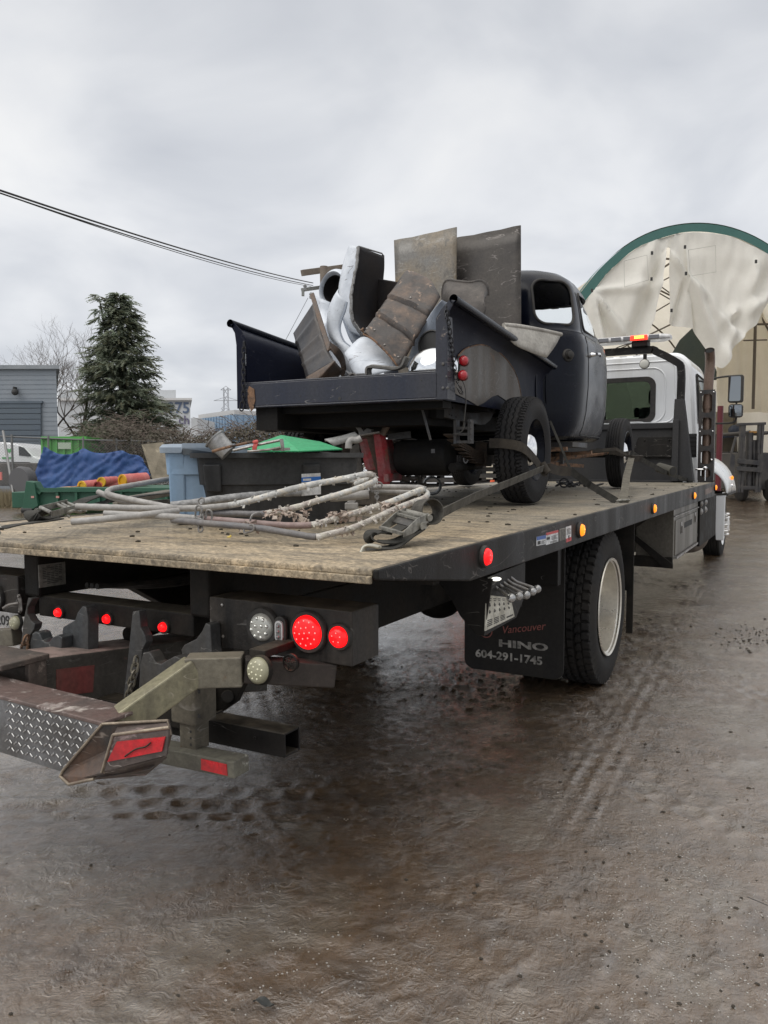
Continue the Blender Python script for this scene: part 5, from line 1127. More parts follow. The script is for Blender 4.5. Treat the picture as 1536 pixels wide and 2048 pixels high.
# cab brackets, running board arms
m = M(); P = [(.40, 2.0, 1.50), (.44, 2.25, 1.44), (.46, 2.6, 1.43), (.66, 3.3, 1.47), (.80, 3.7, 1.49), (.80, 3.75, 1.47), (.46, 2.7, 1.39), (.40, 2.1, 1.43)]
plate(m, P, (.004, 0, 0)); beam(m, (.36, 2.15, 1.48), (.80, 2.15, 1.50), .05, .03); beam(m, (.36, 2.9, 1.45), (.82, 2.9, 1.48), .05, .03); beam(m, (.50, 2.1, 1.40), (.62, 3.4, 1.36), .03, .03)
obj('running_board_bracket', m, RUST, PK)
m = M(); box(m, .58, .61, 2.75, 2.79, 1.38, 1.56); box(m, .55, .78, 2.4, 2.9, 1.52, 1.56); obj('cab_bracket', m, CHAS, PK)

# cab shell
RING = [  # z, half width, rear y, front y, corner r
    (1.575, .76, 2.06, 3.42, .22), (1.60, .81, 2.03, 3.46, .27), (1.68, .845, 2.005, 3.49, .32), (1.80, .87, 2.0, 3.50, .36), (2.00, .885, 2.0, 3.50, .38), (2.20, .885, 2.0, 3.50, .38), (2.33, .875, 2.0, 3.49, .38),
    (2.405, .855, 2.005, 3.48, .37), (2.425, .835, 2.02, 3.45, .36), (2.445, .825, 2.03, 3.42, .36), (2.52, .815, 2.035, 3.36, .36), (2.62, .80, 2.05, 3.28, .36), (2.72, .78, 2.07, 3.19, .36), (2.80, .755, 2.10, 3.11, .36),
    (2.87, .71, 2.15, 3.03, .35), (2.92, .64, 2.22, 2.95, .32), (2.955, .54, 2.32, 2.86, .25), (2.975, .40, 2.44, 2.76, .15), (2.985, .2, 2.55, 2.66, .05), (2.986, .05, 2.59, 2.62, .01)]
ZS = [r[0] for r in RING]
def cab_ring(r):
    z, W, y0, y1, c = r; o = []
    for (cx, cy, a0) in ((W - c, y0 + c, -90), (W - c, y1 - c, 0), (-W + c, y1 - c, 90), (-W + c, y0 + c, 180)):
        for k in range(11): a = R_(a0 + 9 * k); o.append((cx + c * math.cos(a), cy + c * math.sin(a), z))
    # subdivide the straight runs
    res = []
    for i in range(len(o)):
        a, b = Vector(o[i]), Vector(o[(i + 1) % len(o)]); n = 6 if i % 11 == 10 else 1
        for k in range(n): res.append(a + (b - a) * (k / n))
    return res
rings = [cab_ring(r) for r in RING]; n = len(rings[0]); m = M()
for r in rings: m.v += [tuple(p) for p in r]
m.f = [(i * n + j, i * n + (j + 1) % n, (i + 1) * n + (j + 1) % n, (i + 1) * n + j) for i in range(len(rings) - 1) for j in range(n)] + [tuple((len(rings) - 1) * n + j for j in range(n)), tuple(range(n - 1, -1, -1))]; m.mi = [0] * len(m.f)
cabp = obj('cab', m, NAVYG, PK, smoothang=50)
sm = cabp.modifiers.new('s', 'SOLIDIFY'); sm.thickness = .022; sm.offset = -1
def prism(pts, off): m = M(); plate(m, pts, off); return m
def rrp(c, u, v, w, h, r, n=6):
    c, u, v = Vector(c), Vector(u).normalized(), Vector(v).normalized(); o = []
    for (sx, sy, a0) in ((1, 1, 0), (-1, 1, 90), (-1, -1, 180), (1, -1, 270)):
        for k in range(n + 1): a = R_(a0 + 90 * k / n); o.append(c + u * (sx * (w / 2 - r) + r * math.cos(a)) + v * (sy * (h / 2 - r) + r * math.sin(a)))
    return o
CW = []
nr = Vector((.66, -.75, 0)).normalized()
wins = []
for sg in (1, -1):
    nn = Vector((nr.x * sg, nr.y, 0)); u = Vector((-nn.y, nn.x, 0)); cc = Vector((.70 * sg, 2.16, 2.645))
    wins.append(('corner_window', cc, u, Vector((0, 0, 1)), .34, .35, .09, nn))
    sv = Vector((-.05 * sg, 0, .33)); wins.append(('door_window', Vector((.80 * sg, 2.86, 2.62)), Vector((0, 1, 0)), sv, .66, .30, .06, Vector((sg, 0, .15))))
    wins.append(('windscreen', Vector((.36 * sg, 3.26, 2.64)), Vector((1, 0, 0)), Vector((0, -.6, 1)), .58, .30, .07, Vector((0, 1, .6))))
wins.append(('rear_window', Vector((0, 2.055, 2.645)), Vector((1, 0, 0)), Vector((0, .1, 1)), .80, .31, .08, Vector((0, -1, 0))))
for (nm, c, u, v, w_, h_, r, nn) in wins:
    nn = nn.normalized(); pts = rrp(c, u, v, w_, h_, r); d0 = nn * .17
    co_ = obj('cutter', prism([p - d0 for p in pts], d0 * 2), NAVYG, None); co_.parent = PK
    bm = bmesh.new(); bm.from_mesh(co_.data); bmesh.ops.recalc_face_normals(bm, faces=bm.faces); bm.to_mesh(co_.data); bm.free()
    bo = cabp.modifiers.new('b', 'BOOLEAN'); bo.operation = 'DIFFERENCE'; bo.object = co_; bo.solver = 'EXACT'; CW.append(co_)
dg = bpy.context.evaluated_depsgraph_get(); dg.update()
nm_ = bpy.data.meshes.new_from_object(cabp.evaluated_get(dg)); cabp.modifiers.clear(); cabp.data = nm_; cabp.data.polygons.foreach_set('use_smooth', [True] * len(cabp.data.polygons)); cabp.data.set_sharp_from_angle(angle=R_(38))
for c_ in CW: bpy.data.objects.remove(c_)
# surface finder so trims sit on the skin
from mathutils.bvhtree import BVHTree
_bv = BVHTree.FromPolygons([v.co.copy() for v in nm_.vertices], [tuple(p.vertices) for p in nm_.polygons])
_bs = BVHTree.FromPolygons([Vector(v) for v in m.v], m.f)
def skin(p, d):
    h = _bs.ray_cast(p - d * -1.0 if False else p + d * .6, -d, 1.2)
    return h[0] if h[0] is not None else p
for (nm, c, u, v, w_, h_, r, nn) in wins:
    nn = nn.normalized()
    ringp = [skin(p, nn) - nn * .002 for p in rrp(c, u, v, w_ + .012, h_ + .012, r + .006, 8)]
    m = M(); tube(m, ringp, .011, 8, closed=True); sg_ = obj('window_seal', m, GRM, cabp, smoothang=60)
    pin = [skin(p, nn) - nn * .012 for p in rrp(c, u, v, w_, h_, r, 8)]; cen = skin(c, nn) - nn * .012
    m = M(); m.v = [tuple(cen)] + [tuple(p) for p in pin]; m.f = [(0, i + 1, (i + 1) % len(pin) + 1) for i in range(len(pin))]; m.mi = [0] * len(m.f)
    # a middle ring keeps the pane curved with the body
    mid = [skin(cen + (p - cen) * .55 + nn * .012, nn) - nn * .012 for p in pin]; k = len(pin)
    m.v = [tuple(cen)] + [tuple(p) for p in mid] + [tuple(p) for p in pin]
    m.f = [(0, i + 1, (i + 1) % k + 1) for i in range(k)] + [(i + 1, k + i + 1, k + (i + 1) % k + 1, (i + 1) % k + 1) for i in range(k)]; m.mi = [0] * len(m.f)
    obj(nm, m, mat('old_clear_glass', (.90, .93, .93), .02, bump=0, trans=1.0), cabp, smoothang=80)
# belt crease and door seam
m = M(); pts = [skin(Vector((x, 1.9, 2.412)), Vector((0, -1, 0))) for x in np.linspace(-.5, .5, 12)]
cr_ = cab_ring((2.412, .849, 2.012, 3.47, .37)); cr_ = [p for p in cr_ if p.y < 2.9]; 
cr_.sort(key=lambda p: math.atan2(p.x, -(p.y - 2.9)))
tube(m, cr_, .0045, 6); obj('belt_moulding', m, NAVYG, cabp, smoothang=60)
for sg in (1, -1):
    m = M(); pts = []
    for z in np.linspace(1.63, 2.76, 26): pts.append(skin(Vector((sg * .7, 2.46, z)), Vector((sg, 0, 0))))
    lo = [skin(Vector((sg * .7, y, 1.615)), Vector((sg, 0, 0))) for y in np.linspace(3.25, 2.5, 10)]
    tube(m, lo + pts, .0042, 6); obj('door_seam', m, INK, cabp)
    hp = skin(Vector((sg * .7, 2.58, 2.27)), Vector((sg, 0, 0))); 
    m = M(); lathe(m, hp, (sg, 0, 0), [(0, .02), (.015, .018), (.03, .012), (.045, .011), (.045, 0)], 16); tube(m, smooth([hp + Vector((sg * .05, -.03, .0)), hp + Vector((sg * .055, .05, .008)), hp + Vector((sg * .045, .12, .004))], 5), .012, 10); obj('door_handle', m, CHR, cabp, smoothang=60)
# fuel filler cup on the right rear corner
d_ = Vector((.80, -.60, 0)).normalized(); fc_ = skin(Vector((.70, 2.22, 2.22)), d_); m = M(); lathe(m, fc_ - d_ * .01, d_, [(0, .05), (.012, .05), (.02, .042), (.02, .03), (.05, .028), (.055, .02), (.055, 0)], 24); obj('fuel_filler', m, GRM, cabp, smoothang=45)
m = M(); box(m, -.66, .66, 2.35, 2.50, 1.9, 2.38); box(m, -.66, .66, 2.45, 2.9, 1.8, 1.95); obj('bench_seat', m, mat('old_seat', (.05, .045, .04), .8), cabp, bevel=.04)
m = M(); box(m, -.68, .68, 3.05, 3.25, 2.2, 2.40); obj('dashboard', m, NAVY, cabp, bevel=.03)
m = M(); tube(m, [Vector((-.35, 3.0, 2.38)) + Vector((.19 * math.cos(a), .06 * math.sin(a), .17 * math.sin(a))) for a in np.linspace(0, 2 * PI, 25)[:-1]], .011, 8, closed=True); obj('steering_wheel', m, INK, cabp)
# door mirror, silver pull
# bonnet and radiator shell (hidden from the camera by the cab, simple but real)
m = M(); vs = []
for (y, w_, zt, zb2) in ((3.46, .62, 2.42, 1.9), (3.9, .52, 2.38, 1.85), (4.3, .42, 2.28, 1.8), (4.5, .34, 2.12, 1.75)):
    for k in range(13): a = PI * k / 12; vs.append((w_ * math.cos(a), y, zb2 + (zt - zb2) * math.sin(a) ** .7))
m.add(vs, [(i * 13 + j, i * 13 + j + 1, (i + 1) * 13 + j + 1, (i + 1) * 13 + j) for i in range(3) for j in range(12)]); obj('bonnet', m, NAVYG, PK, smoothang=60, solid=.01)
m = M(); box(m, -.3, .3, 4.35, 4.42, 1.6, 2.1); obj('radiator', m, UND, PK)
m = M(); box(m, -.28, .28, 3.45, 4.2, 1.5, 1.85); obj('engine_block', m, UND, PK, bevel=.05)
PK.matrix_world = PKM
# ------------------------------------------------------------ LOAD IN THE BED
GRP_F = 'loose body panels heaped in the bed'
WPR = mat('white_primer', (.70, .74, .80), .36, scr=1, grit=.06, scol=(.12, .11, .11), dirt=(.46, .50, .56), damt=.48, dscale=5, bump=.1, spots=(.16, .15, .15), samt=.325, sscale=9)
GPR = mat('gray_primer', (.36, .41, .49), .4, grit=.06, scr=.7, scol=(.08, .08, .08), dirt=(.22, .24, .28), damt=.5, dscale=3, bump=.08, spots=(.10, .09, .09), samt=.31, sscale=8)
BRN = mat('rusty_brown_panel', (.050, .043, .040), .5, metal=.1, dirt=(.16, .115, .088), damt=.45, dscale=5, contrast=.10, bump=.35, spots=(.34, .24, .175), samt=.37, sscale=16)
DIN = mat('dark_undercoat', (.009, .009, .012), .6, spec=.3, dirt=(.024, .018, .015), damt=.5, dscale=4, bump=.2)
DST = mat('dark_striped_steel', (.040, .042, .048), .38, metal=.4, dirt=(.10, .085, .075), damt=.45, dscale=5, streak=True, bump=.15)
def curve_pts(px, Y, n=14):
    """Y is one plane or one value per point"""
    ys = Y if isinstance(Y, (list, tuple)) else [Y] * len(px)
    return smooth([UY(a, b, y) for (a, b), y in zip(px, ys)], n)
def resample(pts, n):
    pts = [Vector(p) for p in pts]; d = [0]
    for a, b in zip(pts[:-1], pts[1:]): d.append(d[-1] + (b - a).length)
    o = []; j = 0
    for i in range(n):
        t = d[-1] * i / (n - 1)
        while j < len(d) - 2 and d[j + 1] < t: j += 1
        f = (t - d[j]) / max(1e-9, d[j + 1] - d[j]); o.append(pts[j] + (pts[j + 1] - pts[j]) * min(1, max(0, f)))
    return o
def shell(m, A, B, nu=22, nv=8, bulge=(0, 0, 0), mi=0, wob=0, seed=0):
    A = resample(A, nu + 1); B = resample(B, nu + 1); bu = Vector(bulge)
    def f(u, v):
        a = A[round(u * nu)]; b = B[round(u * nu)]; p = a + (b - a) * v + bu * math.sin(PI * v)
        if wob: p = p + Vector((0, 1, 0)) * wob * noise.noise(Vector((u * 3 + seed, v * 3, seed)))
        return p
    return grid(m, f, nu, nv, mi)
# plywood / steel sheets leaning on the cab
def sheet(name, px, Y, lean, mt, label, cat, group=None, th=.010):
    tl, tr, br, bl = [UY(a, b, Y) for a, b in px]
    P = [tl, tr, br, bl]; zb = 1.87
    # extend to the bed floor
    br = tr + (br - tr) * ((tr.z - zb) / (tr.z - br.z)); bl = tl + (bl - tl) * ((tl.z - zb) / (tl.z - bl.z))
    P = [tl + Vector((0, lean, 0)), tr + Vector((0, lean, 0)), br, bl]
    m = M(); 
    vs = []; n = 10
    for i in range(n + 1):
        for j in range(n + 1):
            u, v = i / n, j / n; p = (P[3] * (1 - u) + P[2] * u) * (1 - v) + (P[0] * (1 - u) + P[1] * u) * v
            edge = Vector((0, 0, 0))
            if j == n: edge = Vector((0, 0, .006 * noise.noise(Vector((u * 6, Y, 0)))))
            vs.append(p + Vector((0, .012 * math.sin(PI * u) * v, 0)) + edge)
    m.add(vs, [(i * (n + 1) + j, (i + 1) * (n + 1) + j, (i + 1) * (n + 1) + j + 1, i * (n + 1) + j + 1) for i in range(n) for j in range(n)])
    return solo(name, m, mt, label, cat, loc=(P[3] + P[2]) / 2, solid=th, smoothang=60)
TANB = mat('dirty_galvanised_sheet', scr=.9, scol=(.30, .29, .27), col=(.17, .165, .155), rough=.48, metal=.15, dirt=(.25, .185, .105), damt=.44, dscale=2.4, bump=.2, spots=(.13, .12, .105), samt=.42, sscale=11)
DKB = mat('dark_scratched_sheet', (.042, .037, .034), .45, scr=1, scol=(.22, .20, .19), metal=.2, dirt=(.085, .075, .066), damt=.48, dscale=4, bump=.15, spots=(.15, .14, .13), samt=.31, sscale=4)
sheet('sheet_panel', [(781, 477), (907, 450), (909, 640), (790, 640)], 3.52, .06, TANB, 'tan and gray stained metal sheet standing behind the rusty ribbed panel', 'metal sheet')
sheet('sheet_panel', [(903, 473), (1037, 447), (1040, 648), (905, 660)], 3.66, .05, DKB, 'tall dark scratched metal sheet standing against the cab rear window', 'metal sheet')
# pale plank/fender flange lying over the right rail in front of the cab
m = M(); A = [UX(1008, 650, .50), UX(1040, 653, .52), UX(1085, 661, .54), UX(1122, 668, .56)]; B = [UX(1012, 660, .40), UX(1045, 680, .42), UX(1075, 700, .46), UX(1092, 716, .50)]
A = [UD(1008, 650, 4.9), UD(1040, 653, 5.05), UD(1085, 661, 5.25), UD(1122, 669, 5.4)]; B = [UD(1005, 665, 4.85), UD(1030, 690, 4.95), UD(1062, 705, 5.05), UD(1092, 716, 5.2)]
shell(m, smooth(A, 5), smooth(B, 5), 14, 6, (0.01, 0, 0)); tube(m, smooth(A, 6), .012, 10)
solo('fender_flange', m, mat('pale_gray_panel', (.40, .38, .34), .5, dirt=(.25, .235, .21), damt=.5, dscale=6, bump=.2), 'pale gray triangular panel lying over the bed rail beside the cab', 'body panel', loc=A[2], group=None, solid=.006, smoothang=50)
# rusty brown ribbed panel, leaning back, rolled top edge
TL, TR, BR_, BL_ = UY(792, 566, 2.62), UY(880, 590, 2.62), UY(798, 733, 2.12), UY(727, 664, 2.12)
nrm = (TR - TL).cross(BL_ - TL).normalized()
if nrm.dot(CAMP - TL) < 0: nrm = -nrm
m = M(); nu, nv = 60, 20
TL2, TR2 = UY(812, 541, 2.72), UY(862, 562, 2.72)
def brownf(u, v):
    # u: 0 bottom .. 1 top ; v across
    bot = BL_ + (BR_ - BL_) * v; top = TL + (TR - TL) * v
    if u < .88:
        p = bot + (top - bot) * (u / .88)
    else:
        q = (u - .88) / .12; t2 = TL2 + (TR2 - TL2) * v; mid = top + (t2 - top) * .5 + nrm * .02
        p = (top * (1 - q) + mid * q) * (1 - q) + (mid * (1 - q) + t2 * q) * q
    rib = 0
    for c_ in (.30, .62): rib += math.exp(-((u - c_) / .016) ** 2) - .5 * math.exp(-((u - c_ - .035) / .02) ** 2)
    edge = .016 * max(0, 1 - min(v, 1 - v) / .05) * -1
    return p + nrm * (-.022 * rib + edge + .012 * math.sin(PI * v) + .008 * noise.noise(Vector((u * 5, v * 4, 3))))
grid(m, brownf, nu, nv)
bp_ = thing('ribbed_panel', 'rusty brown ribbed steel panel leaning across the heap beside the tail post', 'body panel', BR_, None)
obj('pan', m, BRN, bp_, solid=-.005, smoothang=60)
m = M()
for (u, v) in ((.06, .03), (.1, .2), (.04, .55), (.06, .9), (.7, .5), (.35, .06)): ball(m, brownf(u, v) + nrm * .006, .008, 8)
obj('rivet', m, STL, bp_)
m = M(); tube(m, smooth([brownf(.0, v) + nrm * .003 for v in (0, .25, .5, .75, 1)], 4), .007, 6); tube(m, [UY(727, 664, 2.10), UY(722, 660, 2.08), UY(727, 657, 2.10)], .008, 6); obj('rolled_edge', m, RUST, bp_, smoothang=60)
# large fender standing on end: white outer flank, torn rim, dark inside
LC = [(716, 492), (713, 528), (706, 565), (702, 600), (704, 635), (714, 655), (728, 674)]
RC = [(764, 507), (765, 530), (764, 558), (768, 592), (764, 625), (752, 652), (742, 678)]
FC = [(702, 492), (690, 517), (682, 552), (678, 580), (684, 612), (690, 636), (700, 660)]
A = curve_pts(LC, 2.62); B = curve_pts(RC, 3.02); C_ = curve_pts(FC, 2.84)
tf = thing('rear_fender', 'tall white fender standing on end, its dark inner side facing the tail', 'fender', A[-1], None)
m = M(); shell(m, A, B, 30, 10, (0, .16, 0)); obj('inner_skin', m, DIN, tf, solid=.004, smoothang=60)
m = M(); shell(m, C_, A, 30, 8, (-.02, -.03, 0)); obj('outer_skin', m, WPR, tf, solid=.004, smoothang=60)
m = M(); rim_pts = resample(A, 60); rim_pts = [p + Vector((.004 * noise.noise(p * 30), 0, .004 * noise.noise(p * 41))) for p in rim_pts]
ribbon(m, rim_pts, .035, .008, (.8, -.5, 0)); obj('torn_rim', m, mat('scabby_rim', (.16, .155, .15), .6, dirt=(.32, .32, .32), damt=.5, dscale=30, bump=.6, bscale=120, spots=(.06, .05, .045), samt=.42, sscale=30), tf, smoothang=40)
m = M(); box(m, 0, 0, 0, 0, 0, 0); m = M(); P = [UY(764, 507, 3.02), UY(768, 512, 3.05), UY(722, 496, 2.7), UY(718, 493, 2.64)]; tube(m, P[::3] + [], .006, 6); obj('top_edge', m, mat('scabby_rim', (0, 0, 0)), tf)
# second fender lip, S-shaped, in front of the first
A = curve_pts([(677, 578), (665, 598), (656, 625), (654, 652), (660, 676), (676, 700), (684, 726), (682, 762)], 2.45); B = curve_pts([(694, 604), (690, 622), (683, 640), (680, 660), (688, 682), (704, 696), (716, 712), (722, 745)], 2.38)
ff_ = thing('front_fender', 'white primed fender with an S-shaped lip in front of the tall fender', 'fender', A[-1], None)
m = M(); shell(m, A, B, 34, 8, (0, -.05, 0)); obj('skin', m, WPR, ff_, solid=.004, smoothang=60)
m = M(); tube(m, resample(B, 50), .006, 10); obj('lip', m, GPR, ff_, smoothang=60)
A2 = curve_pts([(680, 625), (690, 655), (700, 680), (716, 700), (734, 715)], 2.75); B2 = curve_pts([(702, 600), (705, 640), (716, 662), (730, 680), (740, 690)], 2.70)
m = M(); shell(m, A2, B2, 16, 6, (0, .03, 0)); obj('flank', m, GPR, ff_, solid=.004, smoothang=60)
# headlamp fender with oval opening
hc = UY(667, 578, 2.85); hf = thing('headlamp_fender', 'white fender with an oval headlamp opening under the pole crossarm', 'fender', hc - Vector((0, 0, .5)), None)
m = M(); nn_ = 40; vs = []
ra = [(.115, .125, 0), (.135, .15, -.03), (.155, .175, .0), (.16, .185, .06)]
tilt = R_(-18)
def ov(a, rx, rz, dy): x = rx * math.cos(a); z = rz * math.sin(a); return hc + Vector((x * math.cos(tilt) - z * math.sin(tilt), dy - .2 * x, x * math.sin(tilt) + z * math.cos(tilt)))
for (rx, rz, dy) in ra: vs += [ov(2 * PI * k / nn_, rx * .88, rz * .80, dy) for k in range(nn_)]
m.add(vs, [(i * nn_ + j, i * nn_ + (j + 1) % nn_, (i + 1) * nn_ + (j + 1) % nn_, (i + 1) * nn_ + j) for i in range(3) for j in range(nn_)]); obj('headlamp_rim', m, WPR, hf, solid=.005, smoothang=60)
m = M(); vs = []
for (rx, rz, dy) in ((.10, .10, 0.0), (.09, .09, .10), (.05, .05, .13), (.001, .001, .14)): vs += [ov(2 * PI * k / nn_, rx, rz, dy) for k in range(nn_)]
m.add(vs, [(i * nn_ + j, i * nn_ + (j + 1) % nn_, (i + 1) * nn_ + (j + 1) % nn_, (i + 1) * nn_ + j) for i in range(3) for j in range(nn_)]); obj('headlamp_bucket', m, DIN, hf, smoothang=60)
m = M()
for k in range(6): ball(m, ov(1.0 + 2 * PI * k / 6, .122, .122, -.012), .008, 8, (1, .4, 1))
obj('screw_hole', m, INK, hf)
m = M(); A = curve_pts([(630, 590), (634, 612), (642, 648), (652, 690), (664, 740), (672, 768)], [2.95, 2.9, 2.85, 2.8, 2.7, 2.6]); B = curve_pts([(664, 606), (668, 640), (676, 668), (690, 700), (705, 730), (712, 762)], [2.8, 2.8, 2.7, 2.65, 2.6, 2.5])
shell(m, A, B, 24, 8, (0, -.08, 0)); obj('skin', m, WPR, hf, solid=.004, smoothang=60)
# dark corrugated steel step with folded end
C_tl, C_l, C_bl, C_br, C_r = UY(626, 604, 2.35), UY(587, 667, 2.35), UY(616, 768, 2.05), UY(666, 719, 2.05), UY(655, 693, 2.15)
ds = thing('corrugated_panel', 'dark gray corrugated steel step panel leaning in the left of the bed', 'body panel', C_bl, None)
def stepf(u, v):   # u along the ribs' cross direction (top->bottom), v left->right
    a = smooth([UY(587, 667, 2.40), UY(596, 698, 2.3), UY(604, 724, 2.2), UY(612, 755, 2.08)], 6); b = smooth([UY(627, 606, 2.40), UY(640, 650, 2.3), UY(652, 690, 2.2), UY(668, 722, 2.08)], 6)
    i = u * (len(a) - 1); k = min(len(a) - 2, int(i)); f = i - k; pa = a[k] + (a[k + 1] - a[k]) * f; pb = b[k] + (b[k + 1] - b[k]) * f
    rib = sum(math.exp(-((u - c_) / .03) ** 2) for c_ in (.22, .48, .74))
    return pa + (pb - pa) * v + Vector((-.3, -1, .2)).normalized() * (.010 * rib)
m = M(); grid(m, stepf, 44, 8); obj('corrugated_face', m, DST, ds, solid=.005, smoothang=50)
m = M(); a = [stepf(1, v) for v in np.linspace(0, 1, 9)]; b = smooth([UY(617, 768, 2.04), UY(645, 768, 2.10), UY(668, 763, 2.22), UY(686, 740, 2.32)], 4); b0 = smooth([UY(617, 769, 2.04), UY(640, 755, 2.04), UY(655, 738, 2.04), UY(670, 722, 2.05)], 4)
shell(m, a, b0, 12, 3); shell(m, b0, b, 12, 4, (0, -.01, 0)); obj('folded_end', m, mat('rust_brown_steel', (.075, .06, .052), .5, dirt=(.14, .09, .06), damt=.5, dscale=9, bump=.3), ds, solid=.005, smoothang=50)
m = M(); beam(m, UY(624, 588, 2.42), UY(659, 700, 2.12), .012, .028, up=(1, 0, .3)); ribbon(m, smooth([UY(658, 690, 2.12), UY(672, 702, 2.2), UY(683, 718, 2.3), UY(687, 735, 2.34), UY(682, 750, 2.3)], 6), .05, .006, (0, 1, 0)); obj('side_rail', m, mat('rust_brown_steel', (0, 0, 0)), ds)
# big pale curved sheets at the bottom
m = M(); A = curve_pts([(702, 700), (712, 682), (728, 674), (748, 683), (775, 702), (800, 722)], [2.30, 2.3, 2.3, 2.32, 2.34, 2.36]); B = curve_pts([(700, 720), (704, 742), (716, 752), (742, 752), (772, 744), (798, 738)], [2.2, 2.14, 2.1, 2.1, 2.12, 2.2])
shell(m, A, B, 26, 12, (0, -.07, .0)); solo('primed_panel', m, WPR, 'rounded white primed panel lying low in the heap under the rusty panel', 'body panel', loc=B[8], solid=.004, smoothang=70)
m = M(); A = curve_pts([(655, 640), (665, 668), (676, 694), (690, 715), (704, 728)], 2.68); B = curve_pts([(640, 690), (652, 715), (664, 740), (680, 758), (704, 766)], 2.45)
shell(m, A, B, 20, 10, (0, -.04, 0)); solo('primed_panel', m, WPR, 'blue-white primed panel between the corrugated panel and the rounded panel', 'body panel', loc=B[-1], solid=.004, smoothang=70)
# bent gray strip
m = M(); pts = smooth([UY(737, 750, 2.0), UY(737, 738, 2.0), UY(744, 733, 2.0), UY(768, 735, 2.0), UY(792, 737, 2.0), UY(806, 732, 2.0), UY(812, 720, 2.0), UY(815, 714, 2.0)], 6)
ribbon(m, pts, .06, .012, (0, 1, .1)); tube(m, pts, .012, 8); solo('bent_strip', m, mat('gray_trim_strip', (.17, .165, .155), .5, metal=.3, dirt=(.10, .095, .09), damt=.5, dscale=12, bump=.2), 'gray bent metal strip lying at the tail below the rusty panel', 'trim strip', loc=pts[0], smoothang=50)
# gray-blue fender with round opening, behind the tail post
m = M(); A = curve_pts([(884, 600), (866, 620), (846, 652), (826, 690), (812, 735)], 2.45); B = curve_pts([(905, 610), (902, 650), (900, 690), (896, 720), (890, 750)], 2.6)
A.append(A[-1]); gf = thing('front_fender', 'blue-gray fender with a round dark opening behind the right tail post', 'fender', A[-1], None)
shell(m, A, B, 24, 12, (0, -.04, 0)); obj('skin', m, GPR, gf, solid=.004, smoothang=60)
c = UY(862, 690, 2.40); m = M(); lathe(m, c, (-.1, -1, 0), [(-.005, .0), (-.004, .085), (.004, .092), (.006, .085), (-.003, .08)], 32); obj('opening', m, INK, gf, smoothang=40)
# chrome bowl
c = UY(868, 742, 2.12); m = M(); ball(m, c, .150, 40, (1, .8, .86)); m2 = M()
keep = [f for f in m.f if all(m.v[i][2] > c.z - .03 for i in f)]; m.f = keep; m.mi = [0] * len(keep)
solo('chrome_bowl', m, mat('bright_polished_metal', (.86, .88, .90), .10, metal=1, bump=.05, bscale=20), 'shiny chrome domed headlamp shell lying beside the right tail post', 'headlamp shell', loc=c, smoothang=80, solid=.004)
# dark panel behind the right rail and dark boxes
m = M(); A = curve_pts([(886, 600), (886, 578), (893, 562), (915, 563), (940, 565), (962, 562), (974, 572), (976, 590)], 2.95); B = curve_pts([(900, 640), (910, 625), (930, 622), (942, 630), (952, 640), (962, 640), (968, 632), (972, 615)], 2.75)
shell(m, A, B, 26, 8, (0, -.05, 0)); tube(m, resample(A, 40), .009, 8); solo('rusty_fender', m, mat('dark_rust_fender', (.07, .058, .05), .55, dirt=(.04, .036, .034), damt=.5, dscale=6, bump=.35, spots=(.17, .13, .10), samt=.36, sscale=9), 'dark rusty fender lying behind the right bed rail, before the dark sheet', 'fender', loc=B[0], solid=.004, smoothang=60)
m = M(); P = [UY(x, y, 2.95) for x, y in ((752, 556), (793, 563), (796, 640), (756, 650))]; plate(m, P[::-1], (0, .16, 0)); m.v = list(m.v)
solo('wheel_well_panel', m, DIN, 'black boxy wheel well panel seen between the tall fender and rusty panel', 'body panel', loc=P[3], bevel=.01)
m = M(); a = UY(706, 752, 1.98)
plate(m, [UY(x, y, 1.98) for x, y in ((692, 742), (706, 748), (726, 746), (732, 752), (729, 762), (700, 763))][::-1], (0, .04, 0)); lathe(m, UY(708, 757, 1.97), (0, -1, 0), [(0, .03), (.02, .03), (.02, .022), (0, .022)], 18); tube(m, smooth([UY(692, 742, 1.98), UY(701, 750, 1.97), UY(712, 752, 1.97)], 4), .006, 6)
solo('hinge_bracket', m, CHAS, 'small dark bracket lying on the tail sill below the white panels', 'bracket', loc=a, bevel=.003)

# ------------------------------------------------------------ THINGS ON THE DECK
# black tote with its own frame
def UZd(px, py, z): return UZ(px, py, z)
o = UZ(420, 1050, 1.115); q = UZ(692, 1046, 1.117); ex_ = (q - o); ex_.z = 0; W_ = ex_.length; ex_ = ex_.normalized(); ey_ = Vector((-ex_.y, ex_.x, 0))
TOTE = mat('black_tote_plastic', (.016, .017, .019), .55, dirt=(.055, .055, .055), damt=.48, dscale=3, bump=.12, streak=True, spec=.4)
tt_ = thing('storage_tote', 'big black plastic tote full of parts standing on the deck', 'tote', o + ex_ * W_ / 2 + ey_ * .25, None)
def fr3(u, v, z): return o + ex_ * u + ey_ * v + Vector((0, 0, z))
def ring4(d, z, r=.06, y1=.5):
    """rounded rectangle of the tote, expanded by d"""
    pts = []
    for (cx, cy, a0) in ((W_ + d - r, y1 + d - r, 0), (-d + r, y1 + d - r, 90), (-d + r, -d + r, 180), (W_ + d - r, -d + r, 270)):
        for k in range(7): a = R_(a0 + 15 * k); pts.append(fr3(cx + r * math.cos(a), cy + r * math.sin(a), z))
    return pts
H_ = .328
rings_ = [ring4(-.01, 0.0), ring4(0, .005), ring4(.030, .18), ring4(.032, .182), ring4(.045, .185), ring4(.055, H_ - .022), ring4(.082, H_ - .022), ring4(.082, H_), ring4(.062, H_), ring4(.045, H_ - .02), ring4(-.02, .02)]
m = M(); n = len(rings_[0])
for r in rings_: m.v += [tuple(p) for p in r]
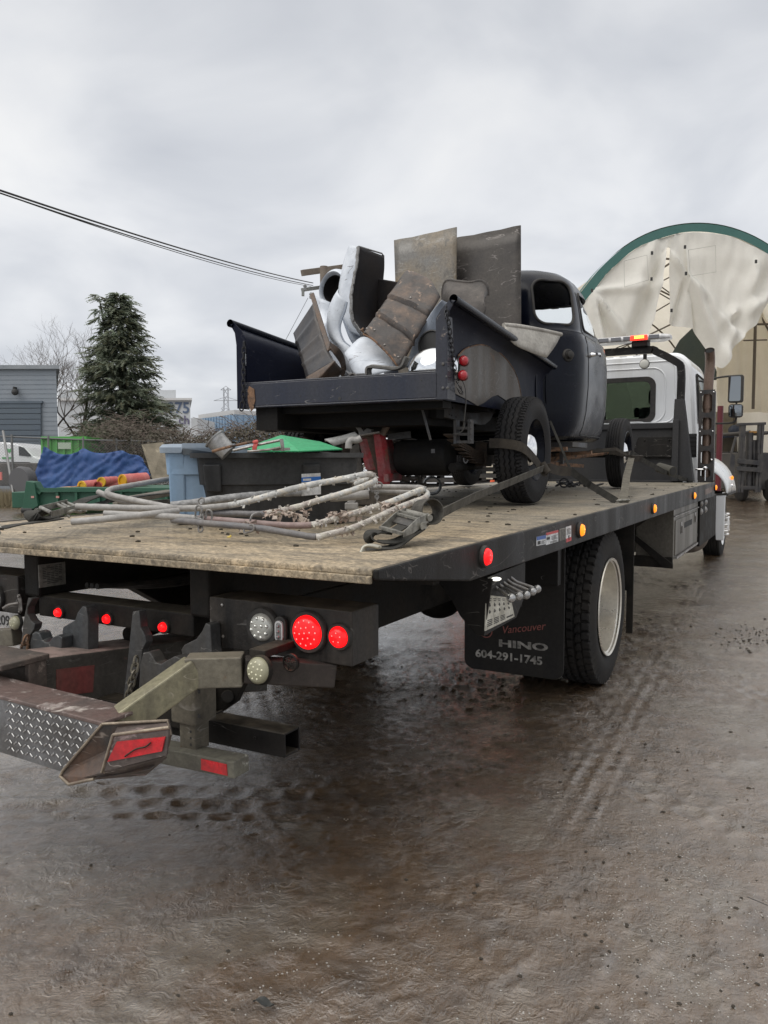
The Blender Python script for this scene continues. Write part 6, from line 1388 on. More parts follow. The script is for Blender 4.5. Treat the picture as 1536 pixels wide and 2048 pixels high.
m.f = [(i * n + j, i * n + (j + 1) % n, (i + 1) * n + (j + 1) % n, (i + 1) * n + j) for i in range(len(rings_) - 1) for j in range(n)] + [tuple(range(n)), tuple((len(rings_) - 1) * n + j for j in range(n))]; m.mi = [0] * len(m.f)
obj('tote_body', m, TOTE, tt_, smoothang=35)
m = M()
for u in (.02, W_ - .16): 
    P = [fr3(u, -.082, .20), fr3(u + .15, -.082, .20), fr3(u + .15, -.098, H_ - .05), fr3(u, -.098, H_ - .05)]
    plate(m, [fr3(u - .03, -.036, .15), fr3(u + .04, -.036, .15), fr3(u + .04, -.055, H_ - .05), fr3(u - .04, -.055, H_ - .05)], (-ey_ * .016))
obj('handle_block', m, TOTE, tt_, bevel=.008)
def onface(px, py):
    d = (CAMM @ Vector(((px - 768) / FPX, 1, -(py - 1024) / FPX))); nrm_ = ey_ + Vector((0, 0, .2)); p0 = fr3(0, -.064, .2); return CAMP + d * ((p0 - CAMP).dot(nrm_) / d.dot(nrm_))
Q = [onface(603, 992), onface(642, 988), onface(641, 946), onface(603, 948)]
lt = panel_on('paper_label', tt_, *Q, WTX, .002)
for nm, uv, mt_ in (('blue_band', (0, 1, .62, .84), mat('label_blue', (.03, .16, .52), .4, bump=0)), ('white_word', (.08, .5, .68, .78), WTX), ('yellow_block', (.66, 1, .40, .60), mat('label_yellow', (.72, .45, .08), .4, bump=0)), ('blue_block', (.28, .74, .42, .56), BLUT)):
    f = lambda u, v: (Q[0] * (1 - u) + Q[1] * u) * (1 - v) + (Q[3] * (1 - u) + Q[2] * u) * v
    u0, u1, v0, v1 = uv; m = M(); plate(m, [f(u0, v0), f(u1, v0), f(u1, v1), f(u0, v1)], -ey_ * (.0042 if nm in ('white_word', 'yellow_block') else .0034)); obj(nm, m, mt_, lt)
# blue wheelie bin
bo_ = UZ(351, 1046, 1.118)
BLUEB = mat('faded_blue_bin', (.24, .38, .56), .5, grit=.05, dirt=(.23, .32, .43), damt=.5, dscale=3, streak=True, bump=.08)
BLUEL = mat('faded_blue_lid', (.25, .31, .38), .5, grit=.05, dirt=(.25, .30, .36), damt=.5, dscale=5, bump=.08)
def bp3(u, v, z): return bo_ + ex_ * u + ey_ * v + Vector((0, 0, z))
wb = thing('recycling_bin', 'light blue plastic bin with a gray-blue lid behind the black tote', 'bin', bp3(.2, .2, 0), None)
def ringb(d, z, W2=.40, D2=.42, r=.035):
    pts = []
    for (cx, cy, a0) in ((W2 + d - r, D2 + d - r, 0), (-d + r, D2 + d - r, 90), (-d + r, -d + r, 180), (W2 + d - r, -d + r, 270)):
        for k in range(6): a = R_(a0 + 18 * k); pts.append(bp3(cx + r * math.cos(a), cy + r * math.sin(a), z))
    return pts
def loft(m, rs, cap=True):
    n = len(rs[0]); b = len(m.v)
    vs = [p for r in rs for p in r]; fs = [(i * n + j, i * n + (j + 1) % n, (i + 1) * n + (j + 1) % n, (i + 1) * n + j) for i in range(len(rs) - 1) for j in range(n)]
    if cap: fs += [tuple(range(n - 1, -1, -1)), tuple((len(rs) - 1) * n + j for j in range(n))]
    return m.add(vs, fs)
m = M(); loft(m, [ringb(0, 0), ringb(.022, .22), ringb(.026, .224), ringb(.034, .228), ringb(.04, .335)]); b_ = obj('bin_body', m, BLUEB, wb, smoothang=35)
m = M()
for (u0, u1) in ((-.02, .05), (.135, .25), (.33, .42)): plate(m, [bp3(u0, -.005, .01), bp3(u1, -.005, .01), bp3(u1 + .003, -.045, .33), bp3(u0 - .003, -.045, .33)], ey_ * .02)
obj('moulded_rib', m, BLUEB, b_, bevel=.008)
m = M(); loft(m, [ringb(.035, .325), ringb(.06, .327), ringb(.062, .352), ringb(.05, .366), ringb(.02, .369)]); ld = obj('lid', m, BLUEL, wb, smoothang=35)
m = M(); plate(m, [bp3(.045, -.055, .318), bp3(.20, -.055, .318), bp3(.20, -.09, .325), bp3(.19, -.095, .35), bp3(.05, -.095, .35), bp3(.045, -.09, .325)][::-1], (0, 0, .022)); obj('lid_handle', m, BLUEL, ld, bevel=.006)
m = M(); box(m, 0, 0, 0, 0, 0, 0); m = M(); cyl(m, bp3(.0, -.02, .02), bp3(.06, -.02, .02), .022, 14); obj('caster', m, GRM, wb)
# contents of the tote
c0 = fr3(.10, .06, H_ + .012); 
m = M(); axc = Vector((-.50, .05, .86)).normalized(); a0_ = UD(457, 897, 3.42); a1_ = UD(440, 880, 3.42)
dcan = (a1_ - a0_).normalized(); base = a0_ + Vector((0, .0, -.02)); L_ = .085
lathe(m, base, dcan, [(0, 0), (0, .040), (L_, .046), (L_, .052), (L_ + .006, .053), (L_ + .006, .046), (.02, .04), (.018, 0)], 32); solo('metal_can', m, mat('galvanised_can', (.42, .42, .42), .35, metal=.7, dirt=(.2, .2, .2), damt=.5, dscale=30, bump=.1), 'round silver metal can tilted on top of the parts in the black tote', 'can', loc=base, smoothang=40)
GRN = mat('green_painted_sheet', (.02, .34, .13), .4, dirt=(.03, .25, .11), damt=.5, dscale=4, bump=.06)
m = M(); pA = UD(488, 897, 3.50); pB = UD(562, 871, 3.62); pC = UD(640, 884, 3.70); pD = UD(685, 899, 3.60); pE = UD(600, 903, 3.35); pF = UD(520, 903, 3.35)
m.add([pA, pB, pE, pF], [(0, 1, 2, 3)]); m.add([pB, pC, pD, pE], [(0, 1, 2, 3)]); m.add([pB, pC, UD(655, 889, 4.0), UD(575, 876, 4.0)], [(0, 1, 2, 3)]); solo('green_cover', m, GRN, 'bright green peaked metal lid lying on top of the black tote', 'lid', loc=pE, solid=.005)
m = M(); tube(m, [UD(424, 903, 3.3), UD(460, 893, 3.3), UD(509, 883, 3.3)], .006, 8); solo('rusty_rod', m, RUST, 'thin rusty rod lying across the tote rim beside the can', 'rod', loc=UD(460, 893, 3.3))
m = M(); tube(m, [UD(466, 901, 3.28), UD(500, 893, 3.28), UD(562, 880, 3.28)], .006, 8); tube(m, [UD(495, 903, 3.26), UD(540, 899, 3.26), UD(560, 895, 3.26)], .005, 8); box(m, 0, 0, 0, 0, 0, 0); m2 = M(); m2.v = m.v; m2.f = m.f[:-6]; m2.mi = m.mi[:-6]
c = UD(564, 890, 3.27); beam(m2, UD(563, 878, 3.27), UD(566, 902, 3.27), .01, .012); beam(m2, UD(545, 899, 3.27), UD(580, 898, 3.27), .008, .012); solo('linkage_rod', m2, STL, 'thin gray steel linkage rod on the tote in front of the green lid', 'rod', loc=c)
m = M(); ribbon(m, smooth([UD(509, 882, 3.27), UD(512, 884, 3.26), UD(510, 893, 3.26), UD(508, 902, 3.27)], 4), .02, .004, (1, 0, 0)); ball(m, UD(511, 884, 3.26), .012, 10, (1.2, .8, .7)); solo('red_ribbon', m, mat('red_ribbon_cloth', (.5, .09, .08), .7, bump=.2), 'small red ribbon tied on the rod above the tote', 'ribbon', loc=UD(509, 902, 3.27))
m = M(); ball(m, fr3(.3, .2, H_ - .03), .12, 16, (1.6, 1.2, .25)); ball(m, fr3(.5, .25, H_ - .02), .10, 16, (1.4, 1.2, .3)); tube(m, smooth([fr3(.3, .05, H_), fr3(.4, .02, H_ + .03), fr3(.5, .08, H_ + .01)], 5), .012, 8); solo('scrap_parts', m, DIN, 'dark greasy scrap parts filling the tote beneath the green lid', 'scrap parts', loc=fr3(.3, .2, H_ - .05), smoothang=60)

# old vinyl-coated steel frames, paint peeling
PEEL = mat('peeling_white_tube', (.52, .52, .50), .55, dirt=(.34, .34, .33), damt=.5, dscale=9, bump=.5, bscale=90, spots=(.55, .51, .44), samt=.46, sscale=26)
PEELC = mat('flaky_cream_tube', (.54, .52, .48), .7, dirt=(.34, .29, .26), damt=.5, dscale=25, bump=1.0, bscale=130, spots=(.55, .52, .45), samt=.46, sscale=30)
GRT = mat('dark_gray_tube', (.10, .10, .11), .45, dirt=(.17, .16, .155), damt=.5, dscale=8, bump=.3)
PKT = mat('pinkish_brown_tube', (.20, .125, .115), .45, dirt=(.27, .21, .195), damt=.5, dscale=7, bump=.3)
GYT = mat('dusty_gray_tube', (.36, .35, .335), .5, dirt=(.22, .21, .20), damt=.5, dscale=7, bump=.25)
rnF = random.Random(5)
def flakes(m, pts, r, n, size=.0085):
    pts = resample(pts, 60)
    for _ in range(n):
        i = rnF.randrange(1, 58); p = pts[i]; t = (pts[i + 1] - pts[i - 1]).normalized(); _, u, v = axes(t); a = rnF.uniform(0, 2 * PI); nn = u * math.cos(a) + v * math.sin(a); ss = t.cross(nn)
        b = p + nn * (r * .98); s_ = size * rnF.uniform(.4, 1.6)
        tip = nn * rnF.uniform(.3, 1.1) * s_ + Vector((0, 0, -.5 * s_ * rnF.random()))
        w_ = ss * s_ * rnF.uniform(.3, .8) + t * s_ * rnF.uniform(-.5, .5)
        vs = [b - t * s_ * .5 - w_ * .3, b + t * s_ * .5, b + tip + t * s_ * rnF.uniform(0, .6), b + tip * .7 - t * s_ * rnF.uniform(.1, .5) + w_]
        o2 = nn * .0008; m.add(vs + [x + o2 for x in vs], [(0, 1, 2, 3), (7, 6, 5, 4), (0, 4, 5, 1), (1, 5, 6, 2), (2, 6, 7, 3), (3, 7, 4, 0)])
def rough_tube(m, pts, r, n=14, amp=.12, seed=0, caps=True):
    fr = frames(pts); vs = []; K = len(fr)
    for i, (p, t, u, v) in enumerate(fr):
        for j in range(n):
            a = 2 * PI * j / n; d = u * math.cos(a) + v * math.sin(a); rr_ = r * (1 + amp * noise.noise((p + d * r) * 45 + Vector((seed, 0, 0)))); vs.append(p + d * rr_)
    fs = [(i * n + j, i * n + (j + 1) % n, (i + 1) * n + (j + 1) % n, (i + 1) * n + j) for i in range(K - 1) for j in range(n)] + [tuple(range(n - 1, -1, -1)), tuple((K - 1) * n + j for j in range(n))]
    m.add(vs, fs)
GT = 'old bent pipes piled on the tail of the deck'
def pipe(label, pts, r=.0135, mats=None, segs=None, fl=0, k=10, amp=.1):
    """pts: (px, py, depth); segs: list of (i0, i1, material) over the control points"""
    P = [UD(a, b, c) for a, b, c in pts]
    full = smooth(P, k); t = thing('steel_pipe', label, 'pipe', full[0], GT)
    for (i0, i1, mt, fl_) in (segs or [(0, len(P) - 1, mats, fl)]):
        sub = full[i0 * k:i1 * k + 1]; sub = resample(sub, max(12, int(sum((b - a).length for a, b in zip(sub[:-1], sub[1:])) / .012)))
        m = M(); rough_tube(m, sub, r, 14, amp, i0); 
        if fl_: flakes(m, sub, r, fl_)
        obj('tube', m, mt, t, smoothang=50)
    return t, full
T1, f1 = pipe('long peeling white tube crossing the pile to its highest bend at the tote', [(152, 1013, 3.05), (323, 1017, 3.05), (457, 1011, 3.1), (593, 976, 3.15), (690, 957, 3.2), (730, 949, 3.25), (744, 950, 3.3), (745, 957, 3.4), (720, 962, 3.45), (700, 960, 3.5)], .0130, segs=[(0, 2, GYT, 0), (2, 5, PEEL, 60), (5, 9, PEELC, 30)])
T2, f2 = pipe('pale gray tube end running low across the left of the pile', [(144, 1044, 2.9), (230, 1036, 2.9), (320, 1026, 2.95), (356, 1022, 3.0)], .0130, GYT)
T3, f3 = pipe('gray tube bent sharply at its left end beneath the blue bin', [(350, 956, 3.9), (290, 966, 3.75), (245, 974, 3.6), (224, 978, 3.5), (215, 984, 3.4), (224, 991, 3.35), (280, 1003, 3.3), (356, 1018, 3.25)], .0130, GYT)
T4, f4 = pipe('short gray tube with a round end just behind the sharp bend', [(196, 984, 3.45), (235, 999, 3.4), (293, 1012, 3.3), (350, 1019, 3.3)], .0130, GYT)
T5, f5 = pipe('pinkish brown tube turning cream and flaky toward its right bend', [(208, 1027, 2.95), (300, 1031, 2.95), (398, 1037, 2.92), (476, 1043, 2.88), (560, 1050, 2.85), (622, 1050, 2.85), (664, 1039, 2.9), (769, 1008, 3.05), (835, 982, 3.2), (846, 979, 3.3), (836, 975, 3.4), (789, 974, 3.5), (735, 974, 3.6)], .0122, segs=[(0, 2, GYT, 0), (2, 5, PKT, 0), (5, 7, PEELC, 70), (7, 9, PEEL, 12), (9, 12, GYT, 0)])
T6, f6 = pipe('dark gray tube lowest on the deck, flaky pink from its elbow', [(345, 1040, 2.95), (418, 1047, 2.85), (515, 1056, 2.78), (590, 1068, 2.74), (632, 1074, 2.72), (660, 1068, 2.74), (711, 1054, 2.8), (789, 1019, 3.0), (830, 1003, 3.12), (852, 994, 3.2), (853, 985, 3.3), (840, 980, 3.4)], .0122, segs=[(0, 4, GRT, 0), (4, 7, PEELC, 50), (7, 9, PEELC, 14), (9, 11, PEEL, 0)])
T7, f7 = pipe('cream flaky tube under the topmost one, dark where it enters the pile', [(400, 1026, 3.1), (465, 1027, 3.1), (531, 1027, 3.08), (590, 1015, 3.1), (640, 1000, 3.12), (700, 982, 3.15), (738, 968, 3.2), (750, 961, 3.28), (742, 957, 3.36), (712, 968, 3.45)], .0125, segs=[(0, 2, GRT, 0), (2, 4, PEELC, 34), (4, 9, PEEL, 30)])
T8, f8 = pipe('tube wrapped in scuffed gray tape behind the topmost tube', [(343, 1011, 3.3), (400, 1004, 3.3), (457, 996, 3.32), (539, 988, 3.4), (600, 985, 3.5)], .0165, mat('taped_tube', (.33, .33, .33), .5, dirt=(.17, .17, .17), damt=.5, dscale=40, bump=.6), fl=4)
T9, f9 = pipe('short dark tube stub between the flaky tubes', [(660, 995, 3.3), (700, 992, 3.3), (738, 989, 3.3)], .019, GYT)
T10, f10 = pipe('gray tube running back along the deck from the right bend', [(734, 982, 3.75), (790, 984, 3.6), (838, 986, 3.45)], .0135, GYT)
m = M(); beam(m, UD(700, 1008, 3.45), UD(712, 985, 3.45), .03, .03); beam(m, UD(690, 1012, 3.45), UD(716, 1012, 3.45), .05, .03); solo('tube_clamp', m, GYT, 'gray clamp block standing under the dark tube stub', 'clamp', loc=UD(700, 1015, 3.45), bevel=.004)
# peeled bunches and hanging hooks
m = M(); tube(m, smooth([UD(500, 1042, 2.84), UD(505, 1030, 2.84), UD(518, 1026, 2.86), UD(528, 1033, 2.88)], 5), .004, 6)
for (a, b, d_, s_) in ((418, 1032, 2.9, 1), (400, 1046, 2.88, .7), (384, 1040, 2.95, .8)):
    link(m, .0042, .045 * s_, .026 * s_, UD(a, b, d_), (0, 0, 1), (1, .2, 0), 6)
chain(m, [UD(404, 1030, 2.9), UD(400, 1050, 2.88), UD(402, 1066, 2.86)], .0035, .028, .016); link(m, .004, .05, .03, UD(397, 1024, 2.9), (.2, 0, 1), (1, 0, 0)); link(m, .004, .05, .024, UD(498, 1058, 2.78), (.9, 0, .3), (0, .3, 1)); link(m, .0035, .036, .03, UD(402, 1003, 3.2), (.9, 0, .3), (0, .3, 1))
tube(m, smooth([UD(745, 985, 3.3), UD(744, 972, 3.3), UD(752, 964, 3.3), UD(763, 967, 3.3), UD(762, 975, 3.3), UD(755, 973, 3.3)], 5), .004, 6); chain(m, [UD(753, 985, 3.3), UD(754, 1000, 3.25)], .003, .026, .014)
wht = thing('wire_hooks', 'gray wire hooks and links hanging from the pile of tubes', 'hooks', UD(418, 1040, 2.9))
obj('hook_link', m, mat('hook_wire', (.26, .255, .25), .45, metal=.5, bump=.2, dirt=(.14, .13, .12), damt=.5, dscale=30), wht)
m = M()
for (a, b, d_) in ((545, 1030, 2.9), (560, 1026, 3.0), (670, 1035, 2.9), (676, 1028, 2.9), (775, 1012, 3.0), (785, 1015, 3.0), (595, 1026, 3.05), (600, 1035, 3.05), (500, 1050, 2.8), (688, 1062, 2.8), (700, 1030, 3.0)):
    p = UD(a, b, d_); flakes(m, [p - Vector((.04, .0, .0)), p, p + Vector((.04, .03, 0))], .008, 20, .014)
pfo = solo('paint_flakes', m, mat('cream_flake', (.40, .345, .29), .8, dirt=(.30, .22, .19), damt=.5, dscale=30, bump=.2), 'shredded cream coating hanging off the old tubes', 'peeled coating', loc=UD(670, 1050, 2.9)); pfo['kind'] = 'stuff'
m = M(); ball(m, UD(458, 1074, 2.70), .006, 8, (1.4, 1, .5)); ball(m, UD(461, 1072, 2.70), .004, 8); solo('yellow_leaf', m, mat('yellow_leaf_mat', (.55, .42, .08), .6), 'tiny yellow leaf scrap on the deck before the tubes', 'leaf', loc=UD(458, 1074, 2.70))

# red stand behind the tote
RDP = mat('worn_red_paint', (.42, .02, .03), .5, dirt=(.17, .14, .135), damt=.47, dscale=7, bump=.2, spots=(.20, .11, .07), samt=.36, sscale=11)
TNP = mat('rusty_tan_steel', (.20, .14, .10), .6, dirt=(.15, .13, .12), damt=.5, dscale=7, bump=.25)
DS_ = 4.9
def SD(px, py, d=DS_): return UD(px, py, d)
st_ = thing('red_jack_stand', 'tall worn red steel stand with a tan web and open jaw beneath the bed', 'jack stand', SD(755, 968), None)
m = M(); plate(m, [SD(715, 874), SD(724, 877), SD(742, 940), SD(731, 940)], (.02, .03, 0)); plate(m, [SD(746, 868), SD(760, 868), SD(774, 964), SD(758, 968)], (.02, .04, 0)); plate(m, [SD(764, 878, 5.1), SD(774, 878, 5.1), SD(790, 955, 5.1), SD(777, 958, 5.1)], (.02, .04, 0)); obj('leg', m, RDP, st_, bevel=.004)
m = M(); plate(m, [SD(722, 872, 4.98), SD(748, 868, 4.98), SD(762, 968, 4.98), SD(738, 962, 4.98)], (0, .02, 0)); obj('web', m, TNP, st_)
m = M(); plate(m, [SD(714, 873, 4.85), SD(758, 866, 4.85), SD(775, 870, 5.2), SD(735, 876, 5.2)], (0, 0, .012)); obj('top_plate', m, GYT, st_, bevel=.003)
m = M(); plate(m, [SD(718, 872), SD(716, 862), SD(707, 850), SD(711, 846), SD(719, 845), SD(722, 856), SD(727, 862), SD(733, 856), SD(743, 858), SD(741, 869)], (0, .03, 0)); obj('jaw', m, mat('bare_gray_casting', (.28, .27, .26), .5, metal=.4), st_, bevel=.003)
m = M(); beam(m, SD(772, 956, 4.8), SD(800, 952, 5.2), .03, .05); beam(m, SD(738, 962, 4.9), SD(780, 962, 4.9), .04, .04); obj('foot', m, RDP, st_, bevel=.004)
m = M(); tube(m, [SD(764, 870, 4.9), SD(778, 845, 4.9), SD(790, 826, 4.9)], .021, 14); solo('pipe_handle', m, TNP, 'rusty brown pipe sticking up out of the red stand', 'pipe', loc=SD(764, 870), smoothang=50)
m = M(); box(m, *(lambda p: (p.x - .2, p.x + .22, p.y - .1, p.y + .2, 1.125, 1.262))(SD(765, 970, 5.0))); solo('timber_block', m, mat('grimy_timber', (.10, .08, .06), .8, dirt=(.05, .045, .04), damt=.5, dscale=9, bump=.4), 'grimy timber block carrying the red stand', 'timber', loc=SD(765, 985, 5.0), bevel=.006)
m = M(); c = SD(800, 944, 5.3); obox(m, c, (.07, .02, .015), (-.02, .06, 0), (-.01, 0, .03)); solo('wood_offcut', m, mat('fresh_wood', (.30, .21, .12), .7, dirt=(.16, .12, .08), damt=.5, dscale=20, bump=.2), 'tan wood offcut lying above the small wheel', 'wood block', loc=c, bevel=.004)
c = SD(826, 962, 5.3); cw = thing('caster_wheel', 'small gray caster wheel with three spokes beside the red stand', 'wheel', c, None)
m = M(); d_ = Vector((.35, -.9, 0)).normalized(); lathe(m, c, d_, [(-.02, .040), (-.022, .052), (-.012, .060), (.012, .060), (.022, .052), (.02, .040), (.0, .038)], 28); obj('tyre', m, mat('gray_caster_rubber', (.09, .085, .08), .7, dirt=(.15, .14, .12), damt=.5, dscale=20), cw, smoothang=50)
m = M(); lathe(m, c, d_, [(-.01, .012), (.014, .012), (.014, 0)], 14); _, u_, v_ = axes(d_)
for k in range(3): a = 2 * PI * k / 3 + .4; beam(m, c, c + (u_ * math.cos(a) + v_ * math.sin(a)) * .038, .012, .010)
obj('hub', m, TNP, cw)
m = M(); beam(m, SD(800, 955, 5.2), SD(818, 960, 5.25), .03, .03); obj('axle_arm', m, TNP, cw)
c = SD(865, 972, 5.9); m = M(); d2 = Vector((.45, -.9, 0)); lathe(m, c, d2, [(-.35, .072), (.0, .072), (.0, .060), (-.35, .060)], 28); solo('gray_pipe', m, mat('gray_plastic_pipe', (.11, .115, .12), .5, bump=.1), 'open-ended gray pipe lying on the far edge of the deck', 'pipe', loc=c, smoothang=40)
m = M(); shell(m, smooth([SD(650, 882, 4.7), SD(685, 876, 4.7), SD(712, 868, 4.7)], 4), smooth([SD(668, 892, 4.6), SD(695, 884, 4.6), SD(722, 876, 4.6)], 4), 8, 4, (0, -.04, .02)); m2 = m
solo('bumper_bar', m2, mat('pale_bumper', (.42, .42, .41), .5, dirt=(.28, .28, .27), damt=.5, dscale=6), 'pale curved bumper bar lying behind the tote and green lid', 'bumper', loc=SD(685, 880, 4.7), solid=.01, smoothang=60)
m = M(); tube(m, smooth([SD(697, 897, 4.4), SD(698, 886, 4.4), SD(703, 880, 4.4), SD(714, 880, 4.4), SD(722, 876, 4.4)], 5), .020, 12); solo('bent_tube', m, GYT, 'pale tube bent at a right angle beside the red stand', 'tube', loc=SD(697, 897, 4.4), smoothang=60)
m = M(); plate(m, [SD(700, 895, 5.05), SD(717, 885, 5.05), SD(728, 960, 5.05), SD(700, 960, 5.05)], (0, .01, 0)); solo('gray_sheet', m, mat('dull_gray_sheet', (.20, .19, .175), .6, dirt=(.14, .13, .12), damt=.5, dscale=6), 'dull gray sheet propped between the tote and the red stand', 'metal sheet', loc=SD(712, 960, 5.05))

# ratchet strap by the right corner
rt = thing('ratchet_strap', 'gray webbing strap coiled through a steel ratchet near the right corner', 'ratchet strap', UZ(800, 1085, 1.12), 'ratchet straps lying on the deck')
DR = 2.75
sideR = Vector((.45, .85, 0))
m = M(); cl = UD(860, 1028, 2.86)
lp_ = [UD(835, 1052, 2.74), UD(822, 1043, 2.76), UD(826, 1025, 2.80), UD(842, 1008, 2.86), UD(862, 1004, 2.92), UD(877, 1013, 2.96), UD(880, 1028, 2.95), UD(872, 1042, 2.90), UD(855, 1046, 2.85), UD(838, 1048, 2.80)]
sideR = (UD(804, 1073, 2.60) - UD(758, 1057, 2.70)).normalized(); axl = (RGT * .62 - FWD * .75 + UPV * .1).normalized(); e1_ = axl.cross(UPV).normalized(); e2_ = e1_.cross(axl); cl = UD(855, 1024, 2.86)
lp_ = [cl + (e1_ * math.cos(a) * 1.15 - e2_ * math.sin(a) * -1) * .047 for a in np.linspace(-.4, 5.3, 26)]
ribbon(m, lp_, .060, .004, axl); ribbon(m, smooth([lp_[-1], UD(826, 1046, 2.80), UD(812, 1052, 2.76)], 5), .05, .004, axl); obj('webbing_loop', m, STRAP, rt)
m = M(); st0 = UD(872, 1042, 2.92); ribbon(m, [UD(850, 1046, 2.84), UD(868, 1034, 2.95), UD(950, 993, 3.6), UD(1020, 965, 4.2), UD(1086, 937, 4.85)], .042, .004, (.25, -.25, .9)); obj('webbing', m, STRAP, rt)
m = M(); ribbon(m, smooth([UD(840, 1056, 2.72), UD(800, 1080, 2.66), UD(766, 1084, 2.62), UD(744, 1078, 2.62), UD(742, 1069, 2.64), UD(752, 1063, 2.68), UD(780, 1066, 2.70)], 6), .052, .005, sideR); ribbon(m, smooth([UD(830, 1062, 2.70), UD(790, 1092, 2.62), UD(760, 1096, 2.58), UD(732, 1098, 2.58)], 6), .045, .004, sideR); obj('short_webbing', m, STRD, rt)
RST = mat('grimy_ratchet_steel', (.36, .35, .31), .36, metal=.6, dirt=(.08, .075, .065), damt=.5, dscale=20, bump=.2)
m = M(); hk = UD(740, 1100, 2.52); q0, q1 = UD(722, 1101, 2.55), UD(757, 1096, 2.53)
for dv in (0, .012): tube(m, smooth([UD(757, 1095, 2.54) + Vector((0, dv, 0)), UD(738, 1095, 2.54) + Vector((0, dv, .006)), UD(727, 1097, 2.54) + Vector((0, dv, .004)), UD(721, 1104, 2.53) + Vector((0, dv, -.006))], 5), .006, 8)
tube(m, [UD(757, 1095, 2.54), UD(757, 1095, 2.54) + Vector((0, .012, 0))], .006, 8); obj('wire_hook', m, mat('pale_hook', (.36, .35, .30), .4, metal=.5), rt, smoothang=60)
# ratchet: two side plates, spindle, handle
a0 = UD(762, 1056, 2.66); a1 = UD(846, 1041, 2.72); w1 = UD(804, 1070, 2.56) - UD(762, 1056, 2.66)
w1 = Vector((.085, -.03, -.0)); ra_ = UD(762, 1057, 2.70); rb_ = UD(812, 1029, 2.86); wv = UD(806, 1070, 2.60) - ra_
m = M()
up_ = Vector((0, 0, 1))
for s_ in (0, 1):
    b0 = ra_ + wv * s_; b1 = rb_ + wv * s_; 
    plate(m, [b0 + up_ * -.008, b0 + up_ * .012, b0 + (b1 - b0) * .55 + up_ * .030, b1 + up_ * .026, b1 + (b1 - b0) * .12 + up_ * .008, b1 - up_ * .008, b0 + (b1 - b0) * .4 - up_ * .014], wv.normalized() * .004)
obj('side_plate', m, RST, rt, bevel=.001, seg=1)
m = M(); beam(m, ra_ + up_ * .004, ra_ + wv + up_ * .004, .018, .010); beam(m, ra_ + (rb_ - ra_) * .62 + up_ * .022, ra_ + (rb_ - ra_) * .62 + wv + up_ * .022, .014, .008); beam(m, ra_ + (rb_ - ra_) * .74 + up_ * .025, ra_ + (rb_ - ra_) * .74 + wv + up_ * .025, .012, .008); cyl(m, rb_ - wv * .08 + up_ * .01, rb_ + wv * 1.12 + up_ * .01, .012, 14); cyl(m, rb_ + wv * 1.05 - (rb_ - ra_) * .3 - up_ * .005, rb_ + wv * 1.15 - (rb_ - ra_) * .3 - up_ * .005, .014, 14)
obj('spindle', m, RST, rt)
m = M(); ribbon(m, [ra_ + wv * .5 - up_ * .004, ra_ + wv * .5 + (rb_ - ra_) * .6, rb_ + wv * .5 + up_ * .002], .05, .004, wv); obj('webbing_in_ratchet', m, STRD, rt)
m = M(); plate(m, [ra_ + (rb_ - ra_) * .42, ra_ + wv + (rb_ - ra_) * .42, ra_ + wv + (rb_ - ra_) * .6 + up_ * .012, ra_ + (rb_ - ra_) * .6 + up_ * .012], (0, 0, .004)); obj('handle_plate', m, mat('dark_worn_plate', (.06, .058, .055), .4, metal=.6, dirt=(.12, .11, .1), damt=.45, dscale=20), rt)
# left ratchet strap
r2 = thing('ratchet_strap', 'dark coiled ratchet strap lying at the far left of the deck', 'ratchet strap', UZ(110, 1040, 1.10), 'ratchet straps lying on the deck')
m = M(); sL = Vector((.5, .8, 0)); ribbon(m, smooth([UD(118, 1030, 3.05), UD(85, 1038, 2.95), UD(66, 1035, 2.92), UD(62, 1026, 2.95), UD(76, 1022, 3.0), UD(105, 1027, 3.05), UD(140, 1018, 3.2)], 6), .05, .005, sL)
ribbon(m, smooth([UD(0, 1057, 2.6), UD(30, 1050, 2.75), UD(75, 1044, 2.9), UD(120, 1036, 3.0)], 6), .045, .004, sL); ribbon(m, smooth([UD(150, 1010, 3.25), UD(180, 996, 3.4), UD(215, 990, 3.6), UD(224, 1000, 3.6), UD(205, 1006, 3.5), UD(160, 1020, 3.3)], 6), .05, .004, sL); ribbon(m, smooth([UD(225, 1003, 3.4), UD(280, 992, 3.8), UD(345, 985, 4.3)], 6), .05, .004, sL); obj('webbing', m, STRD, r2)
m = M(); a_, b_2 = UD(80, 1018, 3.0), UD(135, 1008, 3.25); w2 = UD(102, 1029, 2.88) - a_
for s_ in (0, 1): plate(m, [a_ + w2 * s_ - up_ * .008, a_ + w2 * s_ + up_ * .012, b_2 + w2 * s_ + up_ * .02, b_2 + w2 * s_ - up_ * .008], w2.normalized() * .004)
for f_ in (.02, .6, .75, .97): cyl(m, a_ + (b_2 - a_) * f_ + up_ * .006, a_ + w2 + (b_2 - a_) * f_ + up_ * .006, .007, 10)
obj('ratchet_body', m, RST, r2)
m = M(); tube(m, smooth([UD(140, 1034, 3.0), UD(135, 1028, 3.0), UD(146, 1022, 3.0), UD(160, 1024, 3.1), UD(172, 1020, 3.1)], 5), .007, 8); tube(m, smooth([UD(2, 1056, 2.62), UD(-8, 1060, 2.6), UD(-2, 1066, 2.55)], 5), .007, 8); obj('wire_hook', m, RST, r2)
# timber and loose strips far left of the pipes
m = M(); beam(m, UD(255, 1000, 4.3), UD(345, 984, 4.9), .09, .03); beam(m, UD(230, 1010, 3.9), UD(340, 1004, 4.2), .04, .03); solo('timber_plank', m, mat('weathered_plank', (.16, .145, .12), .75, dirt=(.10, .09, .075), damt=.5, dscale=10, bump=.3), 'weathered plank lying behind the tubes left of the blue bin', 'plank', loc=UD(300, 1003, 4.4), bevel=.003)
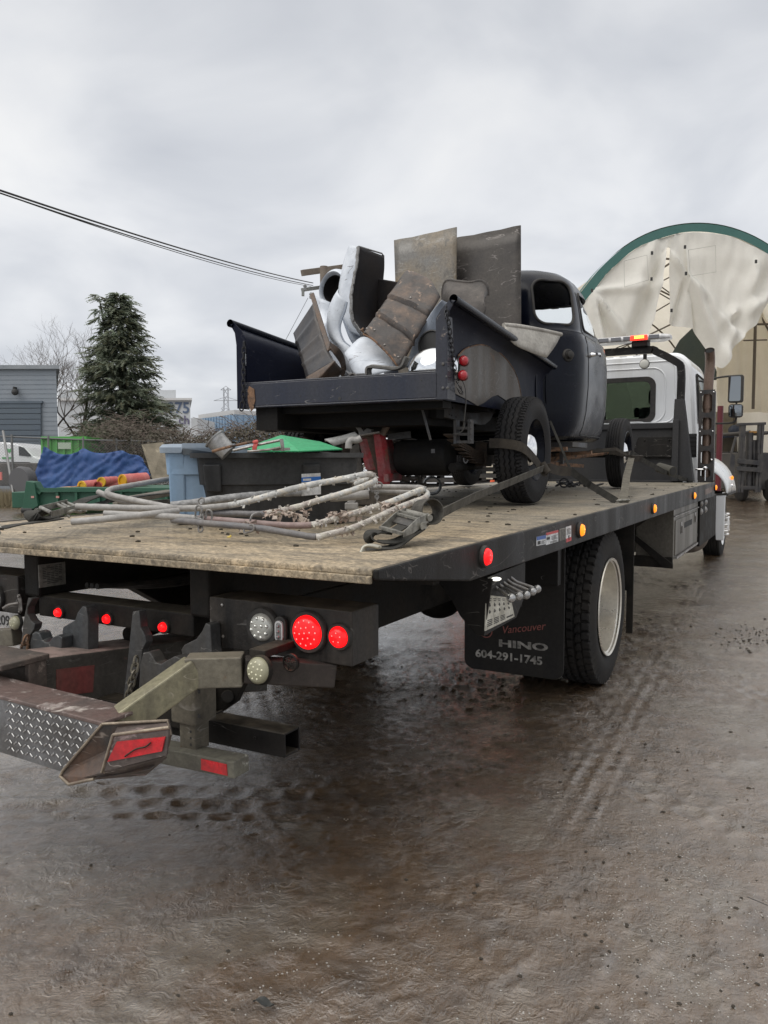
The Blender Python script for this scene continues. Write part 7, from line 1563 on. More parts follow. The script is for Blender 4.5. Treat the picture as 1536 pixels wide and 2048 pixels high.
# wheel straps
WST = mat('brown_wheel_strap', (.060, .050, .038), .85, dirt=(.035, .03, .026), damt=.5, dscale=14, bump=.5, bscale=400)
zt_ = lambda y: zd(y)
def PKP(x, y, z): return PKM @ Vector((x, y, z))
cy_ = 1.06; Rr = .350
m = M(); cz = zd(1.9 + cy_) + .343; pts = []
for a in np.linspace(195, 115, 7): pts.append(PKP(.70 + .0, cy_ + (Rr + .006) * math.cos(R_(a)), cz + (Rr + .006) * math.sin(R_(a)) - .15 * 0))
tA = [PKP(.69, cy_ - Rr - .004, cz + .06), PKP(.80, cy_ - Rr - .008, cz + .055), PKP(.90, cy_ - Rr + .004, cz + .03), PKP(.925, cy_ - .18, cz - .04), PKP(.93, cy_ - .02, cz - .11), PKP(.94, cy_ + .05, cz - .125)]
ws = thing('wheel_strap', 'brown webbing strap lashed round the pickup rear wheel to the deck edge', 'tie-down strap', tA[-1], 'tie-down straps on the pickup wheels')
ribbon(m, smooth(tA, 6), .045, .005, lambda t: (.1, .1, 1)); ribbon(m, smooth([t_ + Vector((.004, -.006, -.022)) for t_ in tA], 6), .03, .005, lambda t: (.1, .1, 1)); obj('wheel_loop', m, WST, ws)
m = M(); kn = UD(1090, 936, 4.95); ribbon(m, smooth([tA[-1] + Vector((.0, -.05, .0)), kn + Vector((.02, .02, .0)), UD(1120, 942, 5.05), UD(1142, 943, 5.1)], 6), .06, .006, (0, -.3, 1)); tube(m, smooth([kn + Vector((-.02, 0, .03)), kn, kn + Vector((.02, 0, -.03))], 4), .024, 8); obj('knotted_end', m, WST, ws, smoothang=50)
m = M(); e = UZ(1232, 1002, zd(3.7) + .012); ribbon(m, [UD(1100, 842, 5.6), UD(1142, 942, 5.45)], .018, .004, (.5, .5, .3)); ribbon(m, [UD(1140, 941, 5.45), UD(1180, 970, 5.55), e], .048, .004, (.4, .3, .9)); obj('anchor_webbing', m, STRD, ws)
m = M(); tube(m, smooth([e, e + Vector((.03, .03, .004)), e + Vector((.08, .05, .006))], 4), .008, 8); obj('hook', m, RST, ws)
fy = cy_ + 3.0; cz2 = zd(1.9 + fy) + .338
m = M(); fA = [PKP(.68, fy - .352, cz2 + .03), PKP(.85, fy - .354, cz2 + .015), PKP(.92, fy - .345, cz2 + .0), PKP(.935, fy - .15, cz2 + .0), PKP(.95, fy + .1, cz2 + .015)]
w2_ = thing('wheel_strap', 'brown webbing strap lashed round the pickup front wheel, ratchet at the deck edge', 'tie-down strap', fA[-1], 'tie-down straps on the pickup wheels')
ribbon(m, smooth(fA, 6), .05, .006, (0, .1, 1)); k2 = UD(1258, 916, 7.0); ribbon(m, smooth([fA[-2], k2, UD(1283, 917, 7.1)], 5), .06, .008, (.6, 0, 1)); ribbon(m, [UD(1180, 903, 7.0), UD(1232, 898, 7.0), UD(1262, 915, 7.05)], .03, .006, (0, .3, 1)); obj('wheel_loop', m, WST, w2_)
m = M(); g = UZ(1247, 1002, zd(3.7) + .01); ribbon(m, [k2 + Vector((.02, 0, 0)), k2 + (g - k2) * .5, g], .055, .004, lambda t: (.8, .6, 0)); obj('anchor_webbing', m, mat('dusty_webbing', (.17, .155, .12), .85, dirt=(.11, .10, .08), damt=.5, dscale=14, bump=.5, bscale=400), w2_)
m = M(); cyl(m, g + Vector((-.03, 0, 0)), g + Vector((.03, .02, 0)), .012, 8); obj('hook', m, RST, w2_)
m = M(); ribbon(m, smooth([UD(1262, 905, 7.4), UD(1300, 928, 7.9), UD(1340, 948, 8.5), UD(1385, 964, 9.6)], 5), .045, .005, (.3, -.3, 1)); obj('front_webbing', m, STRD, w2_)
m = M(); cA, cB = UD(1318, 935, 8.6), UD(1346, 943, 8.4); cyl(m, cA, cB, .055, 18); cyl(m, cB, cB + (cB - cA).normalized() * .005, .04, 16, mi=1); solo('strap_roll', m, [mat('olive_webbing_roll', (.055, .052, .042), .8, bump=.4), INK], 'rolled strap on the front webbing before the headboard', 'strap roll', loc=cA - Vector((0, 0, .05)), smoothang=50)
m = M(); r_ = random.Random(4)
for k in range(16): p = UZ(1110 + r_.uniform(0, 95), 968 + r_.uniform(-2, 2), zd(7.3) + .02); link(m, .008, .09, .05, p, (r_.uniform(-1, 1), r_.uniform(-1, 1), .2), (r_.uniform(-1, 1), 1, 0))
lathe(m, UZ(1128, 966, zd(7) + .05), (.3, -1, .1), [(0, .05), (.012, .05), (.012, .035), (0, .035)], 16); solo('tow_chain', m, CHN, 'heap of dark tow chain lying on the deck under the cab', 'chain', loc=UZ(1150, 968, zd(7)))
# mud crumbs on the deck
m = M(); r_ = random.Random(9)
for _ in range(150):
    y = r_.uniform(.1, 7.8); x = r_.uniform(-1.0, 1.2); ball(m, (x, y, zd(y) + .003), r_.uniform(.004, .013), 6, (r_.uniform(.8, 1.6), 1, .5))
solo('mud_crumbs', m, mat('mud_crumb', (.05, .042, .03), .9, bump=.4, bscale=200), 'scattered dark crumbs of mud on the deck', 'mud')
bpy.data.objects['mud_crumbs']['kind'] = 'stuff'
# ------------------------------------------------------------ BACKGROUND
UD5 = UD
def UD(px, py, d):
    r = CAMM @ Vector(((px - 768) / FPX, 1, -(py - 1024) / FPX)); return CAMP + r * (d / r.dot(FWD))
def G(x, y): return float(gz(np.array([x]), np.array([y]))[0])
def GP(px, d):
    """point on the ground under pixel column px at depth d"""
    p = UD(px, 925, d); p.z = G(p.x, p.y); return p
def GD(p): q = Vector(p); q.z = G(p[0], p[1]); return q
def fbox(m, px0, px1, py0, py1, d, depth, mi=0, ground=False, skew=0.0, ray=None):
    """box facing the camera's heading: pixel rectangle at depth d, extended 'depth' metres away"""
    a = UD(px0, py1, d); b = UD(px1, py1, d * (1 + skew)); c = UD(px1, py0, d * (1 + skew)); e = UD(px0, py0, d)
    if ground: a.z = min(G(a.x, a.y), a.z) - .05; b.z = min(G(b.x, b.y), b.z) - .05
    b.z = b.z if ground else a.z; f = FWD * depth
    if ray is not None: f = UD(ray, 925, 20) - CAMP; f.z = 0; f = f.normalized() * depth
    c = Vector((b.x, b.y, c.z)); e = Vector((a.x, a.y, e.z))
    return hexa(m, [a, b, b + f, a + f, e, c, c + f, e + f], mi)
BRK = mat('painted_block_wall', (.22, .25, .285), .7, grit=.06, dirt=(.26, .285, .315), damt=.5, dscale=1.2, bump=.1)
RLD = mat('roller_door_gray', (.085, .11, .14), .55, dirt=(.10, .125, .15), damt=.5, dscale=2, bump=.05)
WHB = mat('white_building_wall', (.52, .54, .56), .7, dirt=(.44, .46, .48), damt=.5, dscale=.5)
BLB = mat('pale_blue_cladding', (.24, .36, .50), .5, dirt=(.28, .38, .50), damt=.5, dscale=.3, bump=0)
RFW = mat('pale_roof_edge', (.55, .55, .55), .6)
# gray block building with roller door
D1 = 30
b1 = thing('gray_building', 'gray painted block building with a dark roller door at the far left', 'building', GP(60, D1))
m = M(); fbox(m, -420, 117, 738, 900, D1, 12, ground=True, ray=100); obj('wall', m, BRK, b1)
m = M(); fbox(m, -424, 119, 730, 739, D1 - .15, 12.3, ray=95); obj('parapet', m, mat('parapet_gray', (.27, .29, .31), .6, dirt=(.2, .22, .24), dscale=2), b1)
m = M(); a = UD(0, 900, D1 - .02)
for k in range(17):
    py = 742 + k * 9.2; p0, p1 = UD(-300, py, D1 - .012), UD(116, py, D1 - .012); beam(m, p0, Vector((p1.x, p1.y, p0.z)), .006, .010)
obj('mortar_line', m, mat('mortar_shade', (.215, .245, .28), .8), b1)
m = M()
for k in range(10):
    py = 806 + k * 11; p0, p1 = UD(-120, py, D1 - .06), UD(82, py, D1 - .06); p2 = UD(0, py + 11, D1 - .06)
    obox(m, (p0 + Vector((p1.x, p1.y, p0.z))) / 2 + Vector((0, 0, (p2.z - p0.z) / 2)), (Vector((p1.x, p1.y, p0.z)) - p0) / 2, UPV * abs(p2.z - p0.z) * .44, FWD * .03)
rd_ = obj('roller_door', m, RLD, b1, bevel=.01)
m = M(); fbox(m, -122, 84, 802, 807, D1 - .12, .15); obj('door_lintel', m, RLD, b1)
m = M(); ball(m, UD(30, 784, D1 - .2), .13, 12); c = UD(30, 778, D1 - .1); obox(m, c, RGT * .03, FWD * .12, UPV * .08); obj('wall_lamp', m, INK, b1)
# white building with painted sign, and far blue warehouse
D2 = 62
b2 = thing('white_building', 'white building with faded blue numbers behind the big evergreen', 'building', GP(330, D2))
m = M(); fbox(m, 118, 382, 800, 900, D2, 15, ground=True, ray=360); fbox(m, 118, 352, 780, 801, D2 + 3, 10, ray=330); obj('wall', m, WHB, b2)
m = M(); fbox(m, 116, 384, 796, 801, D2 - .3, 15, ray=358); rf_ = obj('roof_edge', m, RFW, b2)
m = M(); fbox(m, 383, 396, 836, 900, D2 - 3, 6, ground=True); obj('annexe', m, WHB, b2)
SBL = mat('faded_blue_sign_paint', (.09, .125, .20), .7, bump=0); SPL = mat('faded_plum_sign_paint', (.13, .12, .19), .7, bump=0)
p = UD(334, 826, D2 - .06); text('painted_sign', '975', frameM(p, RGT, UPV), 1.22, SBL, b2, bold=.02)
p = UD(357, 848, D2 - .06); text('painted_sign', 'ch', frameM(p, RGT, UPV), .95, SPL, b2, bold=.02)
D3 = 78
b3 = thing('blue_warehouse', 'long pale blue corrugated warehouse far behind the brambles', 'warehouse', GP(520, D3))
m = M()
a, b, c_, d_ = UD(398, 905, D3), UD(470, 905, D3 - 8), UD(470, 829, D3 - 8), UD(398, 838, D3)
e0, e1 = UD(700, 905, D3 + 4), UD(700, 829, D3 + 4)
def wallseg(m, p0, p1, z0, z1a, z1b, pitch=.45):
    L_ = (Vector((p1.x, p1.y, 0)) - Vector((p0.x, p0.y, 0))); n = int(L_.length / pitch); dd = L_ / n; nn = Vector((dd.y, -dd.x, 0)).normalized()
    for k in range(n):
        for (s, o_) in ((0, 0), (.5, .09)):
            q0 = p0 + dd * (k + s); q1 = p0 + dd * (k + s + .5); f0, f1 = (k + s) / n, (k + s + .5) / n
            za, zb = z1a + (z1b - z1a) * f0, z1a + (z1b - z1a) * f1
            m.add([(q0.x + nn.x * o_, q0.y + nn.y * o_, z0), (q1.x + nn.x * o_, q1.y + nn.y * o_, z0), (q1.x + nn.x * o_, q1.y + nn.y * o_, zb), (q0.x + nn.x * o_, q0.y + nn.y * o_, za)], [(0, 1, 2, 3)])
            m.add([(q1.x, q1.y, z0), (q1.x + nn.x * .09, q1.y + nn.y * .09, z0), (q1.x + nn.x * .09, q1.y + nn.y * .09, zb), (q1.x, q1.y, zb)], [(0, 1, 2, 3)])
zg = G(a.x, a.y) - .3; wallseg(m, a, b, zg, d_.z, c_.z, .7); wallseg(m, b, e0, zg, c_.z, c_.z, .7); obj('clad_wall', m, BLB, b3)
m = M(); P = [Vector((q.x, q.y, z)) for q, z in ((a, d_.z), (b, c_.z), (e0, c_.z), (e0 + FWD * 25, c_.z + 1.5), (a + FWD * 25, d_.z + 1))]
m.add([p + Vector((0, 0, .02)) for p in P] + [p + Vector((0, 0, .42)) for p in P], [(4, 3, 2, 1, 0), (5, 6, 7, 8, 9)] + [(i, (i + 1) % 5, (i + 1) % 5 + 5, i + 5) for i in range(5)]); obj('roof', m, RFW, b3)
# lattice pylon
D4 = 330; PYL = mat('galvanised_pylon', (.30, .31, .33), .6)
b4 = thing('pylon', 'distant lattice power pylon on the horizon above the blue warehouse', 'pylon', GP(454, D4))
m = M(); base = UD(454, 925, D4); zb_ = G(base.x, base.y); zt_2 = UD(454, 776, D4).z; Hh = zt_2 - zb_
def pyw(t): return 2.9 * (1 - t) + .75 if t < .7 else .9
for sx in (-1, 1):
    for sy in (-1, 1):
        tube(m, [Vector((base.x, base.y, zb_ + Hh * t)) + RGT * sx * pyw(t) + FWD * sy * pyw(t) for t in (0, .35, .7, 1)], .16, 4)
for k in range(9):
    t0, t1 = k / 9, (k + 1) / 9
    for sg in (-1, 1):
        tube(m, [Vector((base.x, base.y, zb_ + Hh * t0)) + RGT * sg * pyw(t0) - FWD * pyw(t0), Vector((base.x, base.y, zb_ + Hh * t1)) - RGT * sg * pyw(t1) - FWD * pyw(t1)], .11, 4)
for (t, w_) in ((.80, 5.2), (.62, 2.4), (.97, 2.2)):
    p = Vector((base.x, base.y, zb_ + Hh * t)); tube(m, [p - RGT * w_, p + RGT * w_], .13, 4); tube(m, [p - RGT * w_, p + UPV * 1.6], .1, 4); tube(m, [p + RGT * w_, p + UPV * 1.6], .1, 4)
obj('lattice', m, PYL, b4)
# ---- trees
FOL = mat('conifer_foliage', (.22, .27, .205), .8, dirt=(.31, .33, .25), damt=.5, dscale=1.6, bump=0, spec=.2)
FOL2 = mat('conifer_tips', (.12, .135, .08), .8, dirt=(.15, .145, .10), damt=.5, dscale=2, bump=0, spec=.2)
BARK = mat('dark_bark', (.045, .038, .032), .9, bump=.3)
TWG = mat('bare_twigs', (.13, .115, .105), .9, bump=0)
D5t = 36; base = GP(249, D5t); topz = UD(249, 578, D5t).z; Ht = topz - base.z
con = thing('conifer', 'big ragged evergreen conifer standing behind the blue tarp', 'tree', base)
m = M(); tube(m, [base, base + UPV * Ht * .5, base + UPV * Ht * .97], lambda t: .28 * (1 - t) + .03, 8)
tube(m, [base + UPV * Ht * .55, base + UPV * Ht * .8 - RGT * .75, base + UPV * Ht * .955 - RGT * .98], lambda t: .12 * (1 - t) + .02, 6); obj('trunk', m, BARK, con)
r_ = random.Random(21); m = M(); m2 = M()
prof_w = [(0, 2.3), (.12, 2.75), (.28, 2.65), (.42, 2.25), (.55, 1.9), (.68, 1.5), (.80, .95), (.9, .6), (1.0, .08)]
def cw_(t):
    for (a, b), (c, d) in zip(prof_w[:-1], prof_w[1:]):
        if a <= t <= c: return b + (d - b) * (t - a) / (c - a)
    return .05
def spray(mm, p, d, size, rn):
    """one drooping frond: a slim central blade with side blades"""
    d = d.normalized(); s = d.cross(UPV).normalized() if abs(d.z) < .95 else RGT
    n = rn.randrange(5, 9)
    for k in range(n):
        t = (k + .5) / n; q = p + d * (size * t) - UPV * (size * .35 * t * t)
        for sg in (-1, 1):
            L_ = size * (.34 - .20 * t) * rn.uniform(.7, 1.3); e = q + (s * sg * .8 + d * .6 - UPV * rn.uniform(.2, .8)).normalized() * L_
            w_ = (d - UPV * .3) * (.040 + .03 * rn.random())
            mm.add([q - w_, q + w_, e], [(0, 1, 2)])
    e = p + d * size * 1.1 - UPV * size * .42; mm.add([p - s * .02, p + s * .02, e], [(0, 1, 2)])
for i in range(460):
    t = r_.random() ** .85 * .99 + .0; a = r_.uniform(0, 2 * PI); tw = r_.random() < .13 and t > .55
    org = base + UPV * (Ht * (.03 + .95 * t)) - (RGT * .95 if tw else Vector((0, 0, 0)))
    Rr_ = cw_(t) * r_.uniform(.62, 1.12) * (.55 if tw else 1)
    if tw: org.z = min(org.z, base.z + Ht * .955)
    dr = Vector((math.cos(a), math.sin(a), .45 + .4 * t)).normalized()
    steps = max(3, int(Rr_ / .16))
    for k in range(1, steps + 1):
        f = k / steps; q = org + dr * (Rr_ * f) - UPV * (Rr_ * .42 * f * f)
        for _ in range(2 if f > .4 else 1):
            dd = (Vector((math.cos(a + r_.uniform(-.8, .8)), math.sin(a + r_.uniform(-.8, .8)), r_.uniform(-.35, .45)))); spray(m2 if (f > .8 and r_.random() < .45) else m, q + Vector((r_.uniform(-.1, .1), r_.uniform(-.1, .1), r_.uniform(-.1, .1))), dd, r_.uniform(.32, .62), r_)
cro = obj('crown', m, FOL, con); obj('branch_tips', m2, FOL2, cro)
def _tl(mt, amt):
    t = mt.node_tree; b = t.nodes['Principled BSDF']; o = [n for n in t.nodes if n.type == 'OUTPUT_MATERIAL'][0]
    tr = N(t, 'ShaderNodeBsdfTranslucent'); q = N(t, 'ShaderNodeMixShader'); q.inputs[0].default_value = amt; t.links.new(b.inputs['Base Color'].links[0].from_socket, tr.inputs['Color']); t.links.new(b.outputs[0], q.inputs[1]); t.links.new(tr.outputs[0], q.inputs[2]); t.links.new(q.outputs[0], o.inputs['Surface'])
_tl(FOL, .5); _tl(FOL2, .5)
def bare_tree(px, d, py_top, spread, label, seed, px_top=None):
    base = GP(px, d); H_t = UD(px, py_top, d).z - base.z; t = thing('bare_tree', label, 'tree', base, 'leafless trees behind the gray building'); rn = random.Random(seed); mt_ = M(); mb = M()
    def grow(p, dr, L_, r, dep):
        q = p; pts = [p]; n = 4
        for k in range(n):
            dr = (dr + Vector((rn.gauss(0, .13), rn.gauss(0, .13), rn.gauss(.05, .07)))).normalized(); q = q + dr * L_ / n; pts.append(q)
        tube(mt_ if dep < 2 else mb, pts, lambda u: r * (1 - .45 * u), 5 if dep < 3 else 3, caps=False)
        if dep >= 6: return
        for _ in range(3 if dep < 4 else 3):
            f = rn.uniform(.4, 1); k = min(n, int(f * n) + 1); nd = (dr + Vector((rn.gauss(0, .55), rn.gauss(0, .55), rn.gauss(.12, .3)))).normalized(); grow(pts[k], nd, L_ * rn.uniform(.6, .82), r * .55, dep + 1)
    for k in range(2): grow(base, Vector((spread * (.25 if k else -.15), .1, 1)).normalized(), H_t * .36, .11, 0)
    obj('trunk', mt_, BARK, t); obj('crown', mb, TWG, t); return t
bare_tree(85, 44, 672, 1.0, 'leafless spreading tree rising above the gray building roof', 3)
bare_tree(140, 38, 680, 1.0, 'leafless tree with dark forked trunk between building and evergreen', 8)
# brambles: a tangled mass along the fence
m = M(); m2 = M(); r_ = random.Random(5)
for i in range(5200):
    px = r_.uniform(165, 720); d = r_.uniform(24, 29); f_ = (px - 165) / 555
    topy = 866 + 14 * math.sin(px * .021) - (20 if 230 < px < 380 else 0) * r_.random() + 8 * noise.noise(Vector((px * .03, 0, 0)))
    g = GP(px, d); zt = UD(px, topy, d).z; z = g.z + (zt - g.z) * r_.random() ** .6
    p = Vector((g.x, g.y, z)); a = r_.uniform(0, 2 * PI)
    if i % 3 == 0:
        dr = Vector((math.cos(a), math.sin(a), r_.uniform(.1, 1.0))); pts = [p, p + dr * .25 + Vector((0, 0, .05)), p + dr * .5, p + dr * .75 - Vector((0, 0, .16))]; tube(m2, pts, .008, 3, caps=False)
    for _ in range(5):
        q = p + Vector((r_.gauss(0, .15), r_.gauss(0, .15), r_.gauss(0, .1))); u = Vector((r_.gauss(0, 1), r_.gauss(0, 1), r_.gauss(0, .7))).normalized() * r_.uniform(.03, .075); v = u.cross(Vector((r_.random(), r_.random(), r_.random()))).normalized() * u.length * .6
        m.add([q - u, q + v, q + u, q - v], [(0, 1, 2, 3)])
o_ = solo('brambles', m, mat('bramble_leaf', (.085, .082, .055), .8, dirt=(.13, .11, .09), damt=.5, dscale=1.5, bump=0), 'tangled brown and green brambles along the fence', 'brambles', loc=GP(400, 26)); o_['kind'] = 'stuff'
o_ = solo('bramble_stems', m2, mat('bramble_stem', (.11, .085, .07), .85, bump=0), 'bare arching bramble stems along the fence', 'brambles', loc=GP(400, 26)); o_['kind'] = 'stuff'
# grass tuft by the fence foot
m = M(); r_ = random.Random(15)
for i in range(1500):
    p = GP(r_.uniform(-30, 60), r_.uniform(20.4, 22.4)); h = r_.uniform(.15, .5); l = Vector((r_.gauss(0, .12), r_.gauss(0, .12), h)); m.add([p - RGT * .012, p + RGT * .012, p + l], [(0, 1, 2)])
o_ = solo('dry_grass', m, mat('dry_grass', (.20, .165, .10), .9, bump=0), 'dry grass at the fence foot', 'grass', loc=GP(15, 21)); o_['kind'] = 'stuff'
# chain-link fence
DF = 22.0; GAL = mat('galvanised_wire', (.20, .20, .20), .5, metal=.5, bump=0)
TL_ = None
fn = thing('chain_link_fence', 'chain link fence with a sagging top rail along the left of the yard', 'fence', GP(160, DF))
pl0, pl1 = GP(-60, DF), GP(345, DF + 3); zt0 = UD(-60, 870, DF).z; zt1 = UD(345, 884, DF + 3).z
def FP(u, v): 
    q = pl0 + (pl1 - pl0) * u; return Vector((q.x, q.y, q.z + (zt0 + (zt1 - zt0) * u - q.z) * v))
LF = (pl1 - pl0).length; HF = zt0 - pl0.z
m = M(); step_ = .085; n = int(LF / step_)
for k in range(-int(HF / step_), n):
    for sg in (1, -1):
        # straight diagonal wires clipped to the panel
        x0 = k * step_ if sg > 0 else (k + int(HF / step_)) * step_
        a0, a1 = x0, x0 + sg * HF; v0, v1 = 0.0, 1.0
        if sg > 0:
            if a0 < 0: v0 = -a0 / HF; a0 = 0
            if a1 > LF: v1 = 1 - (a1 - LF) / HF; a1 = LF
        else:
            if a1 < 0: v1 = 1 - (-a1) / HF; a1 = 0
            if a0 > LF: v0 = (a0 - LF) / HF; a0 = LF
        if v1 - v0 > .02: tube(m, [FP(a0 / LF, v0), FP(a1 / LF, v1)], .0032, 3, caps=False)
obj('wire_mesh', m, GAL, fn)
m = M(); tube(m, [FP(0, 1), FP(.5, .985), FP(1, 1)], .022, 6); obj('top_rail', m, GAL, fn)
for u in (.02, .19, .36, .53, .70, .87): 
    m = M(); tube(m, [FP(u, -.02), FP(u, 1.03)], .032, 8); obj('post', m, GAL, fn)
m = M(); tube(m, [GP(28, 20.6), UD(6, 862, 21.8)], .035, 8); solo('leaning_pole', m, GAL, 'gray pole leaning on the fence at the far left', 'pole', loc=GP(28, 20.6))
# white van beyond the fence
DV = 25.5
vn_ = thing('white_van', 'white van with a green heart mark parked behind the chain link fence', 'van', GP(40, DV))
prof = [(-160, 935), (-160, 893), (-120, 884), (0, 884), (30, 887), (50, 896), (66, 912), (88, 920), (96, 928), (97, 948), (90, 953), (-160, 953)]
m = M(); plate(m, [UD(a, b, DV) for a, b in prof], FWD * 1.9); vb = obj('body', m, mat('van_white', (.74, .75, .77), .3, coat=.3, bump=0), vn_, bevel=.05)
m = M(); plate(m, [UD(a, b, DV - .02) for a, b in ((37, 892), (47, 895), (62, 911), (60, 913), (38, 911))], FWD * .04); obj('side_window', m, GLS, vb)
m = M()
hp = [(18 + 7 * (math.sin(t) ** 3), 901 - .5 * (8.2 * math.cos(t) - 3.1 * math.cos(2 * t) - 1.3 * math.cos(3 * t) - .6 * math.cos(4 * t))) for t in np.linspace(0, 2 * PI, 24)[:-1]]
plate(m, [UD(a, b, DV - .015) for a, b in hp], FWD * .01); obj('heart_mark', m, mat('mark_green', (.10, .36, .14), .5, bump=0), vb)
m = M(); p0, p1 = UD(6, 916, DV - .015), UD(29, 916, DV - .015)
for k in range(5): q = p0 + (p1 - p0) * (k / 5); obox(m, q, RGT * .03, UPV * .03, FWD * .008)
obj('mark_lettering', m, mat('mark_green', (0, 0, 0)), vb)
m = M(); beam(m, UD(-60, 924, DV - .015), UD(60, 925, DV - .015), .02, .03); obj('side_moulding', m, INK, vb)
for px in (-110, 62):
    c = UD(px, 950, DV - .02); m = M(); lathe(m, c, FWD, [(0, 0), (0, .20), (.02, .33), (.2, .33)], 20); obj('wheel', m, RUB, vn_, smoothang=40)
# dark pickup tyre / trailer behind the fence
m = M(); lathe(m, UD(43, 962, 20.9), (FWD + RGT * .4).normalized(), [(-.1, .0), (-.1, .22), (-.1, .36), (0, .40), (.16, .38), (.16, 0)], 28); solo('spare_tyre', m, mat('gray_dusty_tyre', (.10, .10, .105), .9, bump=.2), 'large gray tyre propped behind the fence foot', 'tyre', loc=GP(43, 20.9), smoothang=40)
m = M(); fbox(m, -60, 75, 926, 972, 23.4, 1.6); solo('flatbed_trailer', m, mat('dark_trailer', (.05, .05, .052), .7, dirt=(.12, .11, .10), damt=.5, dscale=3), 'dark low trailer standing behind the fence before the white van', 'trailer', loc=GP(10, 23.8), bevel=.03)
# bright green skip
DG = 24
gs = thing('green_skip', 'bright green ribbed waste container behind the blue tarp', 'container', GP(128, DG))
m = M(); fbox(m, 84, 171, 877, 960, DG, 1.8, ground=True); obj('body', m, mat('lime_green_paint', (.10, .42, .07), .5, dirt=(.08, .32, .08), damt=.5, dscale=3, bump=.05), gs)
m = M()
for px in (84, 100, 113, 128, 143, 157, 168): fbox(m, px, px + 3.2, 877, 960, DG - .06, .06)
fbox(m, 82, 173, 873, 878, DG - .1, 2); obj('rib', m, mat('lime_green_paint', (0, 0, 0)), gs)
m = M(); fbox(m, 116, 142, 885, 898, DG - .075, .02); obj('faded_panel', m, mat('pale_green_panel', (.42, .52, .40), .6, bump=0), gs)
# blue tarp slung on the fence
DT = 20.6
ctrl_top = [(90, 893), (112, 905), (130, 909), (152, 906), (168, 897), (190, 905), (215, 906), (245, 901), (262, 908), (281, 913), (292, 930)]
ctrl_bot = [(72, 945), (78, 960), (86, 975), (110, 980), (140, 981), (170, 979), (200, 976), (235, 970), (265, 964), (290, 958), (303, 950)]
A = resample(smooth([UD(a, b, DT) for a, b in ctrl_top], 6), 71); B = resample(smooth([UD(a, b, DT - .15) for a, b in ctrl_bot], 6), 71)
m = M()
def tarpf(u, v):
    i = round(u * 70); p = A[i] + (B[i] - A[i]) * v; w_ = .12 * noise.noise(Vector((u * 7, v * 1.6, 1))) + .07 * noise.noise(Vector((u * 22 + v * 6, v * 4, 4))) + .03 * noise.noise(Vector((u * 50, v * 12, 8)))
    return p - FWD * (w_ + .06) - UPV * (.0)
grid(m, tarpf, 70, 18); solo('blue_tarp', m, mat('blue_tarp_mesh', (.014, .052, .19), .55, dirt=(.028, .08, .23), damt=.5, dscale=2.5, bump=.8, bscale=8, spots=(.10, .16, .28), samt=.37, sscale=3.5), 'deep blue tarpaulin slung over the chain link fence', 'tarpaulin', loc=GP(185, DT), solid=.01, smoothang=70)
m = M(); P = [UD(283, 889, 22.2), UD(326, 884, 22.6), UD(338, 958, 21.8), UD(305, 958, 21.4)]; plate(m, P, FWD * .03); solo('plywood_sheet', m, mat('weathered_plywood', (.24, .205, .15), .8, dirt=(.13, .115, .085), damt=.5, dscale=2.5, bump=.1, streak=False, spots=(.34, .30, .22), samt=.36, sscale=5), 'mottled weathered plywood sheet leaning right of the blue tarp', 'plywood', loc=GD(P[3]))
# green roll-off bin with drums
DB = 18.4
gb = thing('rolloff_bin', 'dark green low roll-off bin with drums lying on it behind the deck', 'skip', GP(180, DB))
GRB = mat('dark_green_bin', (.018, .085, .050), .5, dirt=(.03, .10, .065), damt=.5, dscale=2, bump=.1, spots=(.09, .08, .06), samt=.31, sscale=4)
m = M(); fbox(m, 24, 345, 984, 1016, DB, 2.2); fbox(m, 112, 345, 975, 985, DB + .02, 2.2); obj('body', m, GRB, gb, bevel=.02)
m = M(); 
for px in (112, 150, 195, 240, 285, 330): fbox(m, px, px + 5, 983, 1014, DB - .08, .08)
fbox(m, 70, 345, 976, 984, DB - .10, .1); obj('rib', m, GRB, gb)
m = M()
for px in (42,):
    P = [UD(44, 1020, DB - .15), UD(62, 1020, DB - .15), UD(76, 1012, DB - .15), UD(68, 965, DB - .15), UD(52, 962, DB - .15)]; plate(m, P, FWD * .12)
    P = [UD(52, 962, DB - .1), UD(70, 964, DB - .1), UD(82, 985, DB - .1), UD(78, 990, DB - .1)]; plate(m, P, FWD * .3)
obj('hook_frame', m, GRB, gb, bevel=.01)
m = M(); cyl(m, UD(44, 1020, DB - .1), UD(66, 1020, DB - .1), .07, 12); obj('roller', m, INK, gb)
m = M()
for px, c_ in ((62, 0), (112, 1)): fbox(m, px, px + 6, 992, 996, DB - .16, .02)
obj('reflector', m, mat('pale_pink_reflector', (.5, .25, .22), .5), gb)
DRR = mat('drum_red', (.42, .07, .065), .5, dirt=(.52, .20, .18), damt=.5, dscale=3, bump=.1); DRY = mat('drum_yellow', (.62, .36, .02), .5, bump=.05)
def drum(cx, cy, ex, ey, r, label, cap=DRY):
    c = UD(cx, cy, DB + .55); e = UD(ex, ey, DB + 1.1); d = (e - c).normalized(); t = thing('drum', label, 'drum', GD(c), 'red steel drums on the green bin')
    m = M(); L_ = (e - c).length; lathe(m, c, d, [(0, r * .96), (0, r), (L_ * .33, r), (L_ * .34, r * 1.04), (L_ * .35, r), (L_ * .66, r), (L_ * .67, r * 1.04), (L_ * .68, r), (L_, r), (L_, 0)], 24); obj('barrel', m, DRR, t, smoothang=40)
    m = M(); lathe(m, c, d, [(.02, 0), (.02, r * .72), (-.004, r * .72), (-.006, r * 1.02), (.03, r * 1.02)], 24); obj('drum_head', m, cap, t, smoothang=40)
drum(163, 974, 205, 970, .15, 'red drum with a yellow end, leftmost on the green bin')
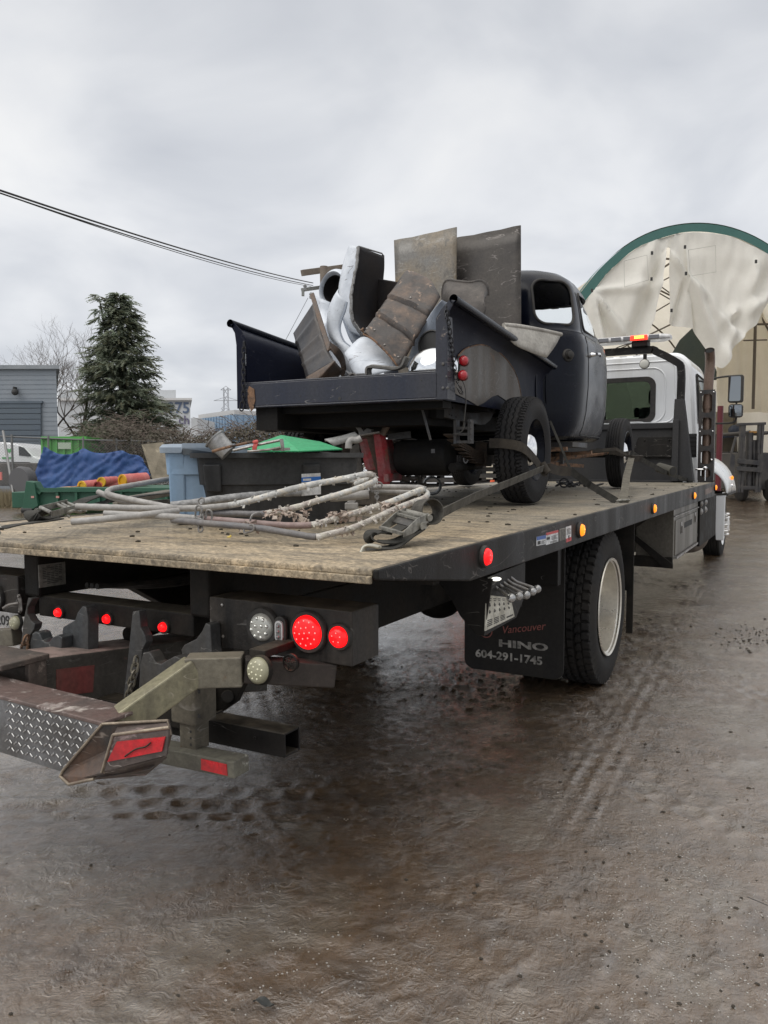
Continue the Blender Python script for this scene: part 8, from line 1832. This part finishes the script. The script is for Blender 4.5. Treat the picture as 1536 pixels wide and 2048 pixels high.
drum(194, 973, 236, 970, .12, 'red drum with a dark red end between the yellow-ended drums', mat('drum_dark_red', (.20, .02, .02), .5))
drum(202, 964, 232, 962, .12, 'small red drum with a yellow end lying higher at the back')
drum(244, 962, 292, 958, .165, 'large pale red drum with an orange end, rightmost on the bin', mat('drum_orange', (.60, .30, .01), .5))
m = M(); fbox(m, 120, 142, 974, 978, DB + .3, .5); fbox(m, 140, 150, 973, 976, DB + .35, .4); solo('wood_board', m, mat('pale_orange_board', (.48, .26, .14), .7), 'short pale orange board lying on the green bin', 'board', loc=GP(132, DB + .5))
m = M(); fbox(m, -4, 3, 944, 960, 20.0, .05); solo('pink_tag', m, mat('pink_tag', (.62, .20, .18), .6), 'small pink sign tied on the fence at the photo edge', 'sign', loc=GP(0, 20))
# power pole with cross-arms, guy and lines
DP = 27
pp_ = thing('power_pole', 'wooden power pole with two crossarms behind the heaped fenders', 'utility pole', GP(648, DP))
WDP = mat('weathered_pole_wood', (.16, .13, .105), .85, dirt=(.22, .19, .16), damt=.5, dscale=3, bump=.3)
m = M(); tube(m, [GP(650, DP), UD(648, 533, DP)], .14, 12); obj('pole', m, WDP, pp_, smoothang=50)
m = M(); beam(m, UD(604, 546, DP - .2), UD(692, 534, DP + 1.2), .13, .20); obj('crossarm', m, WDP, pp_, bevel=.01)
m = M(); beam(m, UD(604, 580, DP - .3), UD(660, 572, DP + .6), .09, .12); beam(m, UD(606, 577, DP - .3), UD(606, 592, DP - .3), .09, .09); obj('crossarm', m, mat('old_gray_arm', (.24, .25, .24), .7), pp_)
m = M()
for (a, b) in ((610, 574), (622, 590)): lathe(m, UD(a, b, DP - .35), (0, 0, 1), [(-.12, 0), (-.12, .05), (-.05, .07), (-.03, .04), (.03, .07), (.08, .03), (.1, 0)], 12)
obj('insulator', m, mat('insulator_gray', (.30, .31, .32), .3), pp_)
WIR = mat('power_cable', (.03, .03, .032), .6, bump=0)
def line(label, p0, p1, d0, d1, sag, r=.012, n=20):
    a, b = UD(*p0, d0), UD(*p1, d1); pts = [a + (b - a) * (i / n) - UPV * (sag * 4 * (i / n) * (1 - i / n)) for i in range(n + 1)]
    m = M(); tube(m, pts, r, 5); return solo('power_line', m, WIR, label, 'cable', loc=b, group='power lines running to the pole')
line('uppermost black power line running to the pole crossarm', (-120, 340), (626, 566), 10, 27, .12, .016)
line('middle black power line running to the pole, twisted with the upper', (-120, 345), (626, 571), 10.05, 27, .135, .012)
line('lowest thin power line running to the pole', (-120, 343), (622, 573), 10.1, 27, .165, .008)
line('thin guy wire slanting down from the pole insulators', (616, 596), (566, 690), 27, 24, 0, .008)

# ---- fabric building on the right
DS0 = 24.0
TENT = mat('cream_tent_fabric', (.84, .83, .79), .75, grit=.05, dirt=(.72, .71, .67), damt=.5, dscale=.7, bump=.6, bscale=5, spots=(.5, .48, .43), samt=.29, sscale=1.4)
TENI = mat('tent_inner_fabric', (.90, .85, .75), .8, grit=.05, dirt=(.80, .75, .64), damt=.5, dscale=.8, bump=.1, bscale=10)
def translucent(mt, amt):
    t = mt.node_tree; b = t.nodes['Principled BSDF']; o = [n for n in t.nodes if n.type == 'OUTPUT_MATERIAL'][0]
    tr = N(t, 'ShaderNodeBsdfTranslucent'); mx_ = N(t, 'ShaderNodeMixShader'); mx_.inputs[0].default_value = amt
    src_ = b.inputs['Base Color'].links[0].from_socket; t.links.new(src_, tr.inputs['Color']); t.links.new(b.outputs[0], mx_.inputs[1]); t.links.new(tr.outputs[0], mx_.inputs[2]); t.links.new(mx_.outputs[0], o.inputs['Surface'])
translucent(TENT, .35); translucent(TENI, .62)
TGR = mat('green_tent_band', (.04, .125, .11), .6, dirt=(.06, .15, .135), damt=.5, dscale=2, bump=.1)
tn = thing('fabric_building', 'big cream fabric arch building with a dark green edge and torn front', 'tent building', GP(1390, DS0))
arch = [(1098, 930), (1100, 800), (1112, 700), (1136, 625), (1168, 576), (1204, 533), (1250, 493), (1300, 466), (1350, 452), (1400, 448), (1450, 454), (1500, 471), (1545, 497), (1590, 533), (1630, 580), (1662, 640), (1680, 720), (1690, 930)]
AR = resample(smooth([UD(a, b, DS0) for a, b in arch], 6), 81)
for p in (AR[0], AR[-1]): p.z = G(p.x, p.y)
cen_ = UD(1394, 760, DS0)
def ins(p, k):
    d = (cen_ - p); d.z = d.z; return p + d.normalized() * k
m = M()
rb = [Vector((p.x, p.y, p.z)) for p in AR]; ri = [ins(p, .25 + .035 * noise.noise(p * 1.7)) for p in AR]
vs = [p - FWD * .04 for p in rb] + [p - FWD * .05 for p in ri]; n = len(AR)
m.add(vs, [(i, i + 1, n + i + 1, n + i) for i in range(n - 1)]); vs = [p + UPV * .03 - FWD * .04 for p in rb] + [p + FWD * .5 + UPV * .03 for p in rb]; m.add(vs, [(i, i + 1, n + i + 1, n + i) for i in range(n - 1)])
obj('edge_band', m, TGR, tn, smoothang=20)
LENT = 20
m = M(); vs = []; 
for k in range(9): 
    for p in AR: vs.append(p + FWD * (.02 + LENT * k / 8) + (cen_ - p).normalized() * (.10 * math.sin(PI * k / 8 * 4) ** 2))
m.add(vs, [(k * n + i, k * n + i + 1, (k + 1) * n + i + 1, (k + 1) * n + i) for k in range(8) for i in range(n - 1)]); obj('roof_fabric', m, TENI, tn, smoothang=70)
m = M(); back = [p + FWD * LENT for p in AR]; m.add(back + [Vector((cen_.x, cen_.y, back[0].z)) + FWD * LENT], [tuple(range(n))]); obj('rear_fabric', m, TENI, tn)
m = M()
for k in (3.2, 7, 11, 15.5): tube(m, [ins(p, .20) + FWD * k for p in AR[::2]], .035, 6)
for k in (14, 20, 26):
    tube(m, [ins(AR[k * 2], .55) + FWD * .25, ins(AR[k * 2], .55) + FWD * 17], .035, 5)
for (a, b) in (((1344, 552), (1300, 575)), ((1318, 570), (1345, 590)), ((1318, 586), (1346, 602)), ((1350, 600), (1308, 625))): tube(m, [UD(*a, DS0 + 3), UD(*b, DS0 + 3)], .022, 5)
obj('truss', m, mat('rusty_truss', (.12, .10, .08), .7, metal=.2), tn)
m = M(); P = [UD(1341, 713, DS0 + 5), UD(1360, 680, DS0 + 5), UD(1384, 657, DS0 + 5), UD(1400, 656, DS0 + 5), UD(1440, 760, DS0 + 5), UD(1341, 760, DS0 + 5)]; plate(m, P, FWD * .05); obj('side_curtain', m, mat('dark_teal_curtain', (.05, .075, .08), .7, dirt=(.09, .11, .10), damt=.5, dscale=1), tn)
# front drapes: real hanging cloth with folds
def arch_top(px):
    """inner edge of the band at pixel column px"""
    best = min(ri, key=lambda p: abs((PX(p)[0]) - px)); return best
def PX(p):
    q = CAMM.inverted() @ (Vector(p) - CAMP); return (768 + FPX * q.x / q.y, 1024 - FPX * q.z / q.y)
riu = [p for p in ri if PX(p)[1] < 760]
def top_at(px):
    pr = sorted(((PX(p)[0], PX(p)[1]) for p in ri[6:-6]))
    for (a, b), (c, d) in zip(pr[:-1], pr[1:]):
        if a <= px <= c: return b + (d - b) * (px - a) / max(1e-6, c - a)
    return pr[0][1] if px < pr[0][0] else pr[-1][1]
def drape(name, cols, mt, d, folds, seed, lab=None, amp=.09):
    """cols: list of (px_top, py_top or None, px_bot, py_bot); py_top None follows the arch"""
    T = []; Bt = []
    for (a, b, c, e) in cols:
        T.append((a, top_at(a) if b is None else b)); Bt.append((c, e))
    T = [Vector((x, y, 0)) for x, y in T]; Bt = [Vector((x, y, 0)) for x, y in Bt]
    T = smooth(T, 8); Bt = smooth(Bt, 8); nu = len(T) - 1; nv = 26
    def f(u, v):
        i = round(u * nu); a, b = T[i], Bt[i]; px = a.x + (b.x - a.x) * v; py = a.y + (b.y - a.y) * v
        w_ = 0
        for (fx, fy, dx, dy, s_, am) in folds:   # folds are ridges along rays in the cloth
            t = (px - fx) * dx + (py - fy) * dy; q = (px - fx) * -dy + (py - fy) * dx
            if t > -10: w_ += am * math.exp(-(q / (s_ * (1 + t * .012))) ** 2) * min(1, max(0, (t + 10) / 40))
        w_ += amp * noise.noise(Vector((px * .018 + seed, py * .010, 0))) + amp * .5 * noise.noise(Vector((px * .06 + seed, py * .03, 3))) + .012 * noise.noise(Vector((px * .22, py * .12, 9)))
        return UD(px, py, d) - FWD * (w_ + .05 * v)
    m = M(); grid(m, f, nu, nv); return obj(name, m, mt, tn, smoothang=80)
def ray(x0, y0, x1, y1, s_, am): L_ = math.hypot(x1 - x0, y1 - y0); return (x0, y0, (x1 - x0) / L_, (y1 - y0) / L_, s_, am)
drape('front_drape', [(1150, 606, 1150, 690), (1172, None, 1172, 694), (1205, None, 1200, 694), (1240, None, 1225, 690), (1275, None, 1252, 685), (1305, None, 1270, 685), (1325, None, 1283, 684), (1333, 492, 1304, 640)], TENT, DS0 - .02,
      [ray(1184, 581, 1250, 690, 6, .35), ray(1184, 581, 1200, 700, 5, .30), ray(1184, 581, 1300, 575, 5, .18), ray(1184, 581, 1225, 690, 4, -.2), ray(1336, 495, 1290, 680, 5, .22), ray(1322, 520, 1262, 690, 6, -.22), ray(1310, 480, 1250, 640, 8, .15)], 1)
drape('front_drape', [(1339, 492, 1338, 646), (1350, None, 1352, 652), (1362, None, 1368, 655), (1374, None, 1385, 656)], TENT, DS0 - .05, [ray(1338, 500, 1372, 556, 4, .2), ray(1372, 556, 1350, 640, 4, -.2)], 4)
drape('front_drape', [(1370, None, 1376, 600), (1384, None, 1390, 655), (1400, None, 1412, 700), (1420, None, 1432, 738), (1445, None, 1446, 724), (1470, None, 1462, 694), (1500, None, 1490, 664), (1530, None, 1516, 640), (1550, 516, 1545, 560), (1580, 545, 1570, 600), (1640, 620, 1630, 640)], TENT, DS0 - .12,
      [ray(1372, 552, 1440, 640, 6, .35), ray(1372, 556, 1450, 735, 5, .30), ray(1372, 556, 1395, 680, 4, -.22), ray(1440, 640, 1500, 615, 8, .25), ray(1455, 655, 1500, 600, 6, -.2), ray(1512, 520, 1495, 650, 7, .25), ray(1460, 650, 1440, 735, 6, .2), ray(1405, 600, 1500, 680, 6, -.15)], 9, amp=.10)
drape('front_drape', [(1318, None, 1318, 510), (1330, None, 1330, 498), (1340, None, 1340, 497), (1356, None, 1356, 512)], TENT, DS0 + .02, [], 4, amp=.05)
# sewn patches and ties
m = M()
for quad in (((1248, 522), (1294, 510), (1297, 560), (1249, 574)), ((1377, 500), (1431, 491), (1432, 544), (1380, 552))):
    pts = [UD(a, b, DS0 - .34) for a, b in quad]; tube(m, [pts[0], pts[1], pts[2], pts[3], pts[0]], .008, 4)
obj('patch_seam', m, mat('seam_gray', (.42, .41, .38), .8), tn)
m = M()
for (a, b) in ((1304, 506), (1370, 494), (1303, 558), (1372, 547), (1512, 523), (1343, 621), (1184, 581), (1446, 728)): c = UD(a, b, DS0 - .40); obox(m, c, RGT * .03, UPV * .05, FWD * .02)
obj('tie_down_eyelet', m, INK, tn)
# interior back fabric with vertical posts
m = M()
def inner(u, v): px = 1436 + 280 * u; return UD(px, 570 + 255 * v, DS0 + 3.2) + FWD * (.12 * math.sin(u * 40) + .2 * noise.noise(Vector((u * 9, v * 2, 0))))
grid(m, inner, 60, 10); obj('inner_curtain', m, TENI, tn, smoothang=80)
m = M(); tube(m, [UD(1511, 640, DS0 + 2.8), UD(1506, 818, DS0 + 2.8)], .05, 6); tube(m, [UD(1487, 681, DS0 + 2.8), UD(1534, 680, DS0 + 2.8)], .025, 5); tube(m, [UD(1440, 650, DS0 + 2.9), UD(1560, 648, DS0 + 2.9)], .04, 5); obj('inner_post', m, mat('rusty_truss', (0, 0, 0)), tn)
# concrete block wall inside, items on it
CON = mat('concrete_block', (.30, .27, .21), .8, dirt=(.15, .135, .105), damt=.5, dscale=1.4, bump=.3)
for i, (x0, x1, y0) in enumerate(((1440, 1482, 822), (1483, 1528, 818), (1529, 1580, 820))):
    m = M(); fbox(m, x0, x1, y0, 868, DS0 + 7, .8); solo('concrete_block', m, CON, ['tan concrete block inside the fabric building, beside the mirror', 'tan concrete block in the middle over the forklift mast', 'tan concrete block at the right edge over the forklift'][i], 'concrete block', loc=GD(UD((x0 + x1) / 2, 900, DS0 + 7.4)), group='concrete blocks inside the fabric building', bevel=.03)
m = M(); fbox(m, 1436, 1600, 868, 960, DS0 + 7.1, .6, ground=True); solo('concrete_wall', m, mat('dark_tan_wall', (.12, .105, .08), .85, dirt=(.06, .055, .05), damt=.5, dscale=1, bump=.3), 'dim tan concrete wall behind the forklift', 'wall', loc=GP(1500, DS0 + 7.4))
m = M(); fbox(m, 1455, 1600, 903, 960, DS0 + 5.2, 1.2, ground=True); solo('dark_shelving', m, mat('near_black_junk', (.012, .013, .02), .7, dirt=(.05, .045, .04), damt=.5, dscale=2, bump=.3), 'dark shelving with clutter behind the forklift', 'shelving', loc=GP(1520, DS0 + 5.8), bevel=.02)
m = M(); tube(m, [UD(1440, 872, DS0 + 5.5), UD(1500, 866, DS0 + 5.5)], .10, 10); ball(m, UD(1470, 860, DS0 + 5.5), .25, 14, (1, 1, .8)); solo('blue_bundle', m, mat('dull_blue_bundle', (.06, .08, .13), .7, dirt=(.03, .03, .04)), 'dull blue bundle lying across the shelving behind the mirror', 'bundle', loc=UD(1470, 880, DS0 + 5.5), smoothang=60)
m = M(); tube(m, [GP(1437, 15.0), UD(1441, 812, 15.0)], .055, 10); solo('red_post', m, mat('dark_red_post', (.085, .005, .010), .4, dirt=(.10, .01, .015)), 'dark red post standing behind the exhaust stack', 'post', loc=GP(1437, 15.0), smoothang=50)
# forklift
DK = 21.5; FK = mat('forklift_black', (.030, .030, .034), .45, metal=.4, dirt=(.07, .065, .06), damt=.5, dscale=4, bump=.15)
fk = thing('forklift', 'dark forklift with a tall mast parked under the fabric building', 'forklift', GP(1500, DK))
def rails(xs, nm):
    for (x0, x1) in xs:
        m = M(); a, b = UD(x1, 985, DK), UD(x0, 846, DK); beam(m, a, b, .07, .12, up=FWD); obj(nm, m, FK, fk, bevel=.008)
rails(((1483, 1476), (1488, 1482), (1519, 1511), (1525, 1517)), 'mast_rail')
m = M(); beam(m, UD(1474, 849, DK), UD(1530, 847, DK), .14, .07); beam(m, UD(1474, 922, DK - .1), UD(1518, 926, DK - .1), .08, .13); beam(m, UD(1472, 937, DK - .1), UD(1518, 940, DK - .1), .08, .12); beam(m, UD(1476, 975, DK), UD(1520, 976, DK), .1, .1); obj('mast_crossbar', m, FK, fk, bevel=.008)
m = M(); cyl(m, UD(1497, 975, DK + .1), UD(1500, 865, DK + .1), .09, 10); cyl(m, UD(1508, 975, DK + .1), UD(1508, 880, DK + .1), .06, 10); obj('lift_cylinder', m, FK, fk, smoothang=50)
m = M()
for (x0, x1) in ((1459, 1469), (1514, 1526)): plate(m, [UD(x0, 945, DK - .12), UD(x1, 945, DK - .12), UD(x1 + 1, 912, DK - .12), UD(x0 + 3, 905, DK - .12)], FWD * .06)
beam(m, UD(1463, 905, DK - .1), UD(1472, 872, DK - .1), .05, .05); obj('side_shift_plate', m, FK, fk)
m = M(); fbox(m, 1475, 1560, 905, 980, DK + .8, 1.8); fbox(m, 1490, 1560, 862, 868, DK + .7, 1.6); beam(m, UD(1492, 905, DK + .8), UD(1494, 866, DK + .8), .06, .06); beam(m, UD(1550, 905, DK + .8), UD(1548, 866, DK + .8), .06, .06); obj('chassis', m, FK, fk, bevel=.04)
m = M(); fbox(m, 1505, 1520, 862, 866, DK + .5, .4); obj('amber_trim', m, mat('amber_trim', (.3, .15, .03), .6), fk)
for px in (1484, 1542):
    m = M(); c = GP(px, DK + .7); lathe(m, c + UPV * .3, RGT, [(-.1, 0), (-.1, .26), (-.06, .31), (.06, .31), (.1, .26), (.1, 0)], 20); obj('wheel', m, RUB, fk, smoothang=40)
# things seen under the pickup, beyond the deck
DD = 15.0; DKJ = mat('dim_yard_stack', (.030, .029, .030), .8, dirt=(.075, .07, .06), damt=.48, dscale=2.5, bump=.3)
lab_p = ['dark stack of pallets beyond the deck behind the gray pipe', 'dark pallet stack beyond the deck behind the axle', 'dim pallet stack beyond the deck, leftmost behind the red stand']
for i, (x0, x1, y0) in enumerate(((845, 925, 905), (926, 1010, 922), (770, 842, 915))):  # pallets, extended as added dark filler for the bright gap under the bed
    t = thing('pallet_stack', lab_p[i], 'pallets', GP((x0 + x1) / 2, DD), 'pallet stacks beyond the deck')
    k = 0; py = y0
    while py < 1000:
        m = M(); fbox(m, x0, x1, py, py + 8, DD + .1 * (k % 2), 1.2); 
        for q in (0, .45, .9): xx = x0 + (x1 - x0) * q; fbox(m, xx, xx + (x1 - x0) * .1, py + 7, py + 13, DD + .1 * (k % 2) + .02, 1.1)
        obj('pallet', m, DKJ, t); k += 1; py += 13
GBL = mat('gray_block_row', (.14, .14, .135), .8, dirt=(.10, .10, .095), damt=.5, dscale=2, bump=.2)
for i, (x0, x1) in enumerate(((1098, 1138), (1139, 1176), (1177, 1216))):
    m = M(); fbox(m, x0, x1, 930, 985, 17, .7, ground=True); solo('block', m, GBL, ['gray concrete block seen under the cab, leftmost of three', 'gray concrete block seen under the cab, middle of three', 'gray concrete block seen under the cab, just left of the front wheel'][i], 'concrete block', loc=GP((x0 + x1) / 2, 17.3), group='concrete blocks beyond the deck', bevel=.03)
CNO = mat('cone_orange', (.72, .11, .035), .5); CNW = mat('cone_white', (.7, .7, .7), .5)
for i, (px, py, d) in enumerate(((934, 948, 12.5), (985, 960, 12.8), (1000, 962, 13.0))):
    g = GP(px, d); zt = UD(px, py, d).z; t = thing('traffic_cone', ['orange traffic cone left of the pickup front wheel', 'orange and white cone right of the far wheel', 'orange and white cone nearest the rear wheel'][i], 'traffic cone', g, 'traffic cones beyond the deck')
    m = M(); h = zt - g.z; lathe(m, g, (0, 0, 1), [(0, .22), (.03, .22), (.04, .17), (h, .035), (h, 0)], 20); cn = obj('cone_body', m, CNO, t, smoothang=40)
    m = M(); r0 = .17 - .135 * .86; lathe(m, g + UPV * (h * .72), (0, 0, 1), [(0, .17 - .135 * .72 + .004), (h * .12, .17 - .135 * .84 + .004)], 20); obj('white_band', m, CNW, cn)
# ---- small things on the mud
m = M(); p = UZ(528, 2012, .014); 
def leaff(u, v):
    x = (u - .5) * .055; y = (v - .5) * .024 * math.sin(PI * min(1, max(0, .08 + u * .9))); return p + Vector((x * .9 + y * .3, x * .35 + y, .008 + .008 * math.sin(u * 6) + .008 * abs(v - .5)))
grid(m, leaff, 12, 6); solo('dead_leaf', m, mat('dead_leaf_mat', (.03, .032, .03), .6, bump=.3), 'dark curled dead leaf lying on the mud in the foreground', 'leaf', loc=p, solid=.001)
m = M(); p = UZ(1183, 1638, .014); tube(m, [p - Vector((.02, .01, 0)), p + Vector((0, 0, .004)), p + Vector((.02, .012, 0))], .0016, 5); solo('twig', m, INK, 'short dark twig lying on the mud right of centre', 'twig', loc=p)
m = M(); p = UZ(1515, 1802, .014); tube(m, [p - Vector((.03, -.01, 0)), p, p + Vector((.03, -.012, 0))], .0014, 5); solo('twig', m, INK, 'thin dark twig on the mud near the right edge', 'twig', loc=p)
m = M(); r_ = random.Random(31); 
for _ in range(420):
    if r_.random() < .35: px, py = r_.gauss(1500, 40), r_.gauss(1275, 16)
    elif r_.random() < .5: px, py = r_.uniform(1100, 1536), r_.uniform(1450, 2040)
    else: px, py = r_.uniform(0, 1536), r_.uniform(1250, 2040)
    if py < 1150: continue
    p = UZ(px, py, 0.0); p.z = G(p.x, p.y); s_ = r_.choice((.0018, .0022, .003, .0055)) * (1 + (2040 - py) / 900)
    vs = []; b0 = len(m.v); ball(m, p, s_, 6, (r_.uniform(.7, 1.4), r_.uniform(.7, 1.3), r_.uniform(.5, .9)))
o_ = solo('mud_clods', m, mat('mud_clod', (.035, .028, .02), .75, bump=.5, bscale=150), 'scattered dark clods and pebbles on the mud', 'mud', loc=(0, 0, 0)); o_['kind'] = 'stuff'
m = M()
for _ in range(520):
    px, py = (r_.uniform(1200, 1536), r_.uniform(1680, 2048)) if r_.random() < .8 else (r_.uniform(450, 1200), r_.uniform(1750, 2048))
    p = UZ(px, py, 0.0); p.z = G(p.x, p.y) + .0005; ball(m, p, r_.uniform(.0012, .0030), 6, (1.2, .9, .6))
o_ = solo('pale_grit', m, mat('pale_grit', (.36, .35, .33), .4, bump=0), 'pale grit pressed in the mud', 'gravel', loc=(0, 0, 0)); o_['kind'] = 'stuff'
